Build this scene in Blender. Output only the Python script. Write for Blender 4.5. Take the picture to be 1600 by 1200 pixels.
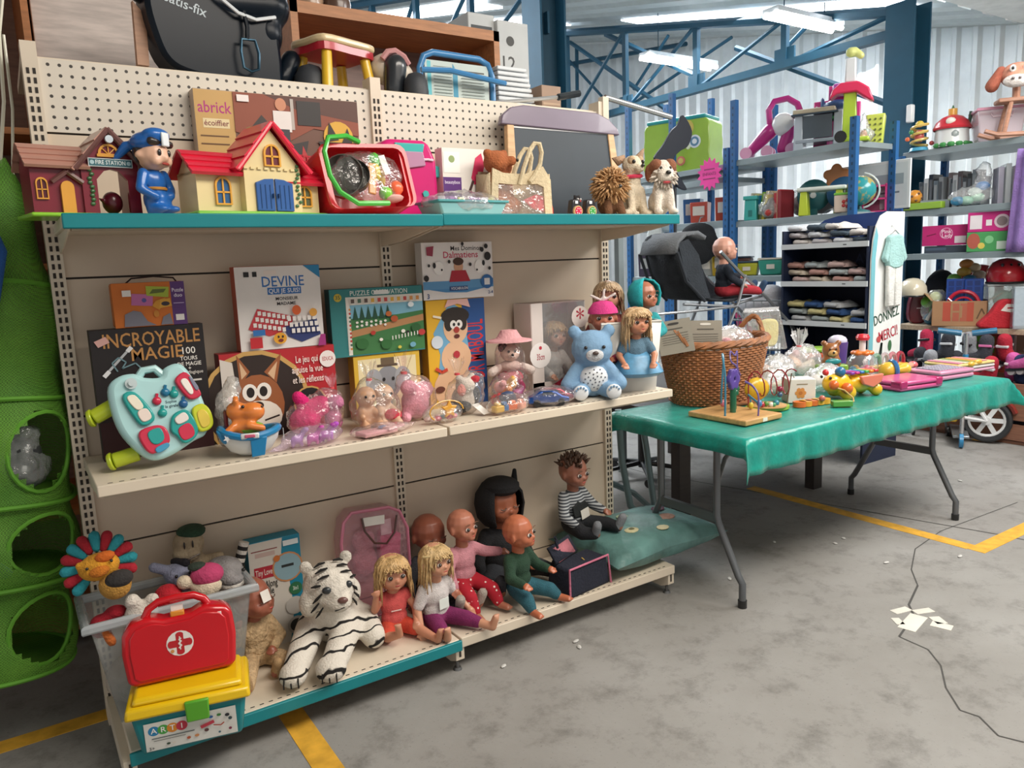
import bpy, math, random
from mathutils import Vector as V, Matrix, Euler
R = math.radians
random.seed(7)
for o in list(bpy.data.objects): bpy.data.objects.remove(o)
scn = bpy.context.scene
COL = scn.collection
# ---------------------------------------------------------------- camera
FPX = 1193.04
CAM = V((-.1327, -2.5308, 1.354))
_y, _p, _r = R(33.1755), R(8.8978), R(-2.2819)
FWD = V((math.sin(_y)*math.cos(_p), math.cos(_y)*math.cos(_p), -math.sin(_p)))
_rt = V((math.cos(_y), -math.sin(_y), 0)); _up = _rt.cross(FWD)
RGT = math.cos(_r)*_rt + math.sin(_r)*_up
UPV = -math.sin(_r)*_rt + math.cos(_r)*_up
cd = bpy.data.cameras.new('camera'); cam = bpy.data.objects.new('camera', cd); COL.objects.link(cam)
cam.matrix_world = Matrix(((RGT.x, UPV.x, -FWD.x, CAM.x), (RGT.y, UPV.y, -FWD.y, CAM.y), (RGT.z, UPV.z, -FWD.z, CAM.z), (0, 0, 0, 1)))
cd.sensor_width = 36; cd.sensor_fit = 'HORIZONTAL'; cd.lens = FPX/1600*36; cd.clip_start = .05; cd.clip_end = 200
scn.camera = cam
# ---------------------------------------------------------------- world, lamps, exposure
wd = bpy.data.worlds.new('world'); scn.world = wd; wd.use_nodes = True
wd.node_tree.nodes['Background'].inputs[0].default_value = (1, .975, .945, 1)
wd.node_tree.nodes['Background'].inputs[1].default_value = .46
def area(name, loc, aim, sx, sy, power, col=(1, 1, 1), spread=180):
    l = bpy.data.lights.new(name, 'AREA'); l.shape = 'RECTANGLE'; l.size = sx; l.size_y = sy; l.energy = power; l.color = col
    o = bpy.data.objects.new(name, l); COL.objects.link(o); o.location = loc
    o.rotation_euler = (V(aim)-V(loc)).to_track_quat('-Z', 'Y').to_euler(); l.spread = R(spread)
    return o
area('skylight_daylight', (6.4, 3.0, 3.55), (5.6, 2.2, 0), 3.0, 2.0, 190, (.95, .98, 1), 115)
area('skylight_daylight', (3.2, 4.6, 3.9), (3.2, 2.2, 0), 3.0, 2.4, 170, (.95, .98, 1), 115)
area('ceiling_fill', (1.9, -2.3, 3.22), (1.7, -1.2, 0), 2.6, 1.2, 105, (1, .92, .82))  # this pair: unseen fill lamps added below the closed low ceiling
area('ceiling_fill', (4.8, -1.5, 3.22), (4.2, -.6, 0), 2.2, 1.4, 130, (1, .98, .95))
vs = scn.view_settings
vs.view_transform = 'Standard'; vs.look = 'None'; vs.gamma = 1; vs.exposure = 0.3; vs.use_curve_mapping = False
# ---------------------------------------------------------------- helpers
def ray(x, y): return RGT*((x-800)/FPX) - UPV*((y-600)/FPX) + FWD
def atX(x, y, v): d = ray(x, y); return CAM + d*((v-CAM.x)/d.x)
def atY(x, y, v): d = ray(x, y); return CAM + d*((v-CAM.y)/d.y)
def atZ(x, y, v): d = ray(x, y); return CAM + d*((v-CAM.z)/d.z)
def mpp(p): return (V(p)-CAM).dot(FWD)/FPX          # metres in one photo pixel at p
def lin(h):
    if not isinstance(h, str): return tuple(h)
    h = h.lstrip('#'); c = [int(h[i:i+2], 16)/255 for i in (0, 2, 4)]
    return tuple(x/12.92 if x <= .04045 else ((x+.055)/1.055)**2.4 for x in c)
MC = {}
def newmat(name):
    m = bpy.data.materials.new(name); m.use_nodes = True; nt = m.node_tree
    return m, nt, nt.nodes['Principled BSDF']
def objcoord(nt): return nt.nodes.new('ShaderNodeTexCoord').outputs['Object']
def noise(nt, co, sc, det=3, rough=.5):
    n = nt.nodes.new('ShaderNodeTexNoise'); n.inputs['Scale'].default_value = sc; n.inputs['Detail'].default_value = det; n.inputs['Roughness'].default_value = rough
    nt.links.new(co, n.inputs['Vector']); return n.outputs['Fac']
def ramp(nt, fac, stops, interp='LINEAR'):
    r = nt.nodes.new('ShaderNodeValToRGB'); r.color_ramp.interpolation = interp
    e = r.color_ramp.elements
    while len(e) > 1: e.remove(e[0])
    e[0].position = stops[0][0]; e[0].color = (*lin(stops[0][1]), 1)
    for p, c in stops[1:]:
        k = e.new(p); k.color = (*lin(c), 1)
    nt.links.new(fac, r.inputs[0]); return r.outputs[0]
def bumpn(nt, b, fac, st, dist=.01):
    n = nt.nodes.new('ShaderNodeBump'); n.inputs['Strength'].default_value = st; n.inputs['Distance'].default_value = dist
    nt.links.new(fac, n.inputs['Height']); nt.links.new(n.outputs[0], b.inputs['Normal'])
def mat(h, r=.45, m=0., var=.08, ns=9, bump=0., bs=70, coat=0., emit=0.):
    key = (h, r, m, var, ns, bump, bs, coat, emit)
    if key in MC: return MC[key]
    mt, nt, b = newmat('mat_%d' % len(MC)); c = lin(h); co = objcoord(nt)
    b.inputs['Roughness'].default_value = r; b.inputs['Metallic'].default_value = m; b.inputs['Coat Weight'].default_value = coat
    f = noise(nt, co, ns, 4)
    o = ramp(nt, f, [(.3, tuple(x*(1-var) for x in c)), (.7, tuple(min(1, x*(1+var)) for x in c))])
    nt.links.new(o, b.inputs['Base Color'])
    if bump: bumpn(nt, b, noise(nt, co, bs, 3), bump)
    if emit: b.inputs['Emission Color'].default_value = (*c, 1); b.inputs['Emission Strength'].default_value = emit
    MC[key] = mt; return mt
def plas(h): return mat(h, .28, var=.04, coat=.2)
def cloth(h): return mat(h, .9, var=.14, ns=14, bump=.5, bs=90)
def fur(h): return mat(h, 1., var=.22, ns=30, bump=.6, bs=160)
def paper(h): return mat(h, .55, var=.04)
def skin(h): return mat(h, .38, var=.06, ns=6)
def wood(h):
    k = ('wood', h)
    if k in MC: return MC[k]
    mt, nt, b = newmat('wood_%d' % len(MC)); co = objcoord(nt); mp = nt.nodes.new('ShaderNodeMapping'); mp.inputs['Scale'].default_value = (3, 22, 22)
    nt.links.new(co, mp.inputs[0]); c = lin(h)
    nt.links.new(ramp(nt, noise(nt, mp.outputs[0], 3, 5), [(.3, tuple(x*.78 for x in c)), (.7, tuple(min(1, x*1.12) for x in c))]), b.inputs['Base Color'])
    b.inputs['Roughness'].default_value = .5; MC[k] = mt; return mt
def metal(h, r=.35): return mat(h, r, .75, var=.05)
def clear(h='#ffffff', op=.12, r=.08, wr=.6):
    """thin see-through plastic film or sheet with creased highlights"""
    k = ('clear', h, op, r, wr)
    if k in MC: return MC[k]
    mt = bpy.data.materials.new('clear_%d' % len(MC)); mt.use_nodes = True; nt = mt.node_tree; nt.nodes.clear()
    out = nt.nodes.new('ShaderNodeOutputMaterial'); tr = nt.nodes.new('ShaderNodeBsdfTransparent'); gl = nt.nodes.new('ShaderNodeBsdfGlossy'); df = nt.nodes.new('ShaderNodeBsdfDiffuse')
    c = lin(h); tr.inputs[0].default_value = (*[.6+.4*x for x in c], 1); gl.inputs['Roughness'].default_value = r; df.inputs[0].default_value = (*c, 1)
    co = objcoord(nt); n = noise(nt, co, 26, 3); bp = nt.nodes.new('ShaderNodeBump'); bp.inputs['Strength'].default_value = wr; bp.inputs['Distance'].default_value = .03
    nt.links.new(n, bp.inputs['Height'])
    for q in (gl, df): nt.links.new(bp.outputs[0], q.inputs['Normal'])
    lw = nt.nodes.new('ShaderNodeLayerWeight'); lw.inputs['Blend'].default_value = .22; nt.links.new(bp.outputs[0], lw.inputs['Normal'])
    m1 = nt.nodes.new('ShaderNodeMixShader'); m2 = nt.nodes.new('ShaderNodeMixShader')
    m1.inputs[0].default_value = op; nt.links.new(tr.outputs[0], m1.inputs[1]); nt.links.new(df.outputs[0], m1.inputs[2])
    nt.links.new(lw.outputs['Facing'], m2.inputs[0]); nt.links.new(m1.outputs[0], m2.inputs[1]); nt.links.new(gl.outputs[0], m2.inputs[2])
    nt.links.new(m2.outputs[0], out.inputs[0]); MC[k] = mt; return mt

TXT = {}
def text_mesh(s):
    if s not in TXT:
        c = bpy.data.curves.new('t', 'FONT'); c.body = s; c.align_x = 'CENTER'; c.align_y = 'CENTER'; c.resolution_u = 2; c.size = 1.35; c.offset = .012
        o = bpy.data.objects.new('t', c); me = bpy.data.meshes.new_from_object(o)
        TXT[s] = ([tuple(v.co) for v in me.vertices], [tuple(p.vertices) for p in me.polygons])
        bpy.data.objects.remove(o); bpy.data.meshes.remove(me); bpy.data.curves.remove(c)
    return TXT[s]

class MB:
    def __init__(s): s.v = []; s.f = []; s.mi = []; s.tf = None
    def add(s, vs, fs, m=0):
        n = len(s.v)
        s.v += [tuple(s.tf @ V(v)) for v in vs] if s.tf else [tuple(v) for v in vs]
        s.f += [tuple(i+n for i in f) for f in fs]; s.mi += [m]*len(fs); return s
    def box(s, c, d, m=0, rot=None):
        x, y, z = d[0]/2, d[1]/2, d[2]/2
        vs = [V((a, b, e)) for a in (-x, x) for b in (-y, y) for e in (-z, z)]
        if rot:
            q = Euler([R(a) for a in rot]).to_matrix(); vs = [q @ v for v in vs]
        return s.add([v+V(c) for v in vs], [(0, 1, 3, 2), (4, 6, 7, 5), (0, 4, 5, 1), (2, 3, 7, 6), (0, 2, 6, 4), (1, 5, 7, 3)], m)
    def bb(s, x0, y0, z0, x1, y1, z1, m=0): return s.box(((x0+x1)/2, (y0+y1)/2, (z0+z1)/2), (x1-x0, y1-y0, z1-z0), m)
    def frust(s, z0, z1, a, b, m=0, c=(0, 0)):
        """tapered box: bottom half sizes a=(x,y), top half sizes b"""
        vs = [(c[0]+i*h[0], c[1]+j*h[1], z) for z, h in ((z0, a), (z1, b)) for i, j in ((-1, -1), (1, -1), (1, 1), (-1, 1))]
        return s.add(vs, [(3, 2, 1, 0), (4, 5, 6, 7)]+[(i, (i+1) % 4, (i+1) % 4+4, i+4) for i in range(4)], m)
    def cyl(s, p0, p1, r0, r1=None, n=12, m=0, caps=True):
        r1 = r0 if r1 is None else r1; p0, p1 = V(p0), V(p1); d = (p1-p0).normalized()
        a = d.orthogonal().normalized(); b = d.cross(a); vs = []
        for p, r in ((p0, r0), (p1, r1)):
            for i in range(n):
                t = 2*math.pi*i/n; vs.append(p+a*(r*math.cos(t))+b*(r*math.sin(t)))
        fs = [(i, (i+1) % n, (i+1) % n+n, i+n) for i in range(n)]
        if caps: fs += [tuple(range(n-1, -1, -1)), tuple(range(n, 2*n))]
        return s.add(vs, fs, m)
    def sph(s, c, r, n=12, m=0, rot=None):
        r = (r, r, r) if not hasattr(r, '__len__') else r; k = max(4, n//2); vs = []; fs = []
        q = Euler([R(a) for a in rot]).to_matrix() if rot else None
        def pt(v):
            v = V((v[0]*r[0], v[1]*r[1], v[2]*r[2])); v = q @ v if q else v; return v+V(c)
        vs.append(pt((0, 0, -1)))
        for i in range(1, k):
            t = -math.pi/2+math.pi*i/k
            for j in range(n):
                u = 2*math.pi*j/n; vs.append(pt((math.cos(t)*math.cos(u), math.cos(t)*math.sin(u), math.sin(t))))
        vs.append(pt((0, 0, 1))); top = len(vs)-1
        for j in range(n): fs.append((0, 1+(j+1) % n, 1+j)); fs.append((top, top-n+j, top-n+(j+1) % n))
        for i in range(k-2):
            for j in range(n):
                a = 1+i*n; fs.append((a+j, a+(j+1) % n, a+n+(j+1) % n, a+n+j))
        return s.add(vs, fs, m)
    def cap(s, p0, p1, r0, r1=None, n=10, m=0):
        r1 = r0 if r1 is None else r1
        return s.cyl(p0, p1, r0, r1, n, m).sph(p0, r0, n, m).sph(p1, r1, n, m)
    def tube(s, pts, r, n=7, m=0, closed=False):
        pts = [V(p) for p in pts]; N = len(pts); rs = r if hasattr(r, '__len__') else [r]*N; vs = []; fs = []; a = None
        for i, p in enumerate(pts):
            if closed: d = pts[(i+1) % N]-pts[i-1]
            else: d = pts[min(i+1, N-1)]-pts[max(i-1, 0)]
            d.normalize()
            a = d.orthogonal().normalized() if a is None else (a-d*a.dot(d)).normalized()
            b = d.cross(a)
            for j in range(n):
                t = 2*math.pi*j/n; vs.append(p+(a*math.cos(t)+b*math.sin(t))*rs[i])
        for i in range(N if closed else N-1):
            k = (i+1) % N
            for j in range(n): fs.append((i*n+j, i*n+(j+1) % n, k*n+(j+1) % n, k*n+j))
        if not closed: fs += [tuple(range(n-1, -1, -1)), tuple(range((N-1)*n, N*n))]
        return s.add(vs, fs, m)
    def lathe(s, prof, c=(0, 0, 0), n=18, m=0, sx=1, sy=1, a0=0, a1=360):
        vs = []; fs = []; K = len(prof); full = a1-a0 >= 360; cols = n if full else n+1
        for j in range(cols):
            t = R(a0+(a1-a0)*j/n)
            for r, z in prof: vs.append((c[0]+r*math.cos(t)*sx, c[1]+r*math.sin(t)*sy, c[2]+z))
        for j in range(n):
            k = (j+1) % cols
            for i in range(K-1): fs.append((j*K+i, k*K+i, k*K+i+1, j*K+i+1))
        return s.add(vs, fs, m)
    def prism(s, poly, y0, y1, m=0):
        """(x,z) polygon pushed from y0 to y1"""
        n = len(poly); vs = [(x, y0, z) for x, z in poly]+[(x, y1, z) for x, z in poly]
        return s.add(vs, [tuple(range(n)), tuple(range(2*n-1, n-1, -1))]+[(i, i+n, (i+1) % n+n, (i+1) % n) for i in range(n)], m)
    def slab(s, poly, z0, z1, m=0):
        n = len(poly); vs = [(x, y, z0) for x, y in poly]+[(x, y, z1) for x, y in poly]
        return s.add(vs, [tuple(range(n-1, -1, -1)), tuple(range(n, 2*n))]+[(i, (i+1) % n, (i+1) % n+n, i+n) for i in range(n)], m)
    def text(s, t, x, z, h, y, m=0, rot=0, wmax=None):
        vs, fs = text_mesh(t); w = max((v[0] for v in vs), default=1)-min((v[0] for v in vs), default=0)
        k = h; kx = h if not wmax or w*h <= wmax else wmax/w
        c, n = math.cos(R(rot)), math.sin(R(rot))
        return s.add([(x+(v[0]*kx)*c-(v[1]*k)*n, y, z+(v[0]*kx)*n+(v[1]*k)*c) for v in vs], fs, m)
    def build(s, name, mats, parent=None, loc=None, rot=None, bev=0, flat=False, rem=0, sm=0, sub=0, solid=0, kind=None, ang=42):
        me = bpy.data.meshes.new(name); me.from_pydata(s.v, [], s.f); me.update()
        mats = mats if isinstance(mats, (list, tuple)) else [mats]
        for q in mats: me.materials.append(q)
        if len(mats) > 1: me.polygons.foreach_set('material_index', s.mi)
        if not flat:
            me.polygons.foreach_set('use_smooth', [True]*len(me.polygons))
            if not rem: me.set_sharp_from_angle(angle=R(ang))
        o = bpy.data.objects.new(name, me); COL.objects.link(o)
        if parent: o.parent = parent
        if loc is not None: o.location = loc
        if rot: o.rotation_euler = [R(a) for a in rot]
        if rem:
            q = o.modifiers.new('r', 'REMESH'); q.mode = 'VOXEL'; q.voxel_size = rem; q.use_smooth_shade = True
            if sm: q = o.modifiers.new('s', 'SMOOTH'); q.iterations = sm; q.factor = .5
        if solid: q = o.modifiers.new('t', 'SOLIDIFY'); q.thickness = solid; q.offset = 0
        if bev: q = o.modifiers.new('b', 'BEVEL'); q.width = bev; q.segments = 2; q.limit_method = 'ANGLE'; q.angle_limit = R(35)
        if sub: q = o.modifiers.new('u', 'SUBSURF'); q.levels = sub; q.render_levels = sub
        if kind: o['kind'] = kind
        return o
def T(name, label, cat, loc=(0, 0, 0), rz=0, group=None, tilt=0, roll=0, sc=1):
    o = bpy.data.objects.new(name, None); COL.objects.link(o); o.empty_display_size = .05
    o.location = loc; o.rotation_euler = (R(tilt), R(roll), R(rz)); o.scale = (sc, sc, sc)
    o['label'] = label; o['category'] = cat
    if group: o['group'] = group
    return o
def tag(o, label, cat, group=None):
    o['label'] = label; o['category'] = cat
    if group: o['group'] = group
    return o
def struct(o): o['kind'] = 'structure'; return o
def blob(name, m, parent, prims, vox=.007, sm=3, **k):
    """one continuous soft surface grown from overlapping balls ('s',c,r[,rot]) and tapered limbs ('c',p,q,r0,r1)"""
    b = MB()
    for p in prims:
        if p[0] == 's': b.sph(p[1], p[2], 14, 0, p[3] if len(p) > 3 else None)
        else: b.cap(p[1], p[2], p[3], p[4] if len(p) > 4 else p[3], 12)
    return b.build(name, m, parent, rem=vox, sm=sm, **k)
def card(parent, w, h, y, items, name='cover_print', x0=None, z0=0, rot=None, loc=None):
    """flat printed artwork lying on a face: items in 0..1 of its width and height"""
    b = MB(); mats = []; idx = {}; x0 = -w/2 if x0 is None else x0
    for i, it in enumerate(items):
        yy = y-.0004-.00025*i; hx = it[{'r': 5, 'e': 5, 'p': 2, 't': 5, 'l': 3}[it[0]]]
        if hx not in idx: idx[hx] = len(mats); mats.append(paper(hx))
        m = idx[hx]; X = lambda u: x0+u*w; Z = lambda u: z0+u*h
        if it[0] == 'r': b.add([(X(it[1]), yy, Z(it[2])), (X(it[3]), yy, Z(it[2])), (X(it[3]), yy, Z(it[4])), (X(it[1]), yy, Z(it[4]))], [(0, 1, 2, 3)], m)
        elif it[0] == 'e': b.add([(X(it[1])+it[3]*h*math.cos(t*math.pi/9), yy, Z(it[2])+it[4]*h*math.sin(t*math.pi/9)) for t in range(18)], [tuple(range(18))], m)
        elif it[0] == 'p': b.add([(X(a), yy, Z(c)) for a, c in it[1]], [tuple(range(len(it[1])))], m)
        elif it[0] == 'l':
            P = [(X(a), Z(c)) for a, c in it[1]]; t = it[2]*h/2
            for (a, c), (d, e) in zip(P, P[1:]):
                L = math.hypot(d-a, e-c) or 1; nx, nz = -(e-c)/L*t, (d-a)/L*t
                b.add([(a-nx, yy, c-nz), (d-nx, yy, e-nz), (d+nx, yy, e+nz), (a+nx, yy, c+nz)], [(0, 1, 2, 3)], m)
        elif it[0] == 't': b.text(it[1], X(it[2]), Z(it[3]), it[4]*h, yy, m, it[6] if len(it) > 6 else 0, it[7]*w if len(it) > 7 else None)
    return b.build(name, mats, parent, flat=True, rot=rot, loc=loc)
ZT, ZM, Z0, ZTAB = 1.513, .846, .122, .692
W = 1.005
# ================================================================ the building
def concrete():
    mt, nt, b = newmat('concrete'); co = objcoord(nt)
    a = ramp(nt, noise(nt, co, .9, 6, .6), [(.3, '#7d7a75'), (.52, '#8f8d89'), (.72, '#9c9b98')])
    s = ramp(nt, noise(nt, co, 7, 8, .75), [(.3, '#8a8783'), (.5, '#ffffff'), (.8, '#ffffff')])
    mx = nt.nodes.new('ShaderNodeMix'); mx.data_type = 'RGBA'; mx.blend_type = 'MULTIPLY'; mx.inputs[0].default_value = .55
    nt.links.new(a, mx.inputs[6]); nt.links.new(s, mx.inputs[7])
    sp = ramp(nt, noise(nt, co, 120, 2), [(.27, '#6d6a66'), (.33, '#ffffff')]); m2 = nt.nodes.new('ShaderNodeMix'); m2.data_type = 'RGBA'; m2.blend_type = 'MULTIPLY'; m2.inputs[0].default_value = .35
    nt.links.new(mx.outputs[2], m2.inputs[6]); nt.links.new(sp, m2.inputs[7])
    nt.links.new(m2.outputs[2], b.inputs['Base Color']); b.inputs['Roughness'].default_value = .6
    bumpn(nt, b, noise(nt, co, 40, 6), .12); return mt
flo = struct(MB().bb(-6, -7, -.1, 9, 9.5, 0).build('floor', concrete(), flat=True))
def stripe(p, q, w, m, name, parent=flo, h=.0015):
    p, q = V((p[0], p[1], 0)), V((q[0], q[1], 0)); d = (q-p).normalized(); n = V((-d.y, d.x, 0))*w/2
    b = MB(); b.add([p-n, q-n, q+n, p+n], [(0, 1, 2, 3)]); b.add([v+V((0, 0, h)) for v in (p-n, q-n, q+n, p+n)], [(0, 1, 2, 3)]); b.v = b.v; b.f = [(4, 5, 6, 7), (0, 1, 5, 4), (1, 2, 6, 5), (2, 3, 7, 6), (3, 0, 4, 7)]; b.mi = [0]*5
    return b.build(name, m, parent, flat=True)
yel = mat('#d8a437', .6, var=.22, ns=18); tape = mat('#d9d6cc', .6, var=.1)
stripe((3.40, .35), (3.40, -.888), .075, yel, 'painted_line'); stripe((3.37, -.925), (9, -.925), .075, yel, 'painted_line')
stripe((-6, .06), (.02, .06), .07, yel, 'painted_line'); stripe((.46, .1), (.46, -3), .075, yel, 'painted_line')
stripe((5.45, .07), (9, .07), .06, yel, 'painted_line')
for a, c, w_ in [((1396, 957), (1420, 951), .035), ((1429, 957), (1456, 953), .035), ((1416, 984), (1436, 962), .06), ((1459, 964), (1473, 975), .04), ((1455, 974), (1488, 982), .045), ((1398, 966), (1408, 976), .03)]:
    stripe(atZ(*a, 0), atZ(*c, 0), w_, tape, 'tape_piece')
dk = mat('#4b4a48', .9)
def crack(pts, w=.006, name='crack'):
    b = MB()
    for p, q in zip(pts, pts[1:]):
        p, q = V((*p, .0012)), V((*q, .0012)); d = (q-p).normalized(); n = V((-d.y, d.x, 0))*w/2; b.add([p-n, q-n, q+n, p+n], [(0, 1, 2, 3)])
    return b.build(name, dk, flo, flat=True)
crack([(3.13, 1.9), (3.16, 1.0), (3.66, -.9), (3.7, -1.2), (3.75, -6)], .008, 'joint')
cp = [atZ(x, y, 0) for x, y in ((1590, 785), (1470, 830), (1430, 858), (1424, 890), (1434, 915), (1420, 945), (1428, 962), (1405, 995), (1450, 1015), (1470, 1040), (1478, 1075), (1500, 1110), (1530, 1120), (1560, 1150), (1600, 1160))]
crack([(p.x, p.y) for p in cp[:5]], .005); crack([(p.x, p.y) for p in cp[4:8]], .008); crack([(p.x, p.y) for p in cp[7:]], .005)
lit = mat('#c9c8c4', .8)
for x, y in [(787, 1042), (900, 1003), (905, 1012), (1305, 850), (1318, 842), (1120, 815), (985, 905), (1210, 848), (1385, 880), (1500, 752), (1500, 870), (1140, 905), (1022, 905)]:
    p = atZ(x, y, 0); MB().sph((0, 0, .004), (.012+.006*random.random(), .008, .004), 6).build('grit', lit, flo, loc=p, rot=(0, 0, random.random()*180))
# walls with ribbed metal sheet
wsheet = mat('#e3e7e8', .35, .15, var=.04)
def ribbed(name, y0, y1, zt, x):
    b = MB(); prof = []; y = y0; k = 0
    while y < y1:
        for dy, dx in ((0, 0), (.03, -.035), (.07, -.035), (.10, 0)): prof.append((y+dy, x+dx))
        y += .20
    for (a, xa), (c, xc) in zip(prof, prof[1:]): b.add([(xa, a, 0), (xc, c, 0), (xc, c, zt(c)), (xa, a, zt(a))], [(0, 1, 2, 3)])
    return struct(b.build(name, wsheet, flat=True))
def zroof(y): return 3.12+.22*y if y < 8 else 3.12+.22*8-.3*(y-8)
ribbed('wall_right', -7, 9.5, lambda y: zroof(y) if y > 1.06 else 3.35, 8.0)
b = MB(); x = -6
while x < 8.0:
    b.add([(x, 9.5, 0), (x+.1, 9.5, 0), (x+.1, 9.5, 4.6), (x, 9.5, 4.6), (x+.13, 9.46, 0), (x+.17, 9.46, 0), (x+.17, 9.46, 4.6), (x+.13, 9.46, 4.6), (x+.2, 9.5, 0), (x+.2, 9.5, 4.6)], [(0, 1, 2, 3), (1, 4, 7, 2), (4, 5, 6, 7), (5, 8, 9, 6)]); x += .2
struct(b.build('wall_back', wsheet, flat=True))
roofm = mat('#bfc8ca', .5, .1, var=.06)
b = MB()
for ya, yb in ((1.06, 8.0), (8.0, 9.6)):
    n = 34; xs = [-6+14.1*i/n for i in range(n+1)]
    for i in range(n):
        xa, xb = xs[i], xs[i+1]
        for u0, u1, dz0, dz1 in ((0, .5, 0, 0), (.5, .6, 0, .04), (.6, .9, .04, .04), (.9, 1, .04, 0)):
            a, c = xa+(xb-xa)*u0, xa+(xb-xa)*u1
            b.add([(a, ya, zroof(ya)+dz0), (c, ya, zroof(ya)+dz1), (c, yb, zroof(yb)+dz1), (a, yb, zroof(yb)+dz0)], [(0, 1, 2, 3)])
struct(b.build('ceiling', roofm, flat=True))
struct(MB().bb(-6, -7, 3.36, 7.96, 1.05, 3.44).build('ceiling_low', mat('#e9e9e6', .7), flat=True))
# daylight panels let into the roof
lightm = mat('#f4f8ff', .6, emit=5)
def skyl(x0, x1, y0, y1):
    b = MB(); b.add([(x, y, zroof(y)-.02+d) for d in (0, .015) for x, y in ((x0, y0), (x1, y0), (x1, y1), (x0, y1))], [(3, 2, 1, 0), (4, 5, 6, 7)]+[(i, (i+1) % 4, (i+1) % 4+4, i+4) for i in range(4)])
    return struct(b.build('window_%d' % skyl.n, lightm, flat=True))
skyl.n = 1
for a in ((6.25, 6.75, 1.3, 4.6), (2.2, 3.0, 2.0, 6.5), (4.5, 5.0, 5.2, 7.6), (5.6, 6.3, 5.6, 7.6)): skyl(*a); skyl.n += 1
tealb = mat('#1d5068', .6, var=.06); teald = mat('#1b4458', .6, var=.06)
# columns: rolled steel H sections
def column(x, y, label, zt=3.7):
    t = T('steel_column', label, 'column', (x, y, 0))
    for sx in (-1, 1): MB().box((sx*.115, 0, zt/2), (.018, .24, zt)).build('flange', tealb, t)
    MB().box((0, 0, zt/2), (.212, .02, zt)).build('web', teald, t)
    MB().box((0, 0, .0075), (.32, .32, .015)).build('base_plate', teald, t)
    return t
c2 = column(6.22, 1.12, 'tall blue steel column standing between the two toy racks along the ribbed wall', 3.30)
MB().box((-.13, -.12, 2.42), (.05, .05, .14)).build('sensor_box', plas('#e8ecec'), c2, bev=.01)
column(3.62, 2.55, 'tall blue steel column behind the cream shelving, beside the stacked cartons', 3.62)
# roof trusses
def truss(x, ya, yb, zb, label, gap=1.1, lift=.12):
    t = T('roof_truss', label, 'truss', (x, ya, zb))
    L = yb-ya; zt = lambda y: zroof(ya+y)-zb-lift
    MB().box((0, L/2, 0), (.09, L, .07)).build('bottom_chord', tealb, t)
    a, c = V((0, 0, zt(0))), V((0, L, zt(L)))
    MB().cyl(a, c, .045, n=6).build('top_chord', tealb, t)
    n = max(2, round(L/gap)); ys = [L*i/n for i in range(n+1)]
    for i, y in enumerate(ys):
        if zt(y) > .1: MB().box((0, y, zt(y)/2), (.05, .06, zt(y))).build('vertical', tealb, t)
        MB().box((.0, y, .07), (.02, .22, .16)).build('gusset', tealb, t)
    for y0, y1 in zip(ys, ys[1:]):
        MB().cyl((0, y0, zt(y0)), (0, y1, 0), .022, n=5).build('diagonal', tealb, t)
    return t
truss(6.22, 1.2, 7.8, 3.1, 'blue lattice truss running back from the column between the racks')
truss(3.62, 2.6, 7.8, 3.12, 'blue lattice truss above the column behind the cream shelving')
def brace(label, p, q, r=.025, name='roof_brace'):
    p, q = V(p), V(q)
    for _ in range(40):
        for a, b in ((p, q), (q, p)):
            if a.z > zroof(a.y)-.07: a += (b-a)*.05
    o = MB().cyl((0, 0, 0), q-p, r, n=6).build(name, tealb, loc=p); tag(o, label, 'brace', 'thin steel braces under the roof'); return o
def brp(label, a, ya, b_, yb, r=.022): brace(label, atX(a[0], a[1], ya), atX(b_[0], b_[1], yb), r)
brp('long blue brace slanting down to the column between the racks', (1150, 75), 6.3, (1388, 163), 6.3, .03)
brp('long thin blue brace crossing above the chalkboard', (885, 25), 6.9, (1085, 118), 6.3, .035)
brp('thin steel brace slanting behind the silver rail', (885, 62), 7.2, (1040, 170), 6.6, .03)
brp('thin steel brace crossing under the lamps', (985, 165), 7.3, (1200, 20), 7.4, .02)
brp('thin steel brace rising towards the bright roof panel', (990, 140), 7.0, (1080, 0), 7.0, .02)
brp('thin purlin tie running level under the roof', (890, 100), 7.8, (1110, 62), 7.8, .03)
brp('thin tie rod running down behind the lattice', (890, 95), 7.5, (940, 150), 7.5, .02)
brp('thin blue brace rising to the right beside the long lamp', (1225, 78), 6.6, (1300, 0), 6.6, .022)
brp('dark thin brace beside the bright window by the column', (900, 0), 7.6, (902, 150), 7.6, .03)
# fluorescent lamps
lampm = mat('#ffffff', .5, emit=14)
for (a, c, z, lb) in (((1008, 92), (1112, 110), 3.45, 'glowing fluorescent lamp hanging above the wavy green cabinet'), ((1203, 27), (1307, 50), 3.3, 'glowing fluorescent lamp hanging above the pink toy kitchen')):
    p, q = atZ(*a, z), atZ(*c, z); t = T('fluorescent_lamp', lb, 'lamp', (p+q)/2); L = (q-p).length
    MB().box((0, 0, .06), (L*.98, .16, .04)).build('housing', plas('#dfe6ea'), t)
    for s in (-1, 1): MB().cyl((-L/2, s*.05, .02), (L/2, s*.05, .02), .022, n=10).build('tube', lampm, t)
    for s in (-1, 1): MB().cyl((s*L*.3, 0, .07), (s*L*.3, 0, zroof((p.y+q.y)/2)-z-.01), .005, n=5).build('hanger', teald, t)
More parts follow.
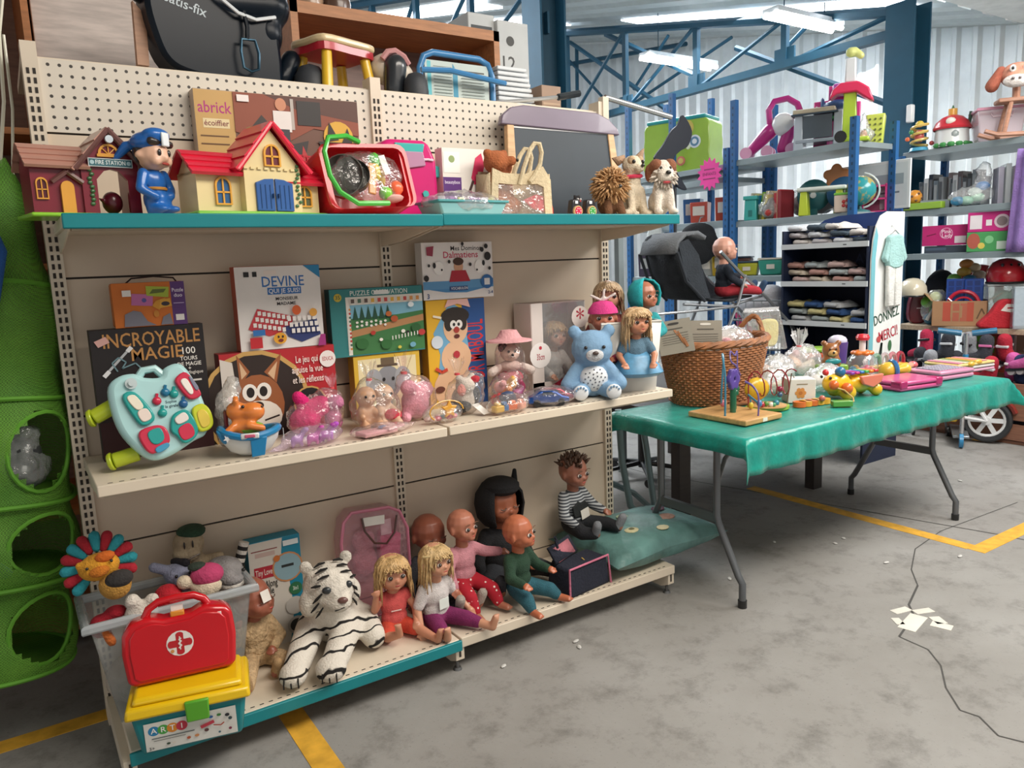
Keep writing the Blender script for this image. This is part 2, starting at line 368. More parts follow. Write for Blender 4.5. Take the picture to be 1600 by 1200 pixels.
# ================================================================ cream gondola shelving
cream = mat('#dacdb9', .42, .0, var=.03); creamd = mat('#b7aa98', .5, var=.03); creamb = mat('#d6c5b0', .45, var=.04, ns=3)
slotm = mat('#37322e', .9); tealstrip = mat('#0f7f86', .35, var=.05)
def pegmat():
    mt, nt, b = newmat('pegboard'); co = objcoord(nt)
    sx = nt.nodes.new('ShaderNodeSeparateXYZ'); nt.links.new(co, sx.inputs[0])
    def mth(op, a, v):
        n = nt.nodes.new('ShaderNodeMath'); n.operation = op
        nt.links.new(a, n.inputs[0])
        if isinstance(v, (int, float)): n.inputs[1].default_value = v
        else: nt.links.new(v, n.inputs[1])
        return n.outputs[0]
    d = None
    for k in ('X', 'Z'):
        q = mth('SUBTRACT', mth('FRACT', mth('DIVIDE', sx.outputs[k], .0279), 0.), .5); q = mth('MULTIPLY', q, q); d = q if d is None else mth('ADD', d, q)
    nt.links.new(ramp(nt, d, [(.022, '#3a342f'), (.032, '#d8d0c2')]), b.inputs['Base Color']); b.inputs['Roughness'].default_value = .45; return mt
g = T('gondola_shelving', 'cream metal shop shelving with pegboard top and teal price strips, full of toys', 'shelving', (0, 0, 0))
peg = pegmat()
for x0 in (0, W):
    for z0, z1, m in ((.10, .165, creamb), (.165, .565, creamb), (.565, .965, creamb), (.965, 1.365, creamb), (1.365, 1.765, creamb), (1.765, 1.965, peg)):
        o = MB().bb(.018, 0, 0.002, W-.018, .016, z1-z0-.004).build('back_panel', m, g, loc=(x0, 0, z0), flat=True)
        MB().bb(.018, .006, -.004, W-.018, .02, .004).build('seam', slotm, o, flat=True)
slots = MB()
for i in range(76): slots.bb(-.011, -.0015, .04+i*.025, -.004, .0, .055+i*.025).bb(.004, -.0015, .04+i*.025, .011, .0, .055+i*.025)
so = None
for i, x in enumerate((0, W, 2*W)):
    up = MB().bb(-.019, -.014, .0, .019, .05, 2.0 if i != 2 else 2.0).build('upright', cream, g, loc=(x, 0, 0), flat=True)
    if so is None: so = slots.build('slots', slotm, up, loc=(0, -.014, 0), flat=True); so['kind'] = 'stuff'
    else:
        q = so.copy(); COL.objects.link(q); q.parent = up
# shelves
def shelf(x0, z, d, strip, th=.03):
    s = MB().bb(.004, -d, -th, W-.004, -.012, 0).build('shelf', cream, g, loc=(x0, 0, z), bev=.003)
    if strip: MB().bb(0, -d-.014, -.036, W, -d-.002, .0).build('price_strip', tealstrip, s, bev=.003)
    sl = MB()
    if not strip or z < .3:
        n = 36
        for i in range(n): sl.bb(.03+i*(W-.06)/n, -d+.014, 0, .042+i*(W-.06)/n, -d+.018, .0006)
        sl.build('slots', slotm, s, flat=True)['kind'] = 'stuff'
    for xx in (.014, W-.014):
        MB().prism([(0, 0), (0, -.05), (d*.35, -.04), (d*.9, -.008), (d*.9, 0)], -.002, .002).build('bracket', cream, s, loc=(xx, -.014, -th), rot=(0, 0, -90), flat=True)
    MB().bb(.02, -d+.02, -th-.008, W-.02, -d+.06, -th).build('stiffener', creamd, s, flat=True)
    return s
shelf(0, ZT, .433, True); shelf(W, ZT+.002, .433, True)
shelf(0, ZM, .408, False); shelf(W, ZM+.001, .408, False)
shelf(0, Z0, .413, True, .025); shelf(W, Z0+.001, .413, False, .035)
for i, x in enumerate((0, W, 2*W)):
    b = MB().prism([(0, .02), (0, .095), (.40, .095), (.40, .045), (.36, .028)], -.016, .016)
    f = b.build('base_leg', cream, g, loc=(x+(-.02 if i == 2 else 0), -.006, 0), rot=(0, 0, -90), flat=True)
    MB().bb(.4, -.004, .055, .401, .004, .085).build('slot', slotm, f, flat=True)
    MB().cyl((.375, 0, .008), (.375, 0, .03), .006).cyl((.375, 0, 0), (.375, 0, .009), .016, .012).build('foot', metal('#777777'), f)
# left end: upright's lower side plate, top ledge for the rear side
MB().bb(-.02, .02, 1.945, 2*W+.02, .42, 1.969).build('rear_top_shelf', cream, g)
for x in (.3, 1.7): MB().bb(x-.01, .05, 0, x+.01, .40, 1.945).build('rear_support', creamd, g)
MB().bb(-.03, -.0, 1.90, .0, .03, 2.02).build('end_cap', cream, g, loc=(2*W+.03, -.02, .0))
t = T('hanging_rail', 'chrome hanging rail sticking out beside the chalkboard with clothes on it', 'rail', atY(945, 152, .03))
MB().cyl((0, 0, 0), atY(1048, 183, .03)-atY(945, 152, .03), .012, n=10).build('bar', metal('#c9ccce', .2), t)
t = T('hanging_rail', 'black handled chrome bar resting on top of the pegboard by the blue column', 'rail', atY(760, 162, .12))
p = atY(760, 162, .12); MB().cyl((0, 0, 0), atY(870, 152, .12)-p, .008, n=8).build('bar', metal('#c9ccce', .2), t)
MB().cyl(atY(872, 152, .12)-p, atY(905, 146, .12)-p, .014, n=8).build('grip', plas('#222a30'), t)

# ================================================================ folding table
tf = T('folding_table', 'long folding table on bent grey tube legs under a green cloth', 'table', (3.04, -.355, 0))
X0, X1, Y0, Y1 = 2.05, 4.03, -.73, .02
MB().bb(X0-3.04, Y0+.355, .645, X1-3.04, Y1+.355, .683).build('tabletop', plas('#cfcfc8'), tf, bev=.012)
legm = metal('#6e7174', .4); rub = plas('#1c1c1c')
def bent(xl, s):
    ys = (-.66+.355, -.09+.355)
    for y, inn in ((ys[0], 1), (ys[1], -1)):
        k = inn*.13
        pts = [(xl, y+k, .64), (xl, y+k, .34), (xl, y+k-.01*inn, .31), (xl, y+.02*inn, .12), (xl, y, .095), (xl, y, .015)]
        o = MB().tube(pts, .0145, 10).build('leg', legm, tf); MB().cyl((xl, y, .0), (xl, y, .03), .018, n=10).build('rubber_foot', rub, o)
    MB().box((xl, (ys[0]+ys[1])/2, .33), (.02, abs(ys[1]-ys[0])-.26, .035)).build('cross_bar', legm, tf)
    MB().tube([(xl, (ys[0]+.13), .46), (xl+s*.08, ys[0]+.16, .55), (xl+s*.45, 0, .64)], .009, 8).build('brace', legm, tf)
bent(2.12-3.04, 1); bent(3.715-3.04, -1)
# table cloth: thin satin sheet draped over the top
def clothmesh():
    nx, ny = 96, 44; b = MB(); ov = .17; vs = []
    for j in range(ny+1):
        for i in range(nx+1):
            u = X0-.07+(X1-X0+.19)*i/nx; v = Y0-.135+(Y1-Y0+.235)*j/ny
            dx = max(X0-u, u-X1, 0); dy = max(Y0-v, v-Y1, 0)
            x = min(max(u, X0-.006), X1+.006); y = min(max(v, Y0-.006), Y1+.006); z = ZTAB
            if dx or dy:
                d = math.hypot(dx, dy) if dx and dy else dx+dy
                z = ZTAB-d*(.98 if not (dx and dy) else .97)
                sx = -1 if u < X0 else 1; sy = -1 if v < Y0 else 1
                fl = .10+.05*math.sin(u*31)+.03*math.sin(u*57+1)
                if dy: y += sy*dy*fl
                if dx: x += sx*dx*(.14+.06*math.sin(v*34))
                if dx and dy: x += sx*min(dx, dy)*.55; y += sy*min(dx, dy)*.55
            vs.append((x, y, z+.0012*math.sin(u*9)*math.sin(v*13)))
    b.add(vs, [(j*(nx+1)+i, j*(nx+1)+i+1, (j+1)*(nx+1)+i+1, (j+1)*(nx+1)+i) for j in range(ny) for i in range(nx)])
    return b
cm, nt, bs = newmat('satin_green'); co = objcoord(nt)
nt.links.new(ramp(nt, noise(nt, co, 14, 4), [(.3, '#047c70'), (.7, '#0a9888')]), bs.inputs['Base Color']); bs.inputs['Roughness'].default_value = .32; bs.inputs['Sheen Weight'].default_value = .08
bumpn(nt, bs, noise(nt, co, 45, 3), .25)
tc = clothmesh().build('tablecloth', cm, ang=180); tag(tc, 'shiny emerald green satin cloth draped over the long folding table', 'tablecloth')
q = tc.modifiers.new('t', 'SOLIDIFY'); q.thickness = .002
# dark wooden table standing behind, seen between the grey legs
t = T('dark_table', 'dark brown wooden table seen under the green cloth', 'table', (3.12, .33, 0)); dw = wood('#2c2522')
MB().bb(-.58, -.25, .56, 1.0, .95, .60).build('tabletop', dw, t); MB().bb(-.54, -.22, .46, .96, -.19, .56).build('apron', dw, t)
for x in (-.53, .55, .96):
    for y in (-.21, .9):
        if not (x == .96 and y < 0): MB().box((x, y, .28), (.075, .06, .56)).build('leg', dw, t)
# ================================================================ builders for dolls, soft toys, bags and cartons
def rm(z=0, x=0, y=0): return Euler((R(x), R(y), R(z))).to_matrix()
def jit(a): return (random.random()*2-1)*a
def hairmesh(hc, hr, style, parent, m, hm=None):
    """hair as many strands over a scalp cap; hc head centre, hr radius"""
    b = MB(); hm = hm or Matrix.Identity(3); random.seed(11)
    def P(v): return V(hc)+hm @ V(v)
    b.tf = Matrix.Translation(V(hc)) @ hm.to_4x4()
    r = hr*1.05
    if style in ('long', 'braid', 'short'):
        prof = [(0.001, r*1.02)]+[(r*math.sin(t)*1.0, r*math.cos(t)*1.02) for t in (.3, .6, .9, 1.15)]
        b.lathe(prof, n=16)
        b.sph((0, .25*r, -.1*r), (r*.98, r*.85, r*.95), 14)
        n = 150 if style != 'short' else 110
        for i in range(n):
            a = -math.pi*.5+ (i+.5)/n*2*math.pi
            a += jit(.05); fr = abs(((a+math.pi/2+math.pi) % (2*math.pi))-math.pi)   # angle from the face direction
            if fr < .7: L = .03
            elif fr < 1.05: L = .8 if style != 'short' else .45
            else: L = (1.9 if style == 'long' else 2.2 if style == 'braid' else .75)
            L *= .85+.3*random.random(); st = .35+.3*random.random(); pts = []
            ca, sa = math.cos(a), math.sin(a)
            for k in range(6):
                u = k/5; th = st+u*1.25
                if u < .5: p = (r*1.03*math.sin(th)*ca, r*1.03*math.sin(th)*sa, r*1.03*math.cos(th))
                else:
                    th = st+.62; q = (u-.5)*2; p = (r*(1.03*math.sin(th)+.12*q+jit(.05))*ca+jit(.06)*r, r*(1.03*math.sin(th)+.10*q)*sa+jit(.06)*r, r*1.03*math.cos(th)-q*L*r)
                pts.append(p)
            b.tube(pts, [r*.06, r*.07, r*.07, r*.06, r*.05, r*.015], 4)
        if style == 'braid':
            pts = [(r*1.06*math.sin(t), -r*.45*abs(math.cos(t*.5)), r*(.78*math.cos(t)+.12)) for t in [(-1.3+2.6*i/12) for i in range(13)]]
            b.tube(pts, [r*(.10+.035*(i % 2)) for i in range(13)], 7)
    elif style == 'tuft':
        for i in range(90):
            a = random.random()*6.28; th = random.random()*1.25; d = V((math.sin(th)*math.cos(a), math.sin(th)*math.sin(a), math.cos(th)))
            if d.y < -.45 and d.z < .5: continue
            p = d*r*.96; q = d*r*(1.12+.18*random.random())+V((jit(.12), jit(.12), .1))*r; b.tube([p, (p+q)/2+V((jit(.05), jit(.05), 0))*r, q], [r*.12, r*.1, r*.03], 5)
    return b.build('hair', m, parent, ang=180)
DOLL_ARMS = {'rest': ((.25, -.06, .30), (.20, -.24, .20)), 'fwd': ((.24, -.14, .34), (.20, -.36, .32)), 'up': ((.25, -.10, .38), (.24, -.18, .58)), 'side': ((.26, .0, .26), (.30, -.12, .08)), 'belly': ((.26, -.05, .28), (.10, -.20, .24))}
DOLL_LEGS = {'fwd': ((.13, -.30, .12), (.16, -.56, .08)), 'wide': ((.20, -.28, .12), (.32, -.52, .08)), 'up': ((.14, -.30, .20), (.17, -.50, .16)), 'hang': ((.11, -.26, .10), (.12, -.36, -.10)), 'fold': ((.20, -.30, .10), (.02, -.42, .07))}
def doll(name, label, loc, h, rz=0, sk='#c98f72', shirt=None, pants=None, hair=None, style=None, arms=('rest', 'rest'), legs=('fwd', 'fwd'), sleeve=1, pleg=1, turn=0, nod=0, eyes='#2a2622', hr=.19, tilt=0, feet=None, closed=False, roll=0, group=None, cat='doll', lash=True):
    t = T(name, label, cat, loc, rz, group, tilt, roll, h); S = skin(sk); HC = V((0, -.03, .77)); hm = rm(turn, nod)
    body = [('s', (0, 0, .15), (.155, .13, .13)), ('s', (0, 0, .34), (.145, .11, .17)), ('c', (0, 0, .45), (0, -.01, .62), .075)]
    H = lambda v: tuple(HC+hm @ V(v)*(hr/.19))
    body += [('s', tuple(HC+hm @ V((0, .02, .02))), (hr*.95, hr*1.0, hr*1.0)), ('s', H((0, -.05, -.07)), (.145*hr/.19, .135*hr/.19, .115*hr/.19)), ('s', H((.08, -.10, -.06)), .06*hr/.19), ('s', H((-.08, -.10, -.06)), .06*hr/.19), ('s', H((0, -.178, -.045)), .026*hr/.19), ('s', H((0, -.145, -.125)), (.05, .04, .035)),
             ('s', H((.178, .01, -.03)), (.022, .035, .05)), ('s', H((-.178, .01, -.03)), (.022, .035, .05))]
    tops = [('s', (0, 0, .20), (.165, .135, .14)), ('s', (0, 0, .36), (.165, .128, .18)), ('s', (0, 0, .5), (.11, .09, .05))]
    bots = [('s', (0, 0, .12), (.175, .145, .125))]
    for s, ar, lg in ((-1, arms[0], legs[0]), (1, arms[1], legs[1])):
        e, hd = DOLL_ARMS[ar] if isinstance(ar, str) else ar; sh = V((s*.15, 0, .47)); e = V((s*e[0], e[1], e[2])); hd = V((s*hd[0], hd[1], hd[2]))
        body += [('c', sh, e, .056, .048), ('c', e, hd, .048, .034)]
        d = (hd-e).normalized(); sd = d.cross(V((0, 0, 1))); sd = sd.normalized() if sd.length > .1 else V((1, 0, 0)); body.append(('s', hd+d*.035, .043))
        for k in range(4):
            f0 = hd+d*.05+sd*(k-1.5)*.024; body.append(('c', f0, f0+d*(.052-.008*abs(k-1.3))+V((0, 0, -.014)), .0145, .012))
        body.append(('c', hd+d*.02-sd*s*.03, hd+d*.055-sd*s*.062, .016, .013))
        if sleeve > 0:
            tops.append(('c', sh, sh.lerp(e, min(1, sleeve*1.6)), .074, .066))
            if sleeve > .62: tops.append(('c', e, e.lerp(hd, min(.88, (sleeve-.62)*2.4)), .066, .056))
        kn, ft = DOLL_LEGS[lg] if isinstance(lg, str) else lg; hp = V((s*.085, -.03, .105)); kn = V((s*kn[0], kn[1], kn[2])); ft = V((s*ft[0], ft[1], ft[2]))
        body += [('c', hp, kn, .082, .062), ('c', kn, ft, .062, .045)]
        ld = (ft-kn).normalized(); tu = V((s*.02, -.03, .11)) if abs(ld.z) < .6 else V((s*.02, -.11, 0))
        toe = ft+ld*.02+tu; body += [('c', ft+ld*.015, toe, .046, .04)]
        for k in range(4): body.append(('s', toe+tu.normalized()*.03+V((s*(k-1.5)*.02, 0, 0)), .0165))
        if pleg > 0:
            bots.append(('c', hp, hp.lerp(kn, min(1, pleg*1.6)), .104, .088))
            if pleg > .62: bots.append(('c', kn, kn.lerp(ft, min(.92, (pleg-.62)*2.5)), .088, .068))
        if feet: MB().cap(tuple(ft), tuple(toe+tu.normalized()*.02), .056, .055).build('shoe', cloth(feet), t, rem=.016, sm=2)
    blob('body', S, t, body, .0125, 3)
    if shirt: blob('top', cloth(shirt) if isinstance(shirt, str) else shirt, t, tops, .017, 3)
    if pants: blob('trousers', cloth(pants) if isinstance(pants, str) else pants, t, bots, .017, 3)
    k = hr/.19
    for s in (-1, 1):
        if closed: MB().tube([H((s*.075+u*.032, -.168-.012*(1-u*u), -.005-.012*(1-u*u))) for u in (-1, -.5, 0, .5, 1)], .006, 5).build('eye', mat('#5c4438', .6), t)
        else:
            b = MB().sph(H((s*.072, -.158, -.002)), (.031*k, .018*k, .023*k), 10, 0).sph(H((s*.071, -.166, -.002)), (.026*k, .019*k, .0235*k), 10, 1).sph(H((s*.071-.006, -.184, .007)), .004*k, 6, 0)
            b.build('eye', [plas('#e9e4dc'), plas(eyes)], t)
            MB().tube([H((s*.075+u*.04, -.168-.004*(1-u*u), .055+.012*(1-u*u))) for u in (-1, 0, 1)], .005*k, 5).build('brow', mat('#6b4a35', .8), t)
    MB().sph(H((0, -.172, -.098)), (.034*k, .012*k, .0125*k), 10).build('mouth', mat('#a8473f', .4), t)
    if hair: hairmesh(HC, hr*1.0, style, t, mat(hair, .5, var=.25, ns=40), hm)
    return t, HC, hm
def face(t, pts, m='#1d1a19', name='eye'):
    for c, r in pts: MB().sph(c, r, 10).build(name, plas(m), t)
def film(t, prims, m=None, vox=.011, amp=.008, name='film', knot=None):
    """crinkled clear bag around its contents"""
    o = blob(name, m or clear(), t, prims, vox, 2)
    tx = bpy.data.textures.get('crinkle') or bpy.data.textures.new('crinkle', 'CLOUDS'); tx.noise_scale = .035
    q = o.modifiers.new('d', 'DISPLACE'); q.texture = tx; q.strength = amp*2; q.mid_level = .5
    if knot:
        b = MB(); c = V(knot[:3]); s = knot[3]
        for i in range(11):
            a = i*6.283/11; d = V((math.cos(a), math.sin(a), 0)); b.add([c+d*s*.12, c+V((math.cos(a+.3), math.sin(a+.3), 0))*s*.12, c+V((math.cos(a+.5+jit(.2)), math.sin(a+.5), 0))*s*.5+V((0, 0, s*(.85+jit(.2)))), c+d*s*.42+V((0, 0, s*(.9+jit(.3))))], [(0, 1, 2, 3)])
        k = b.build('bag_neck', m or clear(), t, ang=180); MB().cyl((c.x, c.y, c.z-s*.06), (c.x, c.y, c.z+s*.06), s*.16, n=10).build('tie', plas('#d84a52'), k)
    return o
def carton(name, label, xl, xr, yt, yf, z=None, yb=None, dep=.045, side='#b8402c', items=(), group=None, cat='box', tilt=0, front=None, bev=.0015):
    """carton whose front face stands in the plane y=yf; photo columns of its left and right edge and rows of its top (and foot)"""
    pl, p_r = atY(xl, yt, yf), atY(xr, yt, yf); z0 = z if z is not None else atY((xl+xr)/2, yb, yf).z; zt = atY((xl+xr)/2, yt, yf).z
    w, h = p_r.x-pl.x, zt-z0; t = T(name, label, cat, ((pl.x+p_r.x)/2, yf+dep/2, z0), 0, group, tilt)
    MB().bb(-w/2, -dep/2, 0, w/2, dep/2, h).build('carton', paper(side), t, bev=bev)
    its = ([('r', 0, 0, 1, 1, front)] if front else [])+list(items)
    if its: card(t, w*.995, h*.995, -dep/2, its)
    return t, w, h
def price(t, c, s=.02, rot=(0, 0, 0), m='#f2efe9'): return MB().box((0, 0, 0), (s, .0008, s*.6)).build('price_tag', paper(m), t, loc=c, rot=rot)
def courses(t, p0, p1, q0, q1, rows, m, th=.006, over=.3, name='roof_course'):
    """overlapping rows of roof boards from eave p0-p1 up to ridge q0-q1"""
    p0, p1, q0, q1 = map(V, (p0, p1, q0, q1)); n = (p1-p0).cross(q0-p0).normalized()
    if n.z < 0: n = -n
    for i in range(rows):
        a, c = i/rows, min(1, (i+1+over)/rows); A, B, C_, D = p0.lerp(q0, a), p1.lerp(q1, a), p1.lerp(q1, c), p0.lerp(q0, c); l = n*th
        b = MB(); b.add([A, B, C_, D, A+l*1.6, B+l*1.6, C_+l*.8, D+l*.8], [(3, 2, 1, 0), (4, 5, 6, 7), (0, 1, 5, 4), (1, 2, 6, 5), (2, 3, 7, 6), (3, 0, 4, 7)]); b.build(name, m, t, flat=True)
# ================================================================ top shelf
def arch(x, z, w, h, n=8): return [(x-w/2, z), (x+w/2, z)]+[(x+w/2*math.cos(math.pi*i/n), z+h-w/2+w/2*math.sin(math.pi*i/n)) for i in range(n+1)]
def ring(b, poly, inner, y0, y1, m=0):
    n = len(poly)
    for i in range(n):
        j = (i+1) % n; A, B, C_, D = poly[i], poly[j], inner[j], inner[i]
        b.add([(A[0], y0, A[1]), (B[0], y0, B[1]), (C_[0], y0, C_[1]), (D[0], y0, D[1]), (A[0], y1, A[1]), (B[0], y1, B[1]), (C_[0], y1, C_[1]), (D[0], y1, D[1])], [(0, 1, 2, 3), (7, 6, 5, 4), (0, 4, 5, 1), (3, 2, 6, 7)], m)
def archwin(t, x, z, w, h, y, mf, mg=None, name='window_frame', k=.2):
    o = arch(x, z, w, h); i_ = [(x+(a-x)*(1-2*k*.5), z+h*.06+(c-z)*(1-k*.7)) for a, c in o]; b = MB(); ring(b, o, i_, y-.004, y+.004); b.box((x, y, z+h/2), (w*.1, .005, h*.9)); b.box((x, y, z+h*.45), (w*.9, .005, w*.1))
    f = b.build(name, mf, t)
    if mg: MB().prism(i_, y+.001, y+.003).build('pane', mg, f, flat=True)
# --- maroon fire station
p = atY(124, 328, -.25); s = mpp(p)
t = T('toy_fire_station', 'maroon plastic toy fire station with pinkish tiled roof and green base', 'toy house', (p.x+.012, -.24, ZT), 10, sc=.87)
mar, brn, ros, ylw, lime = plas('#7d1f30'), plas('#6e4a46'), plas('#b98878'), plas('#e0a03c'), plas('#8fcf3a')
MB().slab([(-.155, -.10), (.15, -.10), (.15, .08), (-.155, .08)], 0, .012).build('base', lime, t, bev=.005)
b = MB(); y = -.065
b.bb(-.14, -.065, .012, -.01, .05, .145).prism([(-.14, .145), (-.14, .145), (-.14, .146)], 0, .001)
b.build('wing_wall', mar, t, flat=True)
MB().add([(-.14, -.065, .145), (-.14, .05, .145), (-.14, -.005, .20), (-.138, -.065, .145), (-.138, .05, .145), (-.138, -.005, .20)], [(0, 1, 2), (5, 4, 3), (0, 2, 5, 3), (1, 4, 5, 2)]).build('gable_end', mar, t, flat=True)
courses(t, (-.155, -.085, .135), (.01, -.085, .135), (-.155, -.005, .205), (.01, -.005, .205), 4, ros)
courses(t, (-.155, .07, .135), (.01, .07, .135), (-.155, -.005, .205), (.01, -.005, .205), 3, ros)
# tall gable with the arched gateway
b = MB(); ow, oh = arch(.07, .012, .085, .115), None
x0, x1, zt, pk = -.012, .145, .155, .245
b.prism([(x0, .012), (.0275, .012), (.0275, .11), (.05, .135), (.07, .14), (.09, .135), (.1125, .11), (.1125, .012), (x1, .012), (x1, zt), ((x0+x1)/2, pk), (x0, zt)], -.075, -.06)
b.prism([(x0, .012), (x0+.02, .012), (x0+.02, zt), (x0, zt)], -.06, .05).prism([(x1-.02, .012), (x1, .012), (x1, zt), (x1-.02, zt)], -.06, .05)
b.build('gateway_wall', mar, t, flat=True)
xm = (x0+x1)/2
for sx, xa in ((-1, x0-.022), (1, x1+.022)): courses(t, (xa, -.095, zt-.025), (xa, .06, zt-.025), (xm, -.095, pk+.01), (xm, .06, pk+.01), 3, brn if sx > 0 else ros, .006)
b = MB()
for xa in (x0-.02, x1+.02): b.cyl((xa, -.09, zt-.02), (xm, -.09, pk+.008), .008, n=6)
b.build('barge_board', brn, t)
MB().cyl((xm, -.1, .223), (xm, -.09, .223), .011, n=14).build('lamp_disc', plas('#c9d4dc'), t)
b = MB(); fan = [(xm+.03*math.cos(a*math.pi/8), .18+.032*math.sin(a*math.pi/8)) for a in range(9)]; fi = [(xm+.022*math.cos(a*math.pi/8), .184+.022*math.sin(a*math.pi/8)) for a in range(9)]
ring(b, fan, fi, -.082, -.074)
for a in (2, 4, 6): b.cyl((xm, -.078, .182), (xm+.026*math.cos(a*math.pi/8), -.078, .182+.026*math.sin(a*math.pi/8)), .002, n=4)
b.box((xm, -.078, .178), (.066, .012, .008)).build('fan_window', ylw, t)
sg = MB().bb(-.06, -.003, -.012, .06, .003, .012).build('sign', plas('#d7dfe0'), t, loc=(xm, -.084, .157)); card(sg, .116, .02, -.003, [('r', 0, 0, 1, 1, '#2f6670'), ('t', 'FIRE STATION', .5, .5, .62, '#e9f2f2', 0, .7), ('e', .07, .5, .3, .3, '#a9c7cf'), ('e', .93, .5, .3, .3, '#a9c7cf')], z0=-.01, name='lettering')
archwin(t, -.115, .05, .03, .06, -.068, ylw, plas('#5a1724')); d = MB().prism(arch(-.052, .012, .034, .09), -.078, -.066).build('door', ylw, t)
for sx in (-1, 1): MB().cyl((-.05, -.075, .128), (-.05+sx*.04, -.075, .098), .007, n=5).build('porch_board', brn, t)
random.seed(3); gr = plas('#3c6b3e')
for i in range(9): MB().sph((.012+jit(.004), -.078, .04+i*.012), (.007, .004, .006), 6).build('ivy_leaf', gr, t)
blob('hose_reel', plas('#5c1a28'), t, [('s', (.085, .0, .05), (.03, .03, .035)), ('c', (.06, -.01, .05), (.045, -.02, .06), .006)], .006)
# --- boy figurine in blue
p = atY(244, 328, -.30); t = T('toy_boy_figurine', 'shiny blue plastic boy figure in a blue cap, hand on hip', 'figurine', (p.x, -.31, ZT+.0), 38)
blu = plas('#1c62b0'); fl = skin('#e2b59a')
blob('suit', blu, t, [('s', (0, 0, .035), (.034, .03, .04)), ('s', (0, 0, .08), (.032, .026, .035)), ('c', (-.035, 0, .1), (-.055, -.005, .06), .014, .012), ('c', (-.055, -.005, .06), (-.03, -.028, .04), .012), ('c', (.033, 0, .1), (.056, 0, .062), .014, .012), ('c', (.056, 0, .062), (.03, -.02, .045), .012), ('c', (-.018, -.005, .03), (-.02, -.01, .008), .02), ('c', (.018, -.005, .03), (.02, -.01, .008), .02), ('s', (-.02, -.025, .01), (.02, .03, .01)), ('s', (.02, -.025, .01), (.02, .03, .01))], .005)
blob('head', fl, t, [('s', (0, -.004, .148), (.04, .042, .042)), ('s', (0, -.04, .138), .012), ('s', (.02, -.03, .13), .014), ('s', (-.02, -.03, .13), .014), ('s', (.04, .004, .145), .01), ('s', (-.04, .004, .145), .01)], .005)
blob('hair', plas('#2a221f'), t, [('s', (0, .008, .155), (.042, .04, .04)), ('c', (-.03, -.03, .178), (.03, -.034, .174), .011)], .005)
blob('cap', blu, t, [('s', (0, .004, .178), (.048, .048, .03)), ('c', (-.03, .05, .17), (-.045, .075, .14), .014, .008), ('s', (0, -.02, .195), (.04, .03, .02))], .005)
MB().bb(-.012, -.052, .165, .012, -.045, .20).build('cap_badge', plas('#dfe6ea'), t, rot=(0, 0, 0), bev=.003)
face(t, [((.016, -.042, .15), (.006, .003, .009)), ((-.016, -.042, .15), (.006, .003, .009))]); MB().sph((0, -.043, .122), (.014, .004, .004), 8).build('mouth', plas('#a3413a'), t)
MB().tube([(.028*math.cos(a*.4), .026*math.sin(a*.4), .062) for a in range(16)], .004, 6, closed=True).build('belt', plas('#c78a3a'), t)
# --- red grid crate behind, farmhouse in front of the pirate carton
carton('building_set_carton', 'tall brick building set carton with a pirate ship scene, behind the red roofed farmhouse', 303, 560, 146, -.07, z=ZT, dep=.05, side='#b9a593', front='#6e4d3f', items=[
    ('r', 0, 0, .22, 1, '#c9a263'), ('t', 'abrick', .11, .87, .09, '#b0317a', 0, .19), ('r', .04, .72, .19, .79, '#e5d3a5'), ('t', 'écoiffier', .115, .755, .045, '#7b2b35', 0, .14), ('l', [(0.020, 0.660), (0.180, 0.660)], 0.010, '#6b4a2b'), ('l', [(0.020, 0.600), (0.180, 0.600)], 0.010, '#6b4a2b'), ('p', [(.05, .4), (.17, .4), (.15, .34), (.07, .34)], '#1f6b66'), ('l', [(.11, .4), (.11, .52)], .015, '#1f6b66'), ('p', [(.11, .5), (.16, .42), (.11, .42)], '#1f6b66'),
    ('p', [(.22, 1), (1, 1), (1, .72), (.7, .76), (.5, .62), (.22, .7)], '#8d4a34'), ('p', [(.4, 1), (1, 1), (1, .83), (.6, .9)], '#5a3a31'), ('p', [(.24, .48), (.3, .72), (.38, .84), (.48, .70), (.56, .62), (.6, .4), (.22, .4)], '#3a3532'), ('e', .34, .7, .10, .05, '#6f8f4a'), ('e', .29, .66, .07, .05, '#86a45a'), ('l', [(.31, .4), (.31, .68)], .02, '#8b7a4a'),
    ('e', .86, .70, .13, .13, '#d9a93c'), ('r', .56, .74, .58, .98, '#b8b2aa'), ('r', .60, .78, .75, .97, '#33302f'), ('r', .45, .72, .56, .88, '#e6e1dc'), ('e', .5, .93, .045, .05, '#c98a6a'), ('r', .47, .60, .545, .74, '#3b3a40'), ('p', [(.72, .66), (.95, .66), (.92, .6), (.75, .6)], '#2f2926'), ('p', [(.78, .66), (.80, .82), (.86, .68)], '#2f2926'), ('p', [(.88, .66), (.92, .78), (.95, .66)], '#2f2926'), ('p', [(.42, .58), (.66, .66), (.60, .36), (.4, .36)], '#393433'), ('p', [(.2, .36), (1, .5), (1, 0), (.2, 0)], '#8b8783'), ('p', [(.62, .62), (.72, .3), (.58, .3)], '#b83a3c'), ('r', .24, .93, .31, .98, '#eee7e2')])
p = atY(500, 330, -.14); t = T('red_grid_crate', 'upright red plastic lattice crate behind the toy kitchen basket', 'crate', (p.x, -.12, ZT), 10); redp = plas('#b3202f')
for i in range(7): MB().bb(-.05+i*.0165, -.003, 0, -.045+i*.0165, .003, .20-.006*i).build('bar', redp, t)
for i in range(12): MB().bb(-.052, -.003, .012+i*.0165, .056-(.02 if i > 9 else 0), .003, .017+i*.0165).build('cross_bar', redp, t)
for x in (-.054, .058): MB().bb(x-.004, -.006, 0, x+.004, .08, .2 if x < 0 else .165).build('frame', redp, t)
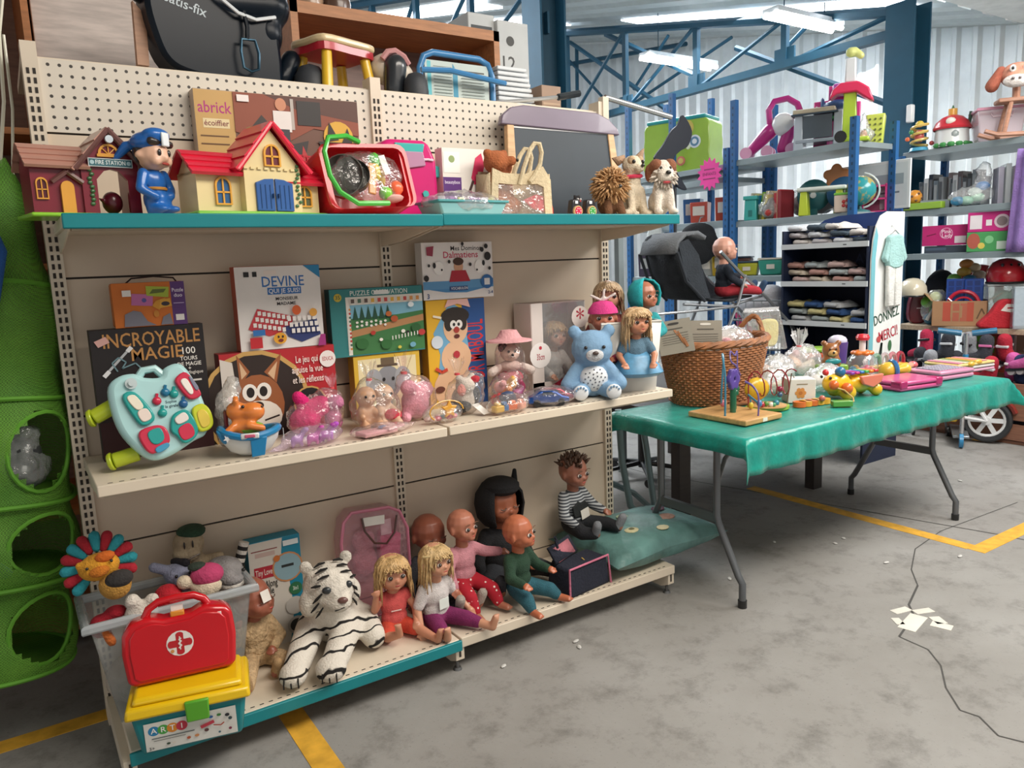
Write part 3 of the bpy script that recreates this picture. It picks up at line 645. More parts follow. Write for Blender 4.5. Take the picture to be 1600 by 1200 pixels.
p = atY(402, 328, -.27); t = T('toy_farmhouse', 'cream toy farmhouse with bright red roof and blue double doors', 'toy house', (p.x, -.27, ZT), 12)
crm, rd, bl, yl2, lg = plas('#e2cf9b'), plas('#d8243f'), plas('#2d5a9a'), plas('#dfa23c'), plas('#7dc24a')
MB().slab([(-.20, -.085), (-.02, -.10), (.02, -.10), (.19, -.085), (.19, .08), (-.20, .08)], 0, .012).build('base', lg, t, bev=.004)
MB().bb(-.185, -.055, .012, -.05, .06, .118).build('wing_wall', crm, t); MB().bb(.08, -.06, .012, .175, .06, .10).build('wing_wall', crm, t)
for xa in (-.185, .175): MB().add([(xa, -.055, .11), (xa, .06, .11), (xa, 0, .165), (xa+.002, -.055, .11), (xa+.002, .06, .11), (xa+.002, 0, .165)], [(0, 1, 2), (5, 4, 3), (0, 2, 5, 3), (1, 4, 5, 2)]).build('gable_end', crm, t, flat=True)
courses(t, (-.205, -.078, .105), (-.03, -.078, .105), (-.205, 0, .172), (-.03, 0, .172), 4, rd); courses(t, (-.205, .08, .105), (-.03, .08, .105), (-.205, 0, .172), (-.03, 0, .172), 3, rd)
courses(t, (.06, -.082, .088), (.20, -.082, .088), (.06, 0, .15), (.19, 0, .15), 4, rd); courses(t, (.06, .08, .088), (.20, .08, .088), (.06, 0, .15), (.19, 0, .15), 3, rd)
MB().prism([(-.065, .012), (.105, .012), (.105, .135), (.02, .235), (-.065, .135)], -.085, .03).build('front_wall', crm, t, flat=True)
for xa in (-.09, .13): courses(t, (xa, -.105, .118), (xa, .05, .118), (.02, -.105, .252), (.02, .05, .252), 4, rd)
b = MB()
for xa in (-.088, .128): b.cyl((xa, -.1, .12), (.02, -.1, .25), .007, n=6)
b.build('barge_board', rd, t)
for sx, a, c in ((-1, -.036, .018), (1, .022, .076)):
    d = MB().prism([(a, .014), (c, .014), (c, .09+(.012 if sx < 0 else .0)), ((a+c)/2, .10), (a, .09+(.012 if sx > 0 else 0))], -.092, -.085).build('door', bl, t, bev=.002)
    for k in range(3): MB().bb(a+.012+k*.014, -.0935, .02, a+.014+k*.014, -.092, .085).build('groove', plas('#234878'), d)
    MB().box(((c-.006) if sx < 0 else (a+.006), -.096, .055), (.003, .006, .012)).build('handle', plas('#1f3f6d'), d)
archwin(t, .02, .135, .05, .06, -.088, yl2, plas('#6b2d35')); archwin(t, -.115, .03, .045, .075, -.058, yl2, plas('#2f5f8f')); archwin(t, .128, .03, .045, .06, -.063, yl2, plas('#5a5f3f'))
for i in range(11): MB().sph((.092+jit(.008), -.088, .03+i*.011), (.006, .003, .005), 6).build('ivy_leaf', gr, t)
for i in range(8): MB().box((-.06+i*.02, -.088, .128), (.012, .004, .006)).build('cornice_block', crm, t)
# --- red basket of toy kitchen ware
p = atY(580, 328, -.30); t = T('toy_kitchen_basket', 'red plastic basket with green handle holding toy pots and food, wrapped in film', 'basket', (p.x, -.27, ZT), 6, None, -14, -3)
bw, bh = .15, .20; rr = lambda w, h, r=.03: [(sx*(w-r)+r*math.cos(a), h+sz*(h-r)+r*math.sin(a)) for sx, sz, a0 in ((1, 1, 0), (-1, 1, 90), (-1, -1, 180), (1, -1, 270)) for a in (R(a0), R(a0+30), R(a0+60), R(a0+90))]
b = MB(); ring(b, rr(bw, bh/2), rr(bw-.012, bh/2-.006+.006*0), -.05, -.038); ring(b, rr(bw-.006, bh/2), rr(bw-.022, bh/2), -.042, .05); b.prism(rr(bw-.014, bh/2), .045, .05); b.build('tub', plas('#d8202f'), t)
hp = [(-.145, -.05, .035), (-.135, -.075, .02), (-.09, -.085, .002), (-.02, -.085, -.004), (.04, -.07, .002)]
MB().tube([(-.01, -.05, .205), (-.06, -.07, .215), (-.125, -.08, .205), (-.15, -.085, .16), (-.15, -.085, .09), (-.13, -.085, .04), (-.08, -.085, .004), (.03, -.075, .004)], .008, 8).build('handle', plas('#3fb23c'), t)
b = MB(); b.tf = Matrix.Translation((-.07, -.02, .1)) @ Euler((R(80), 0, R(-35))).to_matrix().to_4x4(); b.lathe([(.0, 0), (.055, 0), (.06, .03), (.063, .03), (.058, -.003), (0, -.003)], n=20, sy=1.1); b.build('pan', metal('#8b8a86', .3), t)
b = MB(); b.tf = Matrix.Translation((-.045, -.045, .095)) @ Euler((R(80), 0, R(-35))).to_matrix().to_4x4(); b.lathe([(.0, 0), (.04, 0), (.044, .02), (.046, .02), (.043, -.003), (0, -.003)], n=18, sy=1.1); b.build('pan', metal('#55534f', .3), t)
MB().bb(-.012, -.01, -.05, .014, .0, .05).build('spatula', plas('#dc8a2c'), t, loc=(.005, -.045, .09), rot=(0, 14, 0), bev=.004)
for c, r_, h_ in (((.035, -.04, .15), (.02, .02, .026), '#5bbf4c'), ((.03, -.04, .12), (.016, .018, .035), '#d9c22f'), ((.085, -.045, .06), (.024, .022, .024), '#ef6a44'), ((.045, -.045, .045), (.022, .02, .022), '#7cc746'), ((.05, -.03, .1), (.014, .014, .03), '#c9a23a')): MB().sph(c, r_, 12).build('toy_food', plas(h_), t)
MB().sph((.07, -.04, .028), (.035, .03, .012), 12).build('dish', plas('#e8b8b4'), t); MB().bb(-.01, 0, -.03, .012, .004, .03).build('label', paper('#eceae4'), t, loc=(.055, -.06, .13), rot=(0, -10, 0))
film(t, [('s', (0, -.04, .10), (.128, .03, .085))], clear('#ffffff', .05, .1), .012, .01)
# --- pink case, white gift set, film wrapped tray
p = atY(636, 300, -.13); t = T('pink_toy_case', 'hot pink rounded toy case with turquoise top panel', 'case', (p.x, -.12, ZT), 0)
zc = atY(636, 218, -.16).z-ZT
o = MB().prism([(-.10, 0), (.11, 0), (.105, zc*.75), (.08, zc*.96), (.06, zc), (-.07, zc), (-.095, zc*.93)], -.05, .05).build('case', plas('#cf1f74'), t, bev=.014)
MB().prism([(-.045, zc*.80), (.05, zc*.80), (.06, zc*.95), (-.05, zc*.95)], -.056, -.05).build('panel', plas('#3fb3ad'), t, bev=.003); MB().prism([(-.04, zc*.62), (.06, zc*.68), (.052, zc*.85), (-.035, zc*.85)], -.058, -.052).build('window', plas('#b78aa8'), t, bev=.003)
MB().tube([(-.09+.02*i, -.054, zc*(.72-.04*math.sin(i*.6))) for i in range(10)], .004, 6).build('strap', plas('#e8d5e2'), t)
MB().cyl((.055, -.056, zc*.33), (.055, -.05, zc*.33), .012, n=6).build('badge', plas('#3fb3ad'), t); MB().cyl((-.03, -.056, zc*.6), (-.03, -.05, zc*.6), .014, n=14).build('knob', plas('#8f1a58'), t)
MB().bb(.10, -.03, zc*.55, .125, .03, zc*.7).build('clip', plas('#3fb3ad'), t, bev=.005)
carton('cosmetics_set', 'white card gift set with purple label and pink lolly, beside the pink case', 686, 764, 232, -.17, z=ZT, dep=.05, side='#e7e2da', front='#eae5de', items=[('r', .0, .18, .36, .6, '#5a2a7a'), ('t', 'beautybox', .18, .53, .05, '#e6dcef', 0, .3), ('l', [(0.020, 0.400), (0.340, 0.400)], 0.012, '#cdb9dd'), ('l', [(0.055, 0.280), (0.305, 0.280)], 0.010, '#cdb9dd'), ('r', .02, .66, .34, .95, '#f4f1ea'), ('e', .18, .85, .05, .05, '#8fa36a'), ('p', [(.56, .60), (.66, .88), (.78, .95), (.84, .78), (.76, .56), (.62, .5)], '#d02a5a'), ('l', [(.6, .56), (.5, .38)], .04, '#4a3030'), ('p', [(.42, .05), (.62, .05), (.62, .3), (.44, .26)], '#c81f70'), ('p', [(.62, .08), (.92, .12), (.92, .42), (.64, .3)], '#d63a84'), ('l', [(0.400, 0.160), (0.640, 0.160)], 0.035, '#f3d2e2'), ('l', [(.76, .14), (.8, .32), (.88, .2)], .03, '#6b8f3a')])
p = atY(725, 328, -.30); t = T('wrapped_tray_set', 'shallow turquoise tray of toys wrapped in clear film', 'toy set', (p.x, -.29, ZT), 4)
b = MB().frust(.004, .045, (.115, .06), (.135, .07)); b.build('tray', plas('#7fb7bd'), t, bev=.006); MB().bb(-.14, -.075, .043, .14, .075, .052).build('rim', plas('#2f8f96'), t, bev=.004)
for i in range(10): MB().box((-.11+.024*i, jit(.03), .06), (.022, .05, .012), rot=(0, 0, jit(40))).build('toy_piece', plas(random.choice(['#d05fa0', '#c9d27a', '#e8e2e6', '#b78ac0'])), t, bev=.002)
film(t, [('s', (0, 0, .045), (.155, .085, .042)), ('c', (.13, -.02, .02), (.19, -.03, .02), .02, .01)], clear('#f6eef6', .16, .1), .012, .012)
# --- tote bag with a teddy in it
p = atY(815, 328, -.30); t = T('canvas_tote', 'cream canvas tote bag with clear front window', 'bag', (p.x, -.24, ZT), -4); can = cloth('#cdbd9c')
b = MB(); ring(b, [(-.115, 0), (.135, 0), (.13, .13), (.10, .175), (.02, .145), (-.06, .15), (-.10, .165)], [(-.085, .012), (.105, .012), (.10, .105), (.075, .115), (.02, .112), (-.03, .112), (-.08, .115)], -.055, -.048); b.build('front_panel', can, t, flat=True)
MB().prism([(-.115, 0), (.13, 0), (.125, .16), (-.1, .165)], .05, .056).build('back_panel', can, t, flat=True)
for x in (-.113, .132): MB().add([(x, -.05, 0), (x, .052, 0), (x-.004*(1 if x > 0 else -1), .05, .155), (x-.02*(1 if x > 0 else -1), 0, .15), (x-.004*(1 if x > 0 else -1), -.05, .15)], [(0, 1, 2, 3, 4)]).build('side_panel', can, t, solid=.003)
MB().bb(-.113, -.05, 0, .13, .052, .004).build('base_panel', can, t)
MB().prism([(-.085, .012), (.105, .012), (.10, .112), (-.08, .112)], -.051, -.05).build('clear_window', clear('#fff6ee', .10, .1), t)
for yy, dx in ((-.06, 0), (.058, .03)):
    pts = [(.0+dx, yy, .11), (.02+dx, yy, .17), (.045+dx, yy, .225), (.065+dx, yy, .25), (.085+dx, yy, .25), (.093+dx, yy, .22), (.085+dx, yy, .18), (.06+dx, yy, .14), (.04+dx, yy, .12)]
    MB().tube(pts, .0085, 7).build('handle', can, t)
t2 = T('teddy_bear', 'brown soft teddy bear peeping out of the canvas tote bag', 'soft toy', (p.x-.055, -.235, ZT+.006), 20); tb = fur('#a8623c')
blob('body', tb, t2, [('s', (0, .0, .185), (.048, .045, .042)), ('s', (.045, 0, .175), (.03, .03, .035)), ('s', (.03, -.01, .215), .016), ('s', (-.035, .01, .215), .016), ('s', (.02, 0, .09), (.06, .035, .07)), ('s', (.05, -.01, .04), (.07, .034, .035)), ('s', (.03, -.045, .188), .018)], .007)
face(t2, [((.045, -.058, .19), .006)], name='nose'); MB().prism([(.02, .06), (.075, .08), (.12, .07), (.105, .02), (.06, .03)], -.048, -.036).build('pink_garment', cloth('#c9244e'), t, bev=.004)
# --- chalkboard
p0, p1 = atY(790, 328, -.09), atY(972, 328, -.09); wd_ = p1.x-p0.x; zt_ = atY(870, 172, -.06).z-ZT
t = T('chalkboard_easel', 'small wooden chalkboard easel with grey purple arched top', 'easel', ((p0.x+p1.x)/2, -.10, ZT), 0, None, -6); k = wd_/2
MB().bb(-k+.035, -.006, .01, k-.035, .006, zt_*.82).build('chalkboard', mat('#26323c', .5), t)
b = MB()
for c_ in ((-k+.04, .01, -k+.046, zt_*.82), (k-.046, .01, k-.04, zt_*.82), (-k+.04, zt_*.80, k-.04, zt_*.815)): b.bb(c_[0], -.008, c_[1], c_[2], -.004, c_[3])
b.build('white_edge', plas('#d5d9da'), t)
for sx in (-1, 1): MB().prism([(sx*(k-.045), 0), (sx*(k+.0), 0), (sx*(k-.03), zt_*.84), (sx*(k-.06), zt_*.84)][::sx], -.012, .012).build('side_rail', wood('#d9b184'), t, bev=.003)
MB().cyl((k-.022, -.0135, zt_*.3), (k-.022, -.0115, zt_*.3), .008, n=10).cyl((k-.03, -.0135, zt_*.42), (k-.03, -.0115, zt_*.42), .008, n=10).build('slot', mat('#5b4630'), t)
MB().prism([(-k, zt_*.82), (k, zt_*.80), (k-.01, zt_*.86), (k-.05, zt_*.94), (k-.11, zt_*.99), (-k+.11, zt_), (-k+.05, zt_*.97), (-k+.01, zt_*.90)], -.016, .012).build('top_arch', plas('#75697a'), t, bev=.004)
for sx in (-1, 1): MB().cyl((sx*(k-.05), .01, zt_*.8), (sx*(k-.05), .085, .005), .008, n=8).build('rear_leg', wood('#d9b184'), t)
# --- mole and cherry toys before the board
p = atY(893, 328, -.30); t = T('red_domino_toy', 'small red toy figure with round holes leaning on the chalkboard', 'toy', (p.x-.03, -.2, ZT)); o = MB().prism([(-.02, 0), (.022, 0), (.02, .04), (.005, .085), (-.012, .085), (-.02, .04)], -.006, .006).build('body', plas('#d8402f'), t, bev=.004)
for c in ((0, .03), (.006, .055)): MB().cyl((c[0], -.007, c[1]), (c[0], -.005, c[1]), .005, n=8).build('hole', mat('#3a1a18'), t)
t = T('black_mole_toy', 'small black wooden mole toy with white eyes by the dogs', 'toy', (atY(908, 310, -.26).x, -.235, ZT))
blob('body', plas('#1f1d22'), t, [('s', (0, 0, .03), (.02, .016, .03)), ('s', (0, 0, .066), (.017, .015, .018)), ('s', (-.011, 0, .083), .006), ('s', (.011, 0, .083), .006)], .005); face(t, [((-.006, -.015, .07), .004), ((.006, -.015, .07), .004)], '#e9e9e9'); MB().sph((0, -.018, .062), .005, 8).build('nose', plas('#cc3333'), t)
for x, c, lb in ((900, '#c2264c', 'black toy wagon with pink dotted wheel'), (922, '#3f9a4a', 'black toy wagon with green dotted wheel')):
    p = atY(x, 328, -.34); t = T('toy_wagon', lb+' on the teal edged shelf', 'toy', (p.x, -.33, ZT)); MB().prism([(-.024, .012), (.024, .012), (.024, .05), (.012, .062), (-.016, .06)], -.014, .014).build('body', plas('#232127'), t, bev=.005)
    w_ = MB().cyl((0, -.024, .019), (0, -.015, .019), .019, n=16).build('wheel', plas('#c9a777'), t); MB().cyl((0, -.0255, .019), (0, -.024, .019), .0145, n=14).build('wheel_disc', plas(c), w_)
    for a in range(6): MB().cyl((.009*math.cos(a), -.0265, .019+.009*math.sin(a)), (.009*math.cos(a), -.0255, .019+.009*math.sin(a)), .002, n=6).build('dot', plas('#eeeeee'), w_)
    MB().bb(-.006, -.015, .045, .006, -.0142, .055).build('price_tag', paper('#efefef'), t)
# --- soft dogs
def shaggy(t, c, r, n, m, L, name='fur_tuft', th=.006, lim=-1):
    b = MB()
    for i in range(n):
        d = V((random.gauss(0, 1), random.gauss(0, 1), random.gauss(0, 1))).normalized()
        if d.z < lim: continue
        p = V(c)+V((d.x*r[0], d.y*r[1], d.z*r[2])); q = p+d*L+V((jit(.4), jit(.4), -.35))*L; b.tube([p-d*.004, (p+q)/2+d*L*.15, q], [th, th*.8, th*.15], 4)
    return b.build(name, m, t, ang=180)
p = atY(958, 330, -.31); t = T('shaggy_puppy_toy', 'tan long haired soft puppy with fluffy round head', 'soft toy', (p.x, -.29, ZT), -12)
blob('body', fur('#6b4a33'), t, [('s', (0, .01, .05), (.042, .045, .05)), ('c', (-.025, -.03, .05), (-.028, -.045, .012), .016), ('c', (.025, -.03, .05), (.028, -.045, .012), .016)], .007)
blob('head', fur('#b98f62'), t, [('s', (0, -.01, .115), (.052, .05, .05)), ('s', (0, -.055, .10), .022)], .007); shaggy(t, (0, -.01, .115), (.052, .05, .05), 420, fur('#c49c70'), .026, th=.0042)
face(t, [((0, -.082, .104), (.009, .007, .007))], name='nose')
p = atY(1002, 330, -.30); t = T('chihuahua_toy', 'pale cream soft chihuahua sitting upright in a pink collar', 'soft toy', (p.x, -.28, ZT), -4); cf = fur('#d8cbb4')
blob('body', cf, t, [('s', (0, .02, .055), (.046, .055, .055)), ('c', (0, 0, .09), (0, -.012, .155), .04, .032), ('c', (-.024, -.03, .10), (-.03, -.048, .012), .018, .014), ('c', (.024, -.03, .10), (.03, -.048, .012), .018, .014), ('s', (-.03, -.062, .011), (.017, .024, .012)), ('s', (.032, -.062, .011), (.017, .024, .012)), ('s', (.05, -.03, .015), (.02, .04, .016)), ('s', (-.048, -.02, .015), (.02, .04, .016)), ('s', (0, -.015, .195), (.043, .04, .038)), ('s', (0, -.055, .18), (.02, .02, .017))], .006)
for sx in (-1, 1):
    e = MB().add([(sx*.022, 0, .215), (sx*.055, .004, .195), (sx*(.085 if sx < 0 else .066), 0, .222 if sx < 0 else .262), (sx*.03, 0, .235)], [(0, 1, 2, 3)]).build('ear', fur('#a88a70'), t, solid=.01, ang=180); 
blob('face_patch', fur('#b59b7d'), t, [('s', (-.02, -.034, .208), (.018, .016, .022)), ('s', (.02, -.034, .208), (.018, .016, .022))], .006)
face(t, [((-.021, -.049, .205), .0075), ((.021, -.049, .205), .0075)]); face(t, [((0, -.076, .188), (.008, .006, .006))], name='nose')
MB().tube([(.0355*math.cos(a*.393), -.008+.036*math.sin(a*.393), .153+.002*math.cos(a*.39)) for a in range(16)], .0075, 6, closed=True).build('collar', cloth('#d8405f'), t)
p = atY(1032, 330, -.37); t = T('saint_bernard_toy', 'soft white dog with brown patched face next to the chihuahua', 'soft toy', (p.x-.015, -.345, ZT), -25); wf = fur('#ddd3c6'); bf = fur('#8a5a42')
blob('body', wf, t, [('s', (0, .02, .05), (.045, .05, .05)), ('c', (0, 0, .08), (0, -.01, .12), .036, .03), ('c', (-.022, -.028, .09), (-.028, -.045, .012), .018, .015), ('c', (.022, -.028, .09), (.028, -.045, .012), .018, .015), ('s', (-.03, -.06, .012), (.018, .024, .012)), ('s', (.03, -.06, .012), (.018, .024, .012)), ('s', (0, -.02, .165), (.045, .042, .042)), ('s', (0, -.055, .142), (.034, .026, .026))], .006)
blob('face_patch', bf, t, [('s', (-.026, -.022, .182), (.027, .034, .028)), ('s', (.026, -.022, .182), (.027, .034, .028)), ('s', (-.048, .0, .16), (.014, .024, .034)), ('s', (.048, .0, .16), (.014, .024, .034))], .006)
shaggy(t, (0, -.04, .14), (.04, .02, .026), 90, wf, .018); face(t, [((-.018, -.055, .172), .006), ((.018, -.055, .172), .006)]); face(t, [((0, -.085, .152), (.011, .008, .008))], name='nose'); MB().sph((0, -.066, .118), (.016, .008, .005), 8).build('tongue', plas('#b8404a'), t)
# ================================================================ middle shelf
YB = -.115
random.seed(5)
# --- game cartons
magic = [('r', 0, 0, 1, .38, '#3a1418'), ('r', 0, .30, 1, .42, '#241216'), ('t', 'INCROYABLE', .53, .86, .17, '#c08a4e', 0, .86), ('t', 'MAGIE', .56, .68, .155, '#c08a4e', 0, .46), ('t', '100', .84, .68, .085, '#efeae4', 0, .18), ('t', 'TOURS', .84, .585, .05, '#efeae4', 0, .16), ('t', 'DE MAGIE', .84, .515, .05, '#efeae4', 0, .22), ('t', '+', .84, .46, .05, '#efeae4'), ('t', 'Dvd Magique', .84, .41, .042, '#d8d2cc', 0, .24), ('l', [(0.740, 0.330), (0.940, 0.330)], 0.015, '#d8d2cc'),
         ('l', [(.1, .5), (.33, .78)], .018, '#b9bcc0'), ('l', [(.08, .47), (.13, .53)], .03, '#e8e8ea'), ('l', [(.30, .74), (.34, .79)], .03, '#e8e8ea'), ('l', [(.2, .52), (.16, .62), (.22, .68), (.28, .62), (.24, .55), (.36, .60), (.40, .54)], .010, '#6f8f98'), ('p', [(.03, .88), (.13, .93), (.16, .86), (.06, .81)], '#d9a8a0')]
magic = [tuple(1-(1-v)*.64 if i == 3 and it[0] == 't' else v for i, v in enumerate(it)) if it[0] == 't' else it for it in magic]
for i, it in enumerate(magic):
    if it[0] == 't': magic[i] = it[:4]+(it[4]*.66,)+it[5:]
    elif it[0] in 'lp' : magic[i] = (it[0], [(a, 1-(1-c)*.66) for a, c in it[1]])+it[2:]
mg = carton('magic_set_carton', 'large black magic set carton with gold lettering leaning on the back panel', 137, 317, 511, -.13, z=ZM, dep=.05, side='#231a1b', front='#1d1618', items=magic)
t, w, h = carton('puzzle_suitcase_carton', 'orange and purple puzzle carton resting on top of the black magic carton', 172, 287, 441, -.125, z=ZM+mg[2]+.001, dep=.055, side='#c2671f', front='#cf6f22', bev=.006, items=[('r', .80, 0, 1, 1, '#5a3577'), ('t', 'Puzzle', .90, .80, .09, '#efe6f2', 0, .16), ('t', 'duo', .90, .68, .09, '#efe6f2', 0, .12), ('l', [(0.825, 0.500), (0.975, 0.500)], 0.017, '#cbb6dc'), ('r', .84, .10, .96, .24, '#efeae6'), ('p', [(.24, .50), (.26, .76), (.55, .72), (.53, .46)], '#c56fa8'), ('e', .42, .6, .05, .05, '#5a58a0'), ('p', [(.46, .70), (.46, .92), (.78, .88), (.76, .64)], '#a8b83a'), ('p', [(.5, .74), (.7, .76), (.74, .84), (.55, .84)], '#5f6b2e'), ('p', [(.52, .46), (.62, .36), (.72, .64), (.58, .58)], '#d9962e'), ('p', [(.62, .4), (.8, .44), (.78, .62), (.64, .6)], '#e0a53a'), ('e', .71, .5, .09, .05, '#3a3138'), ('p', [(.12, .02), (.14, .30), (.26, .38), (.36, .34), (.44, .12), (.56, .02)], '#7c7a86'), ('p', [(.62, .02), (.66, .2), (.76, .28), (.79, .02)], '#7c7a86'), ('e', .57, .28, .06, .08, '#c9822c'), ('r', .13, .70, .25, .84, '#efe9e4')])
MB().tube([(-w*.3, 0, h-.004), (-w*.2, 0, h+.012), (w*.1, 0, h+.016), (w*.38, 0, h+.010), (w*.45, 0, h-.01)], .0025, 6).build('cord_handle', plas('#2a2024'), t)
lx = carton('lynx_game_carton', 'red observation game carton with a brown lynx face, under the guessing game', 340, 522, 546, -.125, z=ZM, dep=.06, side='#8f1f22', front='#b5202a', items=[('e', .28, .40, .62, .62, '#caa05c'), ('e', .28, .40, .57, .57, '#2b1d18'), ('e', .29, .38, .30, .36, '#9a5a32'), ('p', [(.15, .62), (.14, .98), (.24, .78)], '#9a5a32'), ('p', [(.36, .76), (.52, .96), (.46, .62)], '#9a5a32'), ('p', [(.165, .7), (.16, .9), (.215, .76)], '#d8b28c'), ('p', [(.39, .74), (.48, .87), (.44, .66)], '#d8b28c'), ('e', .225, .54, .085, .10, '#efe9e0'), ('e', .345, .54, .085, .10, '#efe9e0'), ('e', .23, .54, .045, .06, '#1d1613'), ('e', .34, .54, .045, .06, '#1d1613'), ('e', .29, .24, .26, .2, '#e8e0d4'), ('e', .28, .38, .07, .05, '#2a1a18'), ('l', [(.33, .2), (.46, .24)], .02, '#2b1d18'), ('l', [(.33, .14), (.45, .12)], .02, '#2b1d18'), ('p', [(.0, .95), (.1, .9), (.12, .5), (0, .4)], '#d8cfc6'), ('t', 'Le jeu qui', .74, .86, .085, '#f3e4dc', 0, .2), ('t', 'aiguise la vue', .74, .74, .085, '#f3e4dc', 0, .28), ('t', 'et les réflexes', .74, .62, .085, '#f3e4dc', 0, .28), ('e', .93, .84, .10, .10, '#efe6e2'), ('t', 'EDUCA', .93, .84, .05, '#b5202a', 0, .1), ('e', .74, .34, .20, .20, '#caa05c'), ('e', .74, .34, .18, .18, '#1c1a1a'), ('t', '400', .74, .36, .14, '#e9e2d6', 0, .16), ('l', [(0.690, 0.240), (0.790, 0.240)], 0.017, '#e9e2d6')])
its = [('t', 'DEVINE', .55, .81, .13, '#2f6fb8', 0, .50), ('r', .36, .66, .76, .745, '#2f6fb8'), ('t', 'QUI JE SUIS!', .56, .70, .055, '#f2f2f0', 0, .38), ('t', 'MONSIEUR', .58, .605, .042, '#22222a', 0, .3), ('t', 'MADAME', .57, .545, .042, '#22222a', 0, .24), ('p', [(.80, 1), (1, 1), (1, .84)], '#2a86b8'), ('r', .10, .88, .16, .94, '#222222'), ('r', .20, .88, .25, .94, '#222222'), ('r', .33, .90, .48, .95, '#eee2da'), ('p', [(.10, .26), (.22, .50), (.66, .38), (.56, .22), (.34, .16)], '#c93a44'), ('p', [(.5, .26), (.92, .34), (.96, .14), (.72, .06), (.56, .14)], '#2c3a72')]
for i in range(7):
    for j in range(3): its.append(('r', .22+i*.055-j*.03, .42-i*.012-j*.07, .26+i*.055-j*.03, .47-i*.012-j*.07, '#f1ece8'))
for i in range(6):
    for j in range(3): its.append(('r', .56+i*.06+j*.02, .33-j*.075, .60+i*.06+j*.02, .385-j*.075, '#f1ece8'))
its += [('r', .10, .03, .24, .16, '#c4252f'), ('e', .45, .13, .08, .07, '#e8a52e'), ('r', .14, .18, .28, .25, '#2f73b8'), ('e', .67, .46, .055, .06, '#d8612c'), ('e', .87, .42, .05, .05, '#e0a040'), ('p', [(.90, .0), (.94, .14), (1, .14), (1, 0)], '#a02f7a'), ('e', .43, .15, .012, .016, '#222222'), ('e', .48, .15, .012, .016, '#222222'), ('e', .455, .105, .03, .02, '#7a2a22')]
carton('guessing_game_carton', 'white guessing game carton with blue title, standing on the red lynx game', 364, 498, 415, -.12, z=ZM+lx[2]+.001, dep=.05, side='#b0523c', front='#e9e4e0', items=its)
yb = carton('yellow_bear_carton', 'yellow game carton with a grey elephant in a hat behind the bagged dolls', 551, 655, 552, -.10, z=ZM, dep=.05, side='#cfa12e', front='#d9b23a', items=[('r', .06, .05, .94, .94, '#e9dcb0'), ('e', .5, .55, .22, .26, '#8f9298'), ('e', .28, .6, .14, .18, '#a3a6ac'), ('e', .72, .6, .14, .18, '#a3a6ac'), ('r', .34, .80, .66, .84, '#5a4a3a'), ('r', .40, .83, .60, .94, '#6b5a45'), ('e', .43, .6, .025, .03, '#222222'), ('e', .57, .6, .025, .03, '#222222'), ('l', [(.5, .5), (.5, .3), (.55, .2)], .08, '#8f9298')])
its = [('r', .16, .02, 1, .88, '#e9e5dc'), ('r', .20, .02, 1, .76, '#7fb8cf'), ('p', [(.20, .02), (1, .02), (1, .62), (.7, .58), (.2, .56)], '#3f7a45'), ('p', [(.2, .38), (1, .56), (1, .46), (.2, .28)], '#b8875a'), ('t', 'PUZZLE OBSERVATION', .52, .93, .075, '#e6efe9', 0, .62), ('e', .08, .88, .06, .06, '#c9b23a'), ('t', '35', .08, .88, .06, '#2a4a3a'), ('r', .46, .90, .62, .96, '#efefec')]
for i in range(6): its.append(('p', [(.22+i*.07, .54), (.25+i*.07, .74), (.28+i*.07, .54)], '#1f4f3a'))
for i in range(14): its.append(('e', .26+(i % 7)*.05, .44+.05*(i//7)+.01*(i % 3), .022, .018, '#eeeae2'))
for x, z, r_, c in ((.3, .18, .10, '#2f6b35'), (.56, .14, .09, '#2f6b35'), (.9, .36, .08, '#2a5f30'), (.42, .33, .04, '#b8372c'), (.66, .52, .06, '#b8542c'), (.60, .6, .05, '#c26a32'), (.75, .32, .035, '#eeeae2'), (.80, .30, .03, '#222222'), (.96, .28, .06, '#c03a3a'), (.5, .22, .03, '#efe8e0'), (.85, .1, .05, '#6fa8c0'), (.7, .08, .03, '#cfc24a'), (.62, .8, .02, '#e9f2f6'), (.85, .72, .05, '#e9f2f6')): its.append(('e', x, z, r_, r_*.8, c))
for i in range(9): its.append(('r', .62+i*.035, .20+i*.006, .63+i*.035, .26+i*.006, '#efece6'))
for i in range(11): its.append(('r', .20+i*.07, .79, .235+i*.07, .85, random.choice(['#b8443c', '#c98a4a', '#4a6a5a', '#cfa23a', '#5a4a44']))); its.append(('e', .175, .12+i*.058, .018, .018, random.choice(['#b8443c', '#c98a4a', '#4a6a5a'])))
carton('puzzle_carton', 'teal puzzle carton showing a farm landscape with trees and sheep', 513, 659, 449, -.105, z=ZM+yb[2]+.001, dep=.045, side='#25656a', front='#2f7f80', items=its)
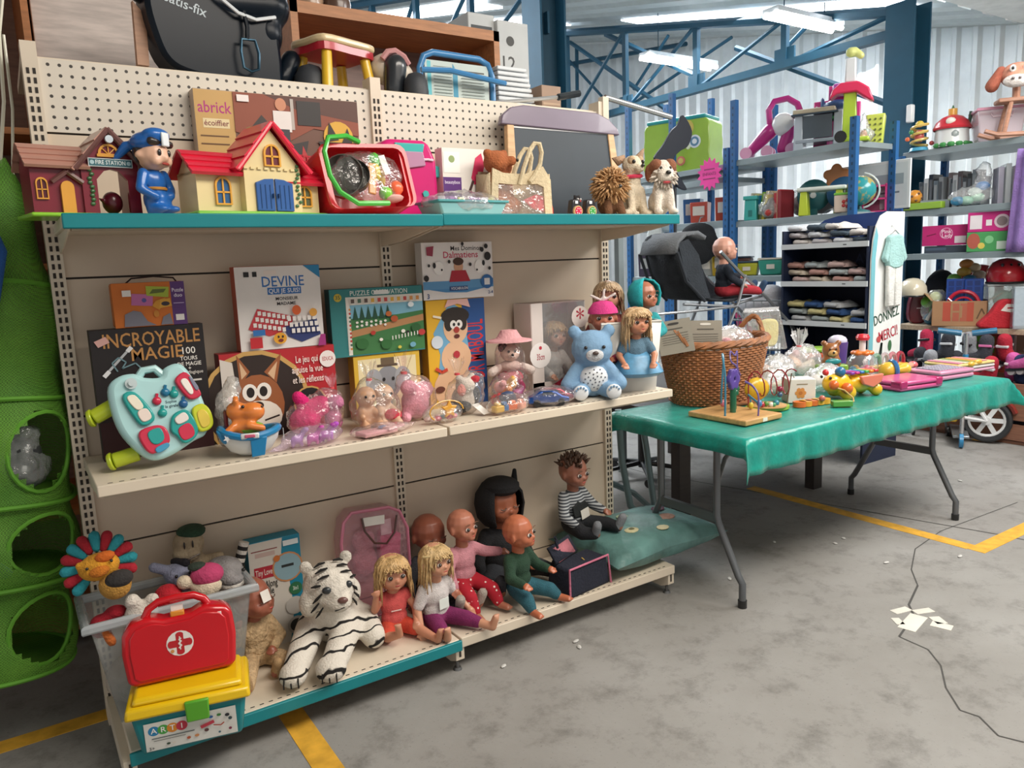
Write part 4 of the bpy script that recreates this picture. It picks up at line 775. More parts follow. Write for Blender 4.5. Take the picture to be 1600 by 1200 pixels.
mb = carton('surgery_game_carton', 'yellow and blue surgery game carton under the spotted domino game', 664, 756, 467, -.10, z=ZM, dep=.05, side='#b88a22', front='#e0ae2a', items=[('p', [(.66, 0), (1, 0), (1, 1), (.6, 1)], '#23508f'), ('t', 'DR MABOUL', .83, .52, .19, '#c8323a', 90, .9), ('p', [(.1, .1), (.2, .5), (.1, .7), (.4, .98), (.62, .9), (.7, .5), (.6, 0)], '#6fa9cc'), ('e', .42, .18, .22, .2, '#e2b793'), ('r', .32, .2, .66, .5, '#e2b793'), ('e', .47, .46, .16, .16, '#e2b793'), ('e', .48, .74, .13, .15, '#e2b793'), ('e', .48, .85, .15, .08, '#2c2420'), ('e', .36, .78, .045, .07, '#2c2420'), ('e', .6, .78, .045, .07, '#2c2420'), ('e', .44, .77, .035, .04, '#f2efe9'), ('e', .54, .77, .035, .04, '#f2efe9'), ('e', .45, .77, .014, .016, '#222222'), ('e', .53, .77, .014, .016, '#222222'), ('e', .49, .72, .03, .03, '#a8382f'), ('e', .49, .66, .03, .02, '#5a1f1c'), ('e', .47, .49, .035, .035, '#b5303a'), ('p', [(.3, .93), (.36, 1), (.7, 1), (.74, .92), (.52, .96)], '#e8b8b0'), ('e', .15, .62, .06, .06, '#cfd8e0'), ('l', [(.1, .86), (.24, .84)], .02, '#efe6d0'), ('l', [(.1, .38), (.2, .34), (.3, .36)], .03, '#c9432f'), ('e', .16, .18, .05, .03, '#6b3a2c')])
carton('domino_game_carton', 'white domino game carton with black spots and a child in red', 657, 768, 378, -.10, z=ZM+mb[2]+.001, dep=.05, side='#d8d4d0', front='#ece8e6', items=[('t', 'Mes Dominos', .62, .89, .085, '#2a2226', 0, .46), ('t', 'Dalmatiens', .54, .775, .12, '#c4305a', 0, .62), ('p', [(0, .08), (0, .2), (.3, .12), (.6, .1), (1, .2), (1, .34), (0, .30)], '#4f8fc4'), ('r', .0, .18, 1, .32, '#5f9bcb'), ('e', .5, .57, .095, .12, '#d9a585'), ('e', .5, .66, .11, .07, '#4a2f22'), ('p', [(.36, .3), (.40, .5), (.6, .5), (.66, .3)], '#b52638'), ('r', .36, .14, .62, .22, '#2a4a86'), ('t', 'VOCABULON', .5, .18, .05, '#efefef', 0, .24), ('t', '3', .06, .06, .09, '#2a4a86'), ('t', '2-4', .95, .08, .06, '#2a4a86', 0, .08), ('e', .22, .55, .10, .12, '#f7f5f2'), ('e', .80, .56, .10, .12, '#f7f5f2'), ('e', .16, .6, .03, .05, '#1f1d1f'), ('e', .26, .52, .02, .02, '#1f1d1f'), ('e', .86, .62, .03, .05, '#1f1d1f'), ('e', .76, .5, .02, .02, '#1f1d1f'), ('e', .9, .28, .13, .13, '#2f6aa8'), ('r', .86, .22, .94, .34, '#e9e9e9'), ('p', [(.06, .92), (.16, .94), (.14, .76), (.06, .78)], '#9c3a52')]+[('e', x, z, r_, r_*1.1, '#201e20') for x, z, r_ in ((.04, .38, .05), (.92, .74, .07), (.84, .86, .04), (.56, .97, .03), (.66, .6, .03), (.9, .92, .04), (.08, .6, .025), (.36, .66, .03), (.94, .52, .03))])
# --- pale blue activity table on its side
p = atZ(255, 728, ZM); t = T('activity_table', 'pale blue baby activity board with lime legs, lying on its edge', 'toy', (p.x+.018, -.31, ZM+.018), 4, None, -13); u = 1/570
def px(cx, cy): return lambda x, y: ((x-cx)*u*.87, (cy-y)*u*.97)
f = px(258, 735); aq = plas('#a9d3d4'); tq = plas('#1f9a94'); cr = plas('#c72a48')
def P2(L, g=f): return [g(*q) for q in L]
def spl(L, k=4):
    n = len(L); o = []
    for i in range(n):
        a, b_, c, d = (V((*L[(i+j) % n], 0)) for j in (-1, 0, 1, 2))
        for s_ in range(k):
            q = s_/k; v = .5*((2*b_)+(c-a)*q+(2*a-5*b_+4*c-d)*q*q+(3*b_-a-3*c+d)*q**3); o.append((v.x, v.y))
    return o
def plate(t, L, y0, y1, m, name, g=f, bev=.004, parent=None, k=4): return MB().prism(spl(P2(L, g), k)[::-1], y0, y1).build(name, m, parent or t, bev=bev)
plate(t, [(176, 640), (178, 608), (196, 594), (220, 592), (236, 600), (262, 602), (272, 588), (296, 583), (312, 600), (326, 640), (332, 680), (322, 704), (300, 712), (262, 728), (230, 732), (206, 714), (184, 680)], -.022, .022, aq, 'board', bev=.012)
MB().tube([(*[f(226, 600)[0]], 0, f(226, 600)[1]), (f(236, 588)[0], 0, f(236, 588)[1]), (f(256, 586)[0], 0, f(256, 586)[1]), (f(268, 598)[0], 0, f(268, 598)[1])], .011, 8).build('handle', aq, t)
for a, c in (((186, 636), (152, 650)), ((212, 716), (172, 722))):
    q0, q1 = f(*a), f(*c); MB().cyl((q0[0], .03, q0[1]), (q1[0], .045, q1[1]), .021, n=14).cyl((q1[0], .045, q1[1]), (q1[0]-.012, .05, q1[1]-.002), .026, .022, n=14).build('leg', plas('#b8c92c'), t, bev=.004)
def feature(L, m, inner=None, mi=None, name='play_panel'):
    o = plate(t, L, -.034, -.02, m, name)
    if inner: plate(t, inner, -.037, -.03, mi, 'panel_inset', parent=o, bev=.002)
feature([(194, 626), (214, 622), (236, 652), (238, 670), (218, 676), (204, 656)], tq, [(200, 630), (213, 627), (224, 646), (212, 650)], paper('#e3dcc8')); plate(t, [(213, 654), (228, 650), (234, 665), (219, 670)], -.037, -.03, paper('#e3d3c8'), 'panel_inset', bev=.002)
feature([(284, 608), (304, 600), (322, 632), (320, 642), (302, 644), (286, 622)], cr, [(291, 614), (302, 611), (310, 632), (303, 636)], paper('#e9e2da')); plate(t, [(306, 608), (312, 612), (320, 628), (314, 630)], -.037, -.03, plas('#7d7f95'), 'panel_inset', bev=.002)
feature([(210, 686), (236, 678), (254, 684), (258, 706), (244, 714), (228, 722), (216, 712)], cr, [(224, 688), (244, 683), (249, 700), (238, 708), (227, 704)], tq); plate(t, [(232, 714), (252, 708), (254, 715), (236, 722)], -.038, -.03, plas('#3f93b8'), 'key', bev=.002)
feature([(268, 668), (284, 660), (298, 664), (308, 690), (302, 706), (282, 714), (270, 700), (262, 690)], tq, [(274, 690), (292, 682), (300, 692), (298, 704), (280, 708)], cr); plate(t, [(271, 672), (288, 664), (294, 676), (276, 682)], -.038, -.03, paper('#ded6cf'), 'panel_inset', bev=.002)
feature([(304, 660), (322, 654), (334, 666), (336, 688), (326, 698), (310, 698), (304, 680)], plas('#c3cc2c'), [(310, 668), (322, 664), (330, 676), (328, 690), (314, 692)], plas('#d9c04a'))
for x, y, m in ((248, 640, cr), (264, 628, plas('#1f6f94')), (278, 632, tq), (254, 660, tq), (291, 650, plas('#225d8f'))): q = f(x, y); MB().sph((q[0], -.026, q[1]), (.012, .008, .012), 10).cyl((q[0], -.026, q[1]+.008), (q[0]+.003, -.026, q[1]+.02), .004, n=6).build('button', m, t)
q = f(211, 608); MB().cyl((q[0], -.03, q[1]), (q[0], -.02, q[1]), .015, n=16).cyl((q[0], -.036, q[1]), (q[0], -.03, q[1]), .008, n=12).build('dial', plas('#b9c6c8'), t)
card(t, .05, .02, -.0225, [('t', 'Sophie', .5, .7, .4, '#2a4a55'), ('t', 'la girafe', .5, .1, .4, '#2a4a55')], x0=f(255, 650)[0], z0=f(255, 652)[1], name='lettering')
# --- crumpled bag behind the hippo boat
p = atZ(345, 690, ZM); t = T('crumpled_clear_bag', 'crumpled clear bag of grey toys tucked beside the orange hippo boat', 'bag', (p.x+.01, -.25, ZM), 0)
film(t, [('s', (0, 0, .05), (.05, .05, .048)), ('s', (-.01, .01, .12), (.035, .03, .05)), ('c', (.0, .02, .15), (.025, .03, .20), .03, .02)], clear('#e4e2dd', .30, .12), .01, .014); MB().sph((0, 0, .05), (.035, .03, .03), 10).sph((-.01, 0, .1), (.02, .02, .025), 10).build('toy', plas('#8f8a85'), t); MB().box((0, -.035, .155), (.022, .002, .012)).build('price_tag', paper('#f0dede'), t)
# --- hippo boat
p = atZ(388, 708, ZM); t = T('hippo_boat_toy', 'blue and white rocking boat toy with an orange hippo rider', 'toy', (p.x, -.315, ZM), -14); wh = plas('#dcdfe0'); bb_ = plas('#1f7fb4')
b = MB()
b.lathe([(.001, .0), (.03, .004), (.055, .018), (.072, .045), (.076, .062), (.07, .064), (.06, .05), (.001, .03)], n=24, sx=1.05, sy=.72); b.build('hull', wh, t)
b = MB(); b.tube([(.078*math.cos(a), .054*math.sin(a), .062+.02*max(0, -math.cos(a))**2+.012*max(0, math.cos(a))**2) for a in [i*math.pi/10 for i in range(20)]], .0105, 8, closed=True); b.build('gunwale', bb_, t)
MB().prism([(-.09, .085), (-.05, .07), (-.055, .04), (-.075, .045)], -.03, .03).build('bow', bb_, t, bev=.008); MB().prism([(.0, .005), (.035, .008), (.045, .06), (.0, .06)], -.058, -.052).build('stripe', bb_, t, bev=.002)
MB().box((0, -.058, .066), (.05, .01, .016)).build('button_panel', plas('#d8dadb'), t, bev=.004); MB().box((0, -.064, .067), (.028, .004, .009)).build('button', plas('#c85a7a'), t, bev=.002); q = MB(); q.prism([(-.06+.011*(1 if k % 2 else .45)*math.sin(k*math.pi/5), .062+.011*(1 if k % 2 else .45)*math.cos(k*math.pi/5)) for k in range(10)], -.047, -.042); q.build('star', plas('#e9e9e9'), t)
org = plas('#e0813a')
blob('hippo', org, t, [('s', (-.015, 0, .085), (.034, .03, .034)), ('s', (-.03, 0, .13), (.03, .03, .028)), ('s', (.012, -.004, .125), (.036, .032, .028)), ('s', (-.03, -.022, .162), .01), ('s', (-.03, .022, .162), .01), ('c', (-.04, -.02, .09), (-.06, -.03, .075), .012), ('c', (.0, -.03, .09), (.035, -.03, .08), .011)], .006); MB().sph((.0, 0, .078), (.042, .032, .02), 12).build('bib', plas('#7fb43a'), t)
face(t, [((-.012, -.028, .145), .005), ((.038, -.016, .138), .004)])
MB().box((-.06, .01, .11), (.012, .03, .05)).build('backpack', plas('#6b2a2c'), t, bev=.006)
MB().box((.09, -.04, .06), (.001, .02, .03)).build('price_tag', paper('#eeeeee'), t)
# --- bags of small toys along the edge
def bagthing(name, label, pxy, y, rz=0, z=ZM): 
    q = atZ(pxy[0], pxy[1], z); return T(name, label, 'bag', (q.x if y is None else atY(pxy[0], pxy[1], y).x, q.y if y is None else y, z), rz, 'bagged small toys along the middle shelf')
t = bagthing('bagged_toys', 'clear bag of hot pink soft ponies before the red lynx game', (495, 680), -.22)
blob('soft_pony', fur('#d0246e'), t, [('s', (-.035, 0, .05), (.05, .045, .045)), ('s', (.02, .01, .09), (.04, .035, .035)), ('c', (-.02, 0, .09), (-.05, 0, .13), .026, .02)], .008); blob('toy', fur('#c57a9c'), t, [('s', (.06, 0, .045), (.03, .03, .04)), ('s', (.065, -.01, .10), (.028, .028, .026)), ('s', (.075, -.03, .095), .012)], .007)
film(t, [('s', (0, 0, .06), (.095, .06, .065)), ('s', (.045, 0, .11), (.05, .04, .04))], clear('#ffe6f2', .10), .011, .012, knot=(.06, 0, .145, .05))
t = bagthing('bagged_toys', 'clear bag of small purple plastic ponies at the shelf edge', (490, 696), -.345, 4)
for i, (x, y, c) in enumerate(((-.05, 0, '#b58ac0'), (-.005, -.01, '#c244a0'), (.035, 0, '#a23a9a'), (.05, .01, '#b04ac0'))):
    blob('toy_pony', plas(c), t, [('s', (x, y, .026), (.02, .012, .014)), ('c', (x+.012, y, .03), (x+.022, y-.004, .05), .008), ('s', (x+.026, y-.01, .053), (.011, .009, .009)), ('c', (x-.012, y, .02), (x-.014, y, .006), .006), ('c', (x+.012, y, .02), (x+.014, y, .006), .006)], .0045)
film(t, [('s', (0, 0, .03), (.098, .045, .032)), ('c', (-.09, -.005, .012), (-.15, -.02, .008), .016, .006)], clear('#f6e6fa', .14), .009, .008)
t = bagthing('bagged_dolls', 'tied clear bag holding two bare baby dolls before the teal puzzle', (590, 655), -.24)
for x, sk_, tp in ((-.04, '#c79a78', None), (.022, '#c9a68c', '#c23a4c')):
    blob('baby_doll', skin(sk_), t, [('s', (x, 0, .045), (.032, .03, .04)), ('s', (x, -.012, .108), (.034, .034, .034)), ('s', (x, -.046, .10), .008), ('c', (x-.02, -.01, .065), (x-.03, -.05, .05), .012), ('c', (x+.02, -.01, .065), (x+.03, -.045, .045), .012), ('c', (x-.015, -.02, .02), (x-.025, -.06, .018), .016), ('c', (x+.015, -.02, .02), (x+.025, -.06, .018), .016)], .006)
    face(t, [((x-.013, -.044, .112), .0045), ((x+.013, -.044, .112), .0045)])
    if tp: MB().sph((x+.02, -.03, .04), (.03, .03, .022), 10).build('doll_outfit', cloth(tp), t)
film(t, [('s', (-.01, -.01, .07), (.088, .06, .075)), ('c', (-.02, 0, .12), (-.02, 0, .155), .05, .02)], clear('#ffffff', .07), .011, .012, knot=(-.02, 0, .16, .06))
t = bagthing('bagged_plush', 'tied clear bag holding a pink soft rabbit', (650, 650), -.22)
blob('soft_rabbit', fur('#d596a4'), t, [('s', (0, 0, .06), (.05, .045, .058)), ('s', (-.03, -.02, .115), (.03, .03, .03)), ('s', (.03, 0, .10), (.04, .035, .03)), ('c', (-.04, -.01, .03), (-.055, -.04, .018), .018)], .008); film(t, [('s', (0, 0, .075), (.078, .06, .08)), ('c', (-.03, 0, .13), (-.035, 0, .16), .04, .018)], clear('#ffe9ee', .10), .011, .012, knot=(-.035, 0, .165, .07))
t = bagthing('bagged_toys', 'flat clear sachet of pale pink pieces lying at the shelf edge', (598, 676), -.355, 2)
MB().box((-.02, 0, .012), (.12, .06, .014), rot=(0, 0, 8)).build('printed_card', paper('#d9a3a8'), t, bev=.004); MB().box((.03, .0, .022), (.07, .05, .008), rot=(0, 0, 20)).build('card_piece', paper('#e3bcbc'), t); MB().sph((.0, -.0, .024), (.015, .012, .006), 8).build('toy_piece', plas('#6a86b8'), t)
film(t, [('s', (-.02, 0, .018), (.098, .05, .02)), ('c', (.06, 0, .016), (.12, .02, .016), .018, .008)], clear('#ffeef0', .12), .009, .006)
t = bagthing('bagged_toys', 'clear bag of red and gold star toys before the grey soft cat', (692, 656), -.33)
b = MB(); b.prism([(.03*(1 if k % 2 == 0 else .5)*math.sin(k*math.pi/5), .035+.032*(1 if k % 2 == 0 else .5)*math.cos(k*math.pi/5)) for k in range(10)], -.006, .006); b.build('star_toy', plas('#e0a23a'), t, loc=(.01, -.03, .01), bev=.003)
for i in range(8): MB().sph((-.05+.014*i, jit(.02), .016+jit(.004)), (.014, .012, .009), 8).build('toy_piece', plas(random.choice(['#c23a4c', '#d0607a', '#8aa8b0', '#c9a4a0'])), t)
MB().tube([(.062*math.cos(a), -.03, .04+.035*math.sin(a)) for a in [i*.35 for i in range(12)]], .0025, 5).build('cord', plas('#d9a23a'), t); film(t, [('s', (0, 0, .03), (.075, .045, .034))], clear('#ffffff', .08), .009, .008)
t = bagthing('bagged_plush', 'tied clear bag holding a soft grey and white cat before the surgery game', (725, 642), -.25)
blob('soft_cat', fur('#c9bdb2'), t, [('s', (0, 0, .05), (.045, .04, .048)), ('s', (-.005, -.025, .10), (.036, .034, .03)), ('s', (-.03, -.03, .128), .014), ('s', (.025, -.02, .13), .014)], .007); blob('cat_patch', fur('#3a3c40'), t, [('s', (.035, 0, .06), (.03, .034, .04)), ('s', (-.02, -.01, .03), (.04, .045, .025))], .007); MB().sph((-.03, -.045, .09), (.018, .012, .022), 8).build('ear', fur('#cf8f86'), t); MB().sph((.03, -.035, .12), (.02, .01, .014), 8).build('bow', cloth('#b5303c'), t)
film(t, [('s', (0, -.01, .065), (.072, .055, .07)), ('s', (.04, 0, .10), (.045, .03, .05))], clear('#ffffff', .08), .011, .014, knot=(-.02, 0, .14, .06)); MB().box((.03, -.065, .02), (.035, .001, .06), rot=(-60, 0, 20)).build('price_tag', paper('#e9e7e2'), t)
t = bagthing('bagged_toys', 'clear bag of orange and magenta toy figures beside the bagged cat', (800, 625), -.25)
for x, z, c in ((-.035, .03, '#c8323a'), (.0, .05, '#d9822c'), (.02, .085, '#d8a23a'), (.035, .045, '#a82a78'), (.05, .07, '#8a2a4a'), (-.02, .075, '#e0a0a0'), (.01, .02, '#5a2a5a')): blob('toy_figure', plas(c), t, [('s', (x, jit(.02), z), (.024, .02, .022)), ('s', (x+jit(.015), -.02, z+.018), .014)], .006)
film(t, [('s', (0, 0, .06), (.07, .05, .065)), ('s', (.03, 0, .10), (.04, .03, .03))], clear('#ffffff', .08), .010, .012)
t = bagthing('bagged_toys', 'clear bag of orange toy vehicles at the edge before the magenta figures', (795, 644), -.355)
for x, c in ((-.045, '#d8b24a'), (-.02, '#2f6aa8'), (.015, '#e06a2c'), (.05, '#e8a08a')): MB().box((x, jit(.01), .018), (.04, .03, .024), rot=(0, 0, jit(40))).box((x, 0, .034), (.02, .022, .014)).build('toy_piece', plas(c), t, bev=.005)
MB().sph((.01, .02, .05), (.035, .02, .022), 10).build('toy_helmet', plas('#3a4a6a'), t); film(t, [('s', (0, 0, .03), (.088, .045, .036))], clear('#fff4ea', .10), .009, .01)
# two toy cars in one bag
t = bagthing('bagged_cars', 'clear bag with a blue and a red toy car before the blue bear', (872, 628), -.33, -22)
for y, c, dx in ((-.022, '#1f4f9c', 0), (.026, '#b02438', .03)):
    o = MB().prism([(-.075, .012), (.075, .012), (.078, .028), (.05, .036), (.025, .055), (-.03, .056), (-.055, .04), (-.078, .032)], y-.021, y+.021).build('toy_car', mat(c, .2, .5, coat=.6), t, loc=(dx, 0, 0), bev=.006)
    MB().prism([(-.026, .041), (.02, .041), (.012, .052), (-.022, .053)], y-.0222, y+.0222).build('car_window', plas('#2a3440'), o)
    for xx in (-.045, .045):
        for s in (-1, 1): MB().cyl((xx, y+s*.016, .014), (xx, y+s*.022, .014), .013, n=12).build('wheel', plas('#202020'), o)
film(t, [('s', (.01, 0, .03), (.105, .06, .036))], clear('#eef2ff', .08), .010, .008)
# --- stacking plush with a pink hat
p = atY(803, 600, -.19); t = T('stacking_plush', 'pink and cream stacking soft toy with wide pink hat in clear wrap', 'soft toy', (p.x, -.17, ZM), -20)
for z, r_, h_, c in ((.035, .058, .035, '#d8b8b2'), (.085, .05, .03, '#cf5a6a'), (.128, .043, .022, '#c8b0a6')): MB().sph((0, 0, z), (r_, r_*.9, h_), 16).build('ring', cloth(c), t)
blob('head', fur('#d9bfae'), t, [('s', (0, -.005, .178), (.038, .036, .034)), ('s', (0, -.038, .170), (.018, .012, .012))], .006); MB().sph((-.028, -.01, .20), (.018, .016, .02), 10).build('ear', fur('#3c3234'), t); face(t, [((-.012, -.04, .186), .005), ((.012, -.04, .186), .005)]); face(t, [((0, -.051, .174), .006)], '#2a2022', 'nose')
MB().lathe([(.001, .265), (.03, .262), (.045, .238), (.052, .232), (.085, .226), (.088, .220), (.05, .222), (.001, .224)], n=22, sy=.85).build('hat', cloth('#d9a0a4'), t)
for s in (-1, 1): MB().cap((s*.045, -.01, .125), (s*.075, -.02, .11), .016, .018).build('arm', cloth('#d8c8c0'), t, rem=.006, sm=2)
film(t, [('s', (0, 0, .05), (.075, .06, .06)), ('c', (0, 0, .06), (0, 0, .18), .07, .055)], clear('#fff0f0', .06), .012, .008)
# --- doll in a window box
q0, q1 = atY(829, 475, -.14), atY(913, 470, -.14); w = q1.x-q0.x; h = q0.z-ZM; t = T('doll_window_box', 'white display box with clear window holding a baby doll', 'box', ((q0.x+q1.x)/2, -.14+.06, ZM), 0)
MB().bb(-w/2, .05, 0, w/2, .055, h).bb(-w/2, -.06, 0, w/2, .055, .004).bb(-w/2, -.06, h-.004, w/2, .055, h).build('carton', paper('#8c7a72'), t)
for s in (-1, 1): MB().bb(s*w/2-.002, -.06, 0, s*w/2+.002, .055, h).build('side_panel', paper('#d9cfca'), t)
MB().bb(-w/2, -.062, 0, -w/2+w*.2, -.058, h).bb(-w/2, -.062, 0, w/2, -.058, .05).build('front_panel', paper('#dcd2cc'), t); MB().bb(-w/2+w*.2, -.0605, .05, w/2, -.0595, h).build('clear_window', clear('#ffffff', .10, .05, .1), t)
card(t, w, h, -.063, [('e', .14, .44, .14, .14, '#f0ebe8'), ('e', .14, .52, .02, .02, '#c23a4a'), ('t', '35cm', .14, .42, .07, '#b03a4a', 0, .14), ('p', [(.22, 0), (1, 0), (1, .12), (.6, .18), (.22, .06)], '#b52a44'), ('l', [(0.350, 0.070), (0.850, 0.070)], 0.021, '#f0dede'), ])
card(t, w, h, -.063, [('e', .90, .82, .12, .12, '#e6dcd6'), ('t', '*', .90, .80, .2, '#b03a4a')], name='round_sticker')
doll('baby_doll', 'fair haired baby doll in white standing inside the display box', ((q0.x+q1.x)/2+.015, -.075, ZM+.012), .27, 0, '#c4937c', '#d8d2cc', '#cfc6c0', '#b89468', 'short', arms=('rest', 'rest'), legs=(((.08, -.03, .0), (.08, -.03, 0)), ((.08, -.03, 0), (.08, -.03, 0))), pleg=.5)
# --- blue projector bear
p = atZ(915, 618, ZM); t = T('blue_bear', 'pale blue soft bear with white perforated tummy and spotted feet', 'soft toy', (p.x, -.275, ZM), -30, sc=.98); bf = mat('#7ea3c4', .85, var=.06, bump=.3)
blob('body', bf, t, [('s', (0, .01, .065), (.072, .06, .066)), ('s', (0, .0, .10), (.055, .05, .05)), ('s', (0, -.005, .19), (.082, .072, .072)), ('s', (-.066, .0, .255), (.026, .02, .026)), ('s', (.066, .0, .255), (.026, .02, .026)), ('c', (-.06, -.01, .115), (-.10, -.03, .055), .026, .03), ('c', (.06, -.01, .115), (.10, -.03, .055), .026, .03), ('c', (-.04, -.03, .035), (-.062, -.085, .034), .03, .03), ('c', (.04, -.03, .035), (.062, -.085, .034), .03, .03)], .007, 4)
tm = MB().sph((0, -.03, .078), (.056, .035, .052), 18).build('tummy_dome', plas('#dfe3e6'), t)
for i in range(26):
    a, r_ = i*2.4, .045*math.sqrt(i/26); x, z = r_*math.cos(a), r_*math.sin(a)*.92; yy = -.03-.035*math.sqrt(max(0, 1-(x/.056)**2-(z/.052)**2)); MB().sph((x, yy, .078+z), .0032, 6).build('hole', mat('#5a5f66'), tm)
for s in (-1, 1):
    sl = MB().sph((s*.062, -.108, .036), (.029, .012, .029), 14).build('sole', plas('#dfe3e6'), t)
    for k in range(5): MB().sph((s*.062+.02*math.cos(.5+k*.55), -.119, .038+.02*math.sin(.5+k*.55)), .0045, 6).build('spot', plas('#7ea3c4'), sl)
blob('muzzle', fur('#d9dcdf'), t, [('s', (0, -.066, .170), (.036, .022, .026))], .006); MB().sph((0, -.09, .180), (.012, .007, .008), 10).build('nose', plas('#54463f'), t); face(t, [((-.034, -.072, .20), .007), ((.034, -.072, .20), .007)]); MB().tube([(-.014, -.087, .160), (0, -.09, .156), (.014, -.087, .160)], .0018, 5).build('mouth', plas('#3a3433'), t)
# --- white bin with dolls
p = atZ(985, 612, ZM); bx, by = p.x+.04, -.25; t = T('white_bin', 'white plastic bin at the shelf end filled with dolls', 'bin', (bx, by, ZM), -24)
b = MB(); H_ = .27; b.add([(sx*a, sy*c, z) for z, a, c in ((0, .098, .085), (H_, .118, .10)) for sx, sy in ((-1, -1), (1, -1), (1, 1), (-1, 1))], [(3, 2, 1, 0)]+[(i, (i+1) % 4, (i+1) % 4+4, i+4) for i in range(4)]); b.build('bin', plas('#d9d6cf'), t, solid=.004)
MB().tube([(.118, -.1, H_), (.118, .1, H_), (-.118, .1, H_), (-.118, -.1, H_)], .005, 6, closed=True).build('rim', plas('#d9d6cf'), t)
def headat(x, y, Y, h): q = atY(x, y, Y); return (q.x, Y+.03*h, q.z-.77*h)
NOLEG = ((.08, .0, .06), (.08, -.02, -.12)); NL = (NOLEG, NOLEG)
doll('blonde_doll', 'doll with tousled ash blonde hair standing at the back of the white bin', headat(956, 462, -.165, .33), .33, -35, '#c98f76', '#b86a6a', None, '#c2a684', 'long', legs=NL, hr=.17)
o, HC, hm = doll('doll_in_pink_hat', 'bald baby doll in a bright pink ribboned hat in the white bin', headat(944, 497, -.29, .30), .30, -32, '#b06a52', '#a83a52', None, legs=NL, arms=('belly', 'belly'), hr=.185)
b = MB(); b.tf = Matrix.Translation(HC); b.lathe([(.001, .225), (.12, .195), (.185, .11), (.198, .055), (.185, .05)], n=18); b.build('hat', cloth('#d8408a'), o); blob('bow', cloth('#e6dcd8'), o, [('c', HC+V((0, -.02, .21)), HC+V((-.16, -.04, .29)), .02), ('c', HC+V((0, -.02, .21)), HC+V((.16, -.04, .30)), .02), ('c', HC+V((0, -.02, .21)), HC+V((.02, -.04, .36)), .02)], .018)
o, HC, hm = doll('doll_in_turquoise_hood', 'doll wearing a turquoise towelling hood standing up behind the long haired doll', headat(1004, 462, -.27, .29), .29, -20, '#a86a50', '#2f9aa0', None, turn=25, legs=NL, hr=.18, arms=('belly', 'belly'))
b = MB(); b.tf = Matrix.Translation(HC) @ rm(25).to_4x4(); b.lathe([(.185, -.14), (.215, -.06), (.225, .03), (.20, .13), (.13, .20), (.001, .23)], n=16, a0=-35, a1=215); b.build('hood', cloth('#25a8b0'), o, solid=.025)
o, HC, hm = doll('braided_doll', 'blonde doll with braided crown and blue satin dress hanging over the white bin', headat(984, 503, -.375, .27), .27, -34, '#c08263', '#5f7f94', None, '#c4a47a', 'braid', legs=(((.08, .02, .12), (.08, .05, .10)), ((.08, .02, .12), (.08, .05, .10))), turn=22, sleeve=.4, hr=.19, eyes='#2a2018')
b = MB(); b.lathe([(.17, .34), (.21, .26), (.32, .15), (.38, .05), (.30, .0), (.16, -.02)], n=24, sy=.62); b.build('skirt', mat('#5c97bd', .35, var=.15, ns=12), o, solid=.012)
# ================================================================ bottom shelf
random.seed(9)
# --- storage box of soft toys
t = T('clear_storage_box', 'translucent plastic storage box crammed with soft toys', 'storage box', (.168, -.15, Z0), 0); cb = clear('#e8ecec', .15, .15, .12)
b = MB(); b.add([(sx*a, sy*c, z) for z, a, c in ((0, .165, .095), (.315, .215, .112)) for sx, sy in ((-1, -1), (1, -1), (1, 1), (-1, 1))], [(3, 2, 1, 0)]+[(i, (i+1) % 4, (i+1) % 4+4, i+4) for i in range(4)]); b.build('box', cb, t, solid=.003, bev=.012)
b = MB(); ring(b, [(-.235, -.13), (.235, -.13), (.235, .13), (-.235, .13)], [(-.212, -.11), (.212, -.11), (.212, .11), (-.212, .11)], 0, .028); b.v = [(x, z, .317-y*1.0) for x, y, z in b.v]; b.build('rim', clear('#d2dade', .5, .15, .1), t, bev=.008)
SBZ = Z0+.318
def soft(name, label, x, y, z, rz, parts, eyes=(), nose=None, sc=1):
    t = T(name, label, 'soft toy', (x, y, z), rz, sc=sc)
    for nm, m, prims in parts: blob(nm, m, t, prims, .007)
    if eyes: face(t, eyes)
    if nose: face(t, [nose[:2]], nose[2], 'nose')
    return t
q = atY(150, 888, -.27); t = T('soft_lion', 'yellow soft lion with turquoise and crimson petal mane', 'soft toy', (q.x+.008, -.26, q.z), -5, None, -12, -8, .85)
blob('head', fur('#d9982e'), t, [('s', (0, 0, 0), (.062, .04, .045)), ('s', (.03, -.02, .03), (.014, .01, .014)), ('s', (-.05, -.01, .02), (.014, .01, .014))], .006); blob('muzzle', fur('#cf7a26'), t, [('s', (.0, -.036, -.012), (.032, .018, .018))], .006); MB().sph((.025, -.03, .028), (.03, .014, .018), 10).build('forehead_patch', cloth('#c9641f'), t); face(t, [((-.03, -.04, .008), .005), ((.04, -.04, .01), .005)])
for i in range(12):
    a = -25+i*22; c = cloth(('#a8202f', '#2a93a0')[i % 2]); d = V((math.cos(R(a)), .08, math.sin(R(a)))); blob('mane_petal', c, t, [('c', d*.055+V((0, .02, 0)), d*.095+V((0, .02, 0)), .014, .019)], .007)
blob('body', fur('#b98a40'), t, [('s', (.03, .0, -.07), (.05, .04, .05))], .008); blob('scarf', cloth('#33302f'), t, [('s', (.045, -.02, -.055), (.045, .03, .03))], .007)
soft('soft_heart', 'crimson round soft toy in the front corner of the storage box', .02, -.235, SBZ-.03, 0, [('body', fur('#a81f2e'), [('s', (-.02, 0, 0), (.03, .03, .035)), ('s', (.02, 0, .03), (.03, .025, .02))]), ('limb', fur('#c46a30'), [('c', (-.02, -.02, .01), (.0, -.03, -.04), .014)])])
